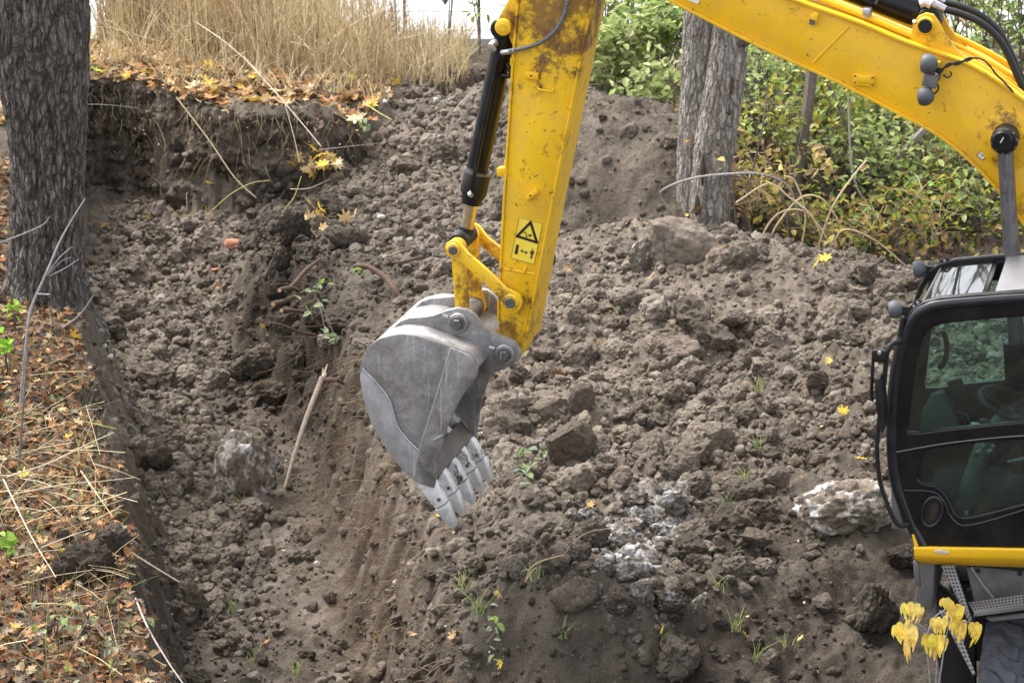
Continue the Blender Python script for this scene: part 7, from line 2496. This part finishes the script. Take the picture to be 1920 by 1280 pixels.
# cut roots jutting from the bank corner
for pts, r0, lb_ in [([(600, 486, 23.0), (575, 505, 22.8), (552, 532, 22.6), (535, 545, 22.5)], .030, 'uppermost long root slanting down the bank corner'),
                     ([(560, 545, 22.6), (545, 540, 22.4), (524, 544, 22.2)], .034, 'short cut root with pale end below the long root'),
                     ([(575, 545, 22.8), (540, 562, 22.3), (512, 570, 22.0)], .036, 'thick cut root stub lowest of the upper roots'),
                     ([(580, 586, 22.3), (550, 582, 22.0), (528, 582, 21.8)], .030, 'cut root with pale end above the bent root'),
                     ([(592, 628, 21.6), (560, 622, 21.3), (530, 610, 21.2), (505, 606, 21.1)], .020, 'long bent root below the cut roots'),
                     ([(600, 632, 21.4), (550, 632, 21.2), (480, 630, 21.0)], .010, 'thin straight root lowest on the bank corner'),
                     ([(752, 560, 22.0), (738, 540, 22.1), (722, 520, 22.3), (690, 500, 22.5), (665, 500, 22.6)], .038, 'thick arched root behind the bucket link'),
                     ([(735, 492, 22.7), (760, 490, 22.6), (790, 482, 22.6)], .020, 'short root lying on the slope near the link'),
                     ([(590, 665, 21.0), (560, 668, 20.8), (520, 690, 20.6), (480, 700, 20.5)], .006, 'fine root drooping across the bank')]:
    q = [at_y(*w) for w in pts]
    rt = empty('cut_root', tuple(q[0]))
    ql = [w - q[0] for w in q]
    MB().tube(ql, [r0 * w_ for w_ in ([.5, .62, .72, .6, .66][:len(ql)])], 9, 4).build('root_wood', M_ROOT, rt)
    if r0 > .025:
        d_ = (ql[-1] - ql[-2]).normalized()
        MB().tube([ql[-1] - d_ * .004, ql[-1] + d_ * .003], r0 * .55, 9).build('cut_end', M_ROOTC, rt)
    tag(rt, lb_, 'root')

# fine rootlets over the scraped bank and the cut face
rl = []


def hairs(N, reg, ln_, cols, wid=.0022):
    P, D = [], []
    for k in range(N):
        a, b = rng.uniform(reg[0], reg[1]), rng.uniform(reg[2], reg[3])
        q = hit(a, b)
        P.append(q)
    P = np.array([p[:] for p in P])
    a = rng.normal(-.5, 1.2, N)
    L = ln_ * rng.uniform(.4, 1.4, N)
    V = []
    side = np.array([0, .3, .95])
    for t in (0, .33, .66, 1.0):
        c = P + np.stack([-np.cos(a) * L * t, -.06 - .08 * t + 0 * a, np.sin(a) * L * t * .5 - .12 * L * t * t], -1) + np.stack([rng.normal(0, .015, N) * (t > 0), np.zeros(N), rng.normal(0, .012, N) * (t > 0)], -1)
        c[:, 2] = np.maximum(c[:, 2], hzv(c[:, 0], c[:, 1]) + .012)
        V += [c - side * wid, c + side * wid]
    V = np.stack(V, 1)
    b = (np.arange(N) * 8)[:, None]
    F_ = np.concatenate([b + [2 * k, 2 * k + 1, 2 * k + 3, 2 * k + 2] for k in range(3)])
    c = np.asarray(cols)[rng.integers(0, len(cols), N)] * rng.uniform(.7, 1.3, N)[:, None]
    return V.reshape(-1, 3), F_, np.repeat(c, 8, axis=0)


RC = [(.30, .20, .12), (.42, .30, .18), (.20, .12, .07), (.50, .38, .24)]
rl = [hairs(210, (570, 770, 640, 1000), .2, RC, .0024), hairs(70, (520, 640, 480, 720), .3, [(.10, .07, .05), (.2, .14, .1)], .003), hairs(200, (640, 860, 940, 1270), .15, RC, .0026), hairs(60, (430, 560, 640, 800), .2, RC), hairs(60, (180, 300, 860, 1250), .2, RC + [(.5, .42, .26)])]
tag(cloud_object('rootlets', rl, M_GRASS), 'fine brown rootlets hanging out of the scraped bank', None, None, 'stuff')
# straw scattered on the bank
N = 190
u, v = rng.uniform(-20, 230, N), np.concatenate([rng.uniform(780, 1010, 110), rng.uniform(580, 1280, 80)])
V, F_, Cc, o_ = [], [], [], 0
for k in range(N):
    if u[k] > 150 + (v[k] - 700) * .22: continue
    q = hit(u[k], v[k])
    a = rng.uniform(-1.5, 1.5)
    L = rng.uniform(.12, .55)
    d_ = Vector((math.cos(a), math.sin(a), rng.normal(.05, .28))) * L
    P0 = q + Vector((0, 0, rng.uniform(.02, .14)))
    vv, ff = tube_arrays([P0 - d_ * .5, P0 + Vector((0, 0, .015)), P0 + d_ * .5], rng.uniform(.0012, .0034), 4, False)
    V += [w[:] for w in vv]; F_ += [tuple(i + o_ for i in w) for w in ff]; o_ += len(vv)
    cc_ = np.array(STRAW[rng.integers(0, len(STRAW))]) * rng.uniform(.8, 1.25)
    Cc += [cc_] * len(vv)
me = np_mesh('scattered_straw', np.array(V), np.array(F_))
cattr(me, 'tint', np.array(Cc))
tag(link('scattered_straw', me, M_GRASS), 'scattered dry straw lying over the leafy bank', None, None, 'stuff')


# tangled standing stems and low green on the bank
N = 560
u, v = rng.uniform(-20, 235, N), rng.uniform(600, 1290, N)
keep = u < 120 + (v - 575) * .25
B = np.array([hit(a, b)[:] for a, b in zip(u[keep], v[keep])])
k1 = len(B)
o = cloud_object('bank_weeds', [blades(B, rng.uniform(.06, .36, k1), np.abs(rng.normal(0, .8, k1)), rng.uniform(.0015, .004, k1), STRAW[2:4] + BROWN + BROWN + [(.14, .24, .06), (.20, .30, .09), (.18, .28, .08), (.10, .06, .05), (.08, .05, .04)], 5)], M_GRASS)
tag(o, 'tangle of dry stems and green blades growing on the leafy bank', None, None, 'stuff')

# bare saplings and small plants
def sapling(name, paths, mat, label, cat):
    q0 = at_y(*paths[0][0][0])
    rt = empty(name, tuple(q0))
    for pts, r in paths:
        MB().tube([at_y(*w) - q0 for w in pts], r, 7, 4).build('stem' if pts is paths[0][0] else 'twig', mat, rt)
    return tag(rt, label, cat)


M_SAP = plain('sapling_bark', (0.24, 0.22, 0.24), 0.7, 0, 0.3, 0.3, 20, 0.2)
sapling('bare_sapling', [([(38, 760, 18.7), (48, 650, 18.8), (58, 580, 18.9), (88, 510, 19.0), (108, 462, 19.1), (130, 420, 19.2), (160, 372, 19.3)], [.010, .010, .011, .010, .008, .006, .004]), ([(88, 518, 19.0), (110, 485, 18.9), (136, 462, 18.9)], [.006, .005, .003]), ([(92, 518, 19.0), (120, 504, 18.9), (148, 486, 18.9)], [.006, .005, .003]), ([(88, 518, 19.0), (115, 490, 18.9), (134, 482, 18.9)], [.004, .003, .002]), ([(70, 551, 18.9), (93, 552, 18.8)], [.006, .005])], M_SAP, 'bare grey sapling with forked tip in front of the tree', 'sapling')
sapling('bare_sapling', [([(118, 614, 19.6), (150, 590, 19.5), (176, 553, 19.4)], [.009, .008, .005])], M_SAP, 'short grey twig leaning over the trench rim', 'twig')
sapling('bare_sapling', [([(0, 455, 19.0), (40, 440, 19.1), (80, 422, 19.1), (94, 405, 19.1)], [.006, .006, .005, .003])], M_SAP, 'thin pale twig crossing the dark trunk', 'twig')
sapling('bare_sapling', [([(35, 880, 17.6), (45, 740, 17.8), (52, 640, 18.0)], [.009, .008, .006])], M_TWIG, 'thin brown stem standing on the leafy bank', 'sapling')


def small_plant(name, base, tips, lsize, cols, label, cat='plant', perleaf=3, stem=M_TWIG, spread=.05):
    """each leaf its own part"""
    q0 = at_y(*base)
    rt = empty(name, tuple(q0))
    s_ = MB()
    T = [at_y(*t) - q0 for t in tips]
    for t in T:
        s_.tube([Vector((0, 0, 0)), t * .55 + Vector((0, 0, .03)), t], [.006, .004, .002], 5, 3)
    s_.build('stem', stem, rt)
    for t in T:
        for k in range(perleaf):
            c = np.array(t[:])[None] + rng.normal(0, spread, (1, 3))
            v, f, col = leaf_cloud(c, lsize, cols, flat_=.6)
            me = np_mesh('leaf', v, f, False)
            cattr(me, 'tint', col)
            link('leaf', me, M_LEAFS, rt)
    return tag(rt, label, cat)


GRL = [(.26, .34, .16), (.34, .42, .24), (.22, .33, .08), (.42, .48, .32)]
small_plant('leafy_twig', (596, 560, 21.6), [(585, 540, 21.4), (600, 530, 21.4), (612, 548, 21.4), (588, 552, 21.3), (604, 590, 21.2), (596, 582, 21.2), (618, 615, 21.1), (612, 635, 21.0), (625, 625, 21.0), (660, 512, 21.8)], .085, GRL, 'small twig with pale green leaves among the cut roots')
small_plant('leafy_twig', (1000, 905, 17.0), [(985, 855, 16.9), (996, 860, 16.9), (978, 870, 16.9), (990, 885, 16.85), (960, 880, 16.95), (985, 905, 16.8)], .075, GRL[:2] + [(.30, .38, .30)], 'pale green sprig beside the bucket teeth')
small_plant('leafy_twig', (940, 1190, 14.9), [(918, 1195, 14.8), (930, 1180, 14.8), (912, 1205, 14.75), (945, 1175, 14.8)], .07, GRL, 'uprooted green sprig on the dark bank')
small_plant('seedling', (28, 620, 20.0), [(20, 572, 19.9), (36, 570, 19.9), (30, 590, 19.9), (22, 590, 19.9)], .10, [(.24, .40, .05), (.30, .46, .08)], 'bright green seedling at the foot of the tree', perleaf=2, spread=.03)
small_plant('seedling', (12, 690, 18.9), [(4, 640, 18.8), (14, 650, 18.8), (8, 660, 18.8)], .12, [(.22, .42, .04), (.28, .48, .06)], 'bright green leaf cluster at the edge of the bank', perleaf=2, spread=.03)
small_plant('seedling', (20, 1050, 15.4), [(10, 1012, 15.3), (28, 1010, 15.3), (18, 1022, 15.3)], .11, [(.26, .46, .07), (.32, .5, .1)], 'bright green leafy plant low on the bank', perleaf=3, spread=.03)
small_plant('seedling', (105, 1195, 14.6), [(95, 1165, 14.5), (112, 1170, 14.5), (125, 1180, 14.5), (100, 1185, 14.5)], .06, GRL, 'small green weed in front of the dark lumps', perleaf=4)
small_plant('seedling', (165, 1160, 14.8), [(150, 1150, 14.7), (170, 1155, 14.7), (205, 1200, 14.5), (225, 1240, 14.3), (120, 1260, 14.2)], .06, GRL, 'spreading green weed below the dark lumps', perleaf=4)
small_plant('seedling', (672, 205, 26.4), [(680, 235, 26.3), (690, 240, 26.3)], .10, GRL, 'green sprig on the slope at the end of the cut face', perleaf=3)


def tuft(px, py, n_, h_, cols, label):
    q = hit(px, py)
    v, f, c = blades(np.zeros((n_, 3)) + rng.normal(0, .02, (n_, 3)) * [1, 1, 0], rng.uniform(.5, 1.1, n_) * h_, rng.uniform(.3, 1.1, n_), np.full(n_, .0045), cols, 4)
    o = cloud_object('grass_tuft', [(v, f, c)], M_LEAFS)
    o.location = q
    return tag(o, label, 'grass', 'uprooted grass tufts')


GG = [(.20, .28, .09), (.30, .34, .14), (.42, .40, .20), (.26, .34, .14)]
for a, b, n_, h_, lb_ in [(440, 1150, 9, .16, 'green grass tuft on the trench floor beside the pale stone'), (555, 1268, 10, .18, 'grass tuft at the picture edge in the trench'), (480, 1240, 12, .14, 'limp grass tuft on the dark trench floor'), (505, 860, 8, .14, 'thin straw tuft in the trench'), (460, 960, 9, .16, 'dry grass tuft below the lime stained boulder in the trench'),
                          (360, 690, 9, .16, 'straw tuft on the trench clods'), (345, 800, 8, .14, 'green blade tuft in the middle of the trench'), (1345, 1110, 11, .14, 'green grass tuft on the front edge beside the bone shaped stone'), (1010, 1090, 14, .16, 'grass tuft under the curved root'), (870, 1110, 16, .16, 'dull grass clump on the dark bank'), (900, 1150, 16, .18, 'dark green grass clump low on the dark bank'),
                          (1060, 1200, 16, .16, 'straw grass clump below the biggest front clod'), (1380, 1185, 12, .18, 'limp grass tuft on the dark slope'), (1420, 1240, 10, .18, 'long green grass tuft low on the dark slope'), (1475, 1225, 9, .15, 'upright green tuft on the dark slope'), (1240, 1210, 9, .15, 'small green tuft on the dark slope below the clods'),
                          (1370, 960, 16, .16, 'dry grass on the clod beside the boulder'), (1395, 905, 12, .15, 'yellow green grass on the upper clod'), (1420, 850, 12, .16, 'pale straw tuft on the middle of the heap'), (1420, 740, 9, .16, 'fine straw tuft high on the heap'), (1190, 560, 8, .16, 'pale straw on the soil below the slab'), (1160, 590, 10, .2, 'grey straw tuft behind the arm')]:
    tuft(a, b, n_, h_, GG, lb_)

# yellow-leaved sapling in front of the wheel
YS = 13.55
ysb = at_y(1748, 1330, YS)
ys = empty('yellow_sapling', tuple(ysb))
stm = [[(1748, 1330), (1742, 1260), (1738, 1215), (1735, 1180)], [(1750, 1330), (1755, 1275), (1757, 1225)], [(1752, 1330), (1762, 1270), (1772, 1205), (1780, 1165)], [(1735, 1180), (1715, 1165), (1700, 1170)], [(1735, 1190), (1700, 1150), (1695, 1140)], [(1735, 1200), (1750, 1160), (1775, 1140)], [(1778, 1175), (1800, 1165), (1818, 1166)]]
for s_ in stm:
    MB().tube([at_y(a, b, YS) - ysb for a, b in s_], list(np.linspace(.006, .003, len(s_))), 6, 4).build('stem', M_SAP, ys)
M_YLEAF = objcol_material('yellow_leaf_blade', 0.6, 0.35, 0.25)
def lobed(c, L, W, ang, curl):
    """a drooping leaf with three pointed lobes hanging from c"""
    out = [(0, .02), (-.35, -.02), (-.75, -.22), (-1.0, -.50), (-.88, -.78), (-.62, -.52), (-.50, -.62), (-.42, -.95), (-.16, -1.22), (.02, -.98), (.12, -.70), (.30, -.62), (.55, -.98), (.72, -1.02), (.86, -.70), (.92, -.42), (.70, -.18), (.35, 0)]
    v = [(c.x, c.y - .3 * curl * L, c.z - .42 * L)]
    for x_, z_ in out:
        x_ *= W * rng.uniform(.85, 1.15)
        z_ *= L * rng.uniform(.9, 1.1)
        t = min(1, -z_ / L)
        xr, zr = x_ * math.cos(ang) - z_ * math.sin(ang), x_ * math.sin(ang) + z_ * math.cos(ang)
        v.append((c.x + xr, c.y - curl * L * math.sin(t * 2.2) * .6 + abs(x_) * .5, c.z + zr))
    n_ = len(out)
    me = bpy.data.meshes.new('leaf')
    me.from_pydata(v, [], [(0, 1 + k, 1 + (k + 1) % n_) for k in range(n_)])
    me.update()
    return me
for (a, b, L, W, an) in [(1694, 1130, 26, 13, .3), (1708, 1128, 32, 14, 0), (1722, 1131, 26, 13, -.35), (1731, 1138, 26, 9, -.5), (1676, 1172, 28, 14, .55), (1686, 1166, 30, 13, .2), (1704, 1162, 46, 17, 0), (1714, 1172, 44, 16, -.2), (1698, 1194, 40, 9, .15), (1766, 1122, 18, 12, .6), (1776, 1120, 18, 12, .2), (1784, 1126, 22, 12, -.2), (1782, 1132, 34, 15, .25), (1798, 1132, 34, 14, -.35), (1806, 1136, 34, 12, -.5),
                         (1748, 1158, 26, 12, .35), (1760, 1156, 26, 11, 0), (1769, 1160, 28, 11, -.1), (1774, 1154, 22, 10, -.3), (1800, 1164, 34, 13, 0), (1808, 1162, 36, 13, -.2), (1822, 1166, 28, 12, .2), (1832, 1166, 32, 12, -.2), (1839, 1170, 34, 11, -.5), (1735, 1188, 30, 13, .2), (1748, 1188, 36, 14, 0), (1758, 1190, 40, 15, -.05), (1770, 1190, 32, 13, -.3), (1776, 1196, 28, 10, -.5), (1786, 1156, 30, 9, .1)]:
    d = 14.9
    c = at_y(a, b, YS + rng.uniform(-.04, .04)) - ysb
    o = link('leaf', lobed(c, L / FPX * d * 1.1, W / FPX * d * .75, an * .8, rng.uniform(.1, .4)), M_YLEAF, ys)
    o.color = (rng.uniform(.92, 1.0), rng.uniform(.70, .82), rng.uniform(.12, .26), 1)
tag(ys, 'yellow leaved sapling in front of the tyre and steps', 'sapling')
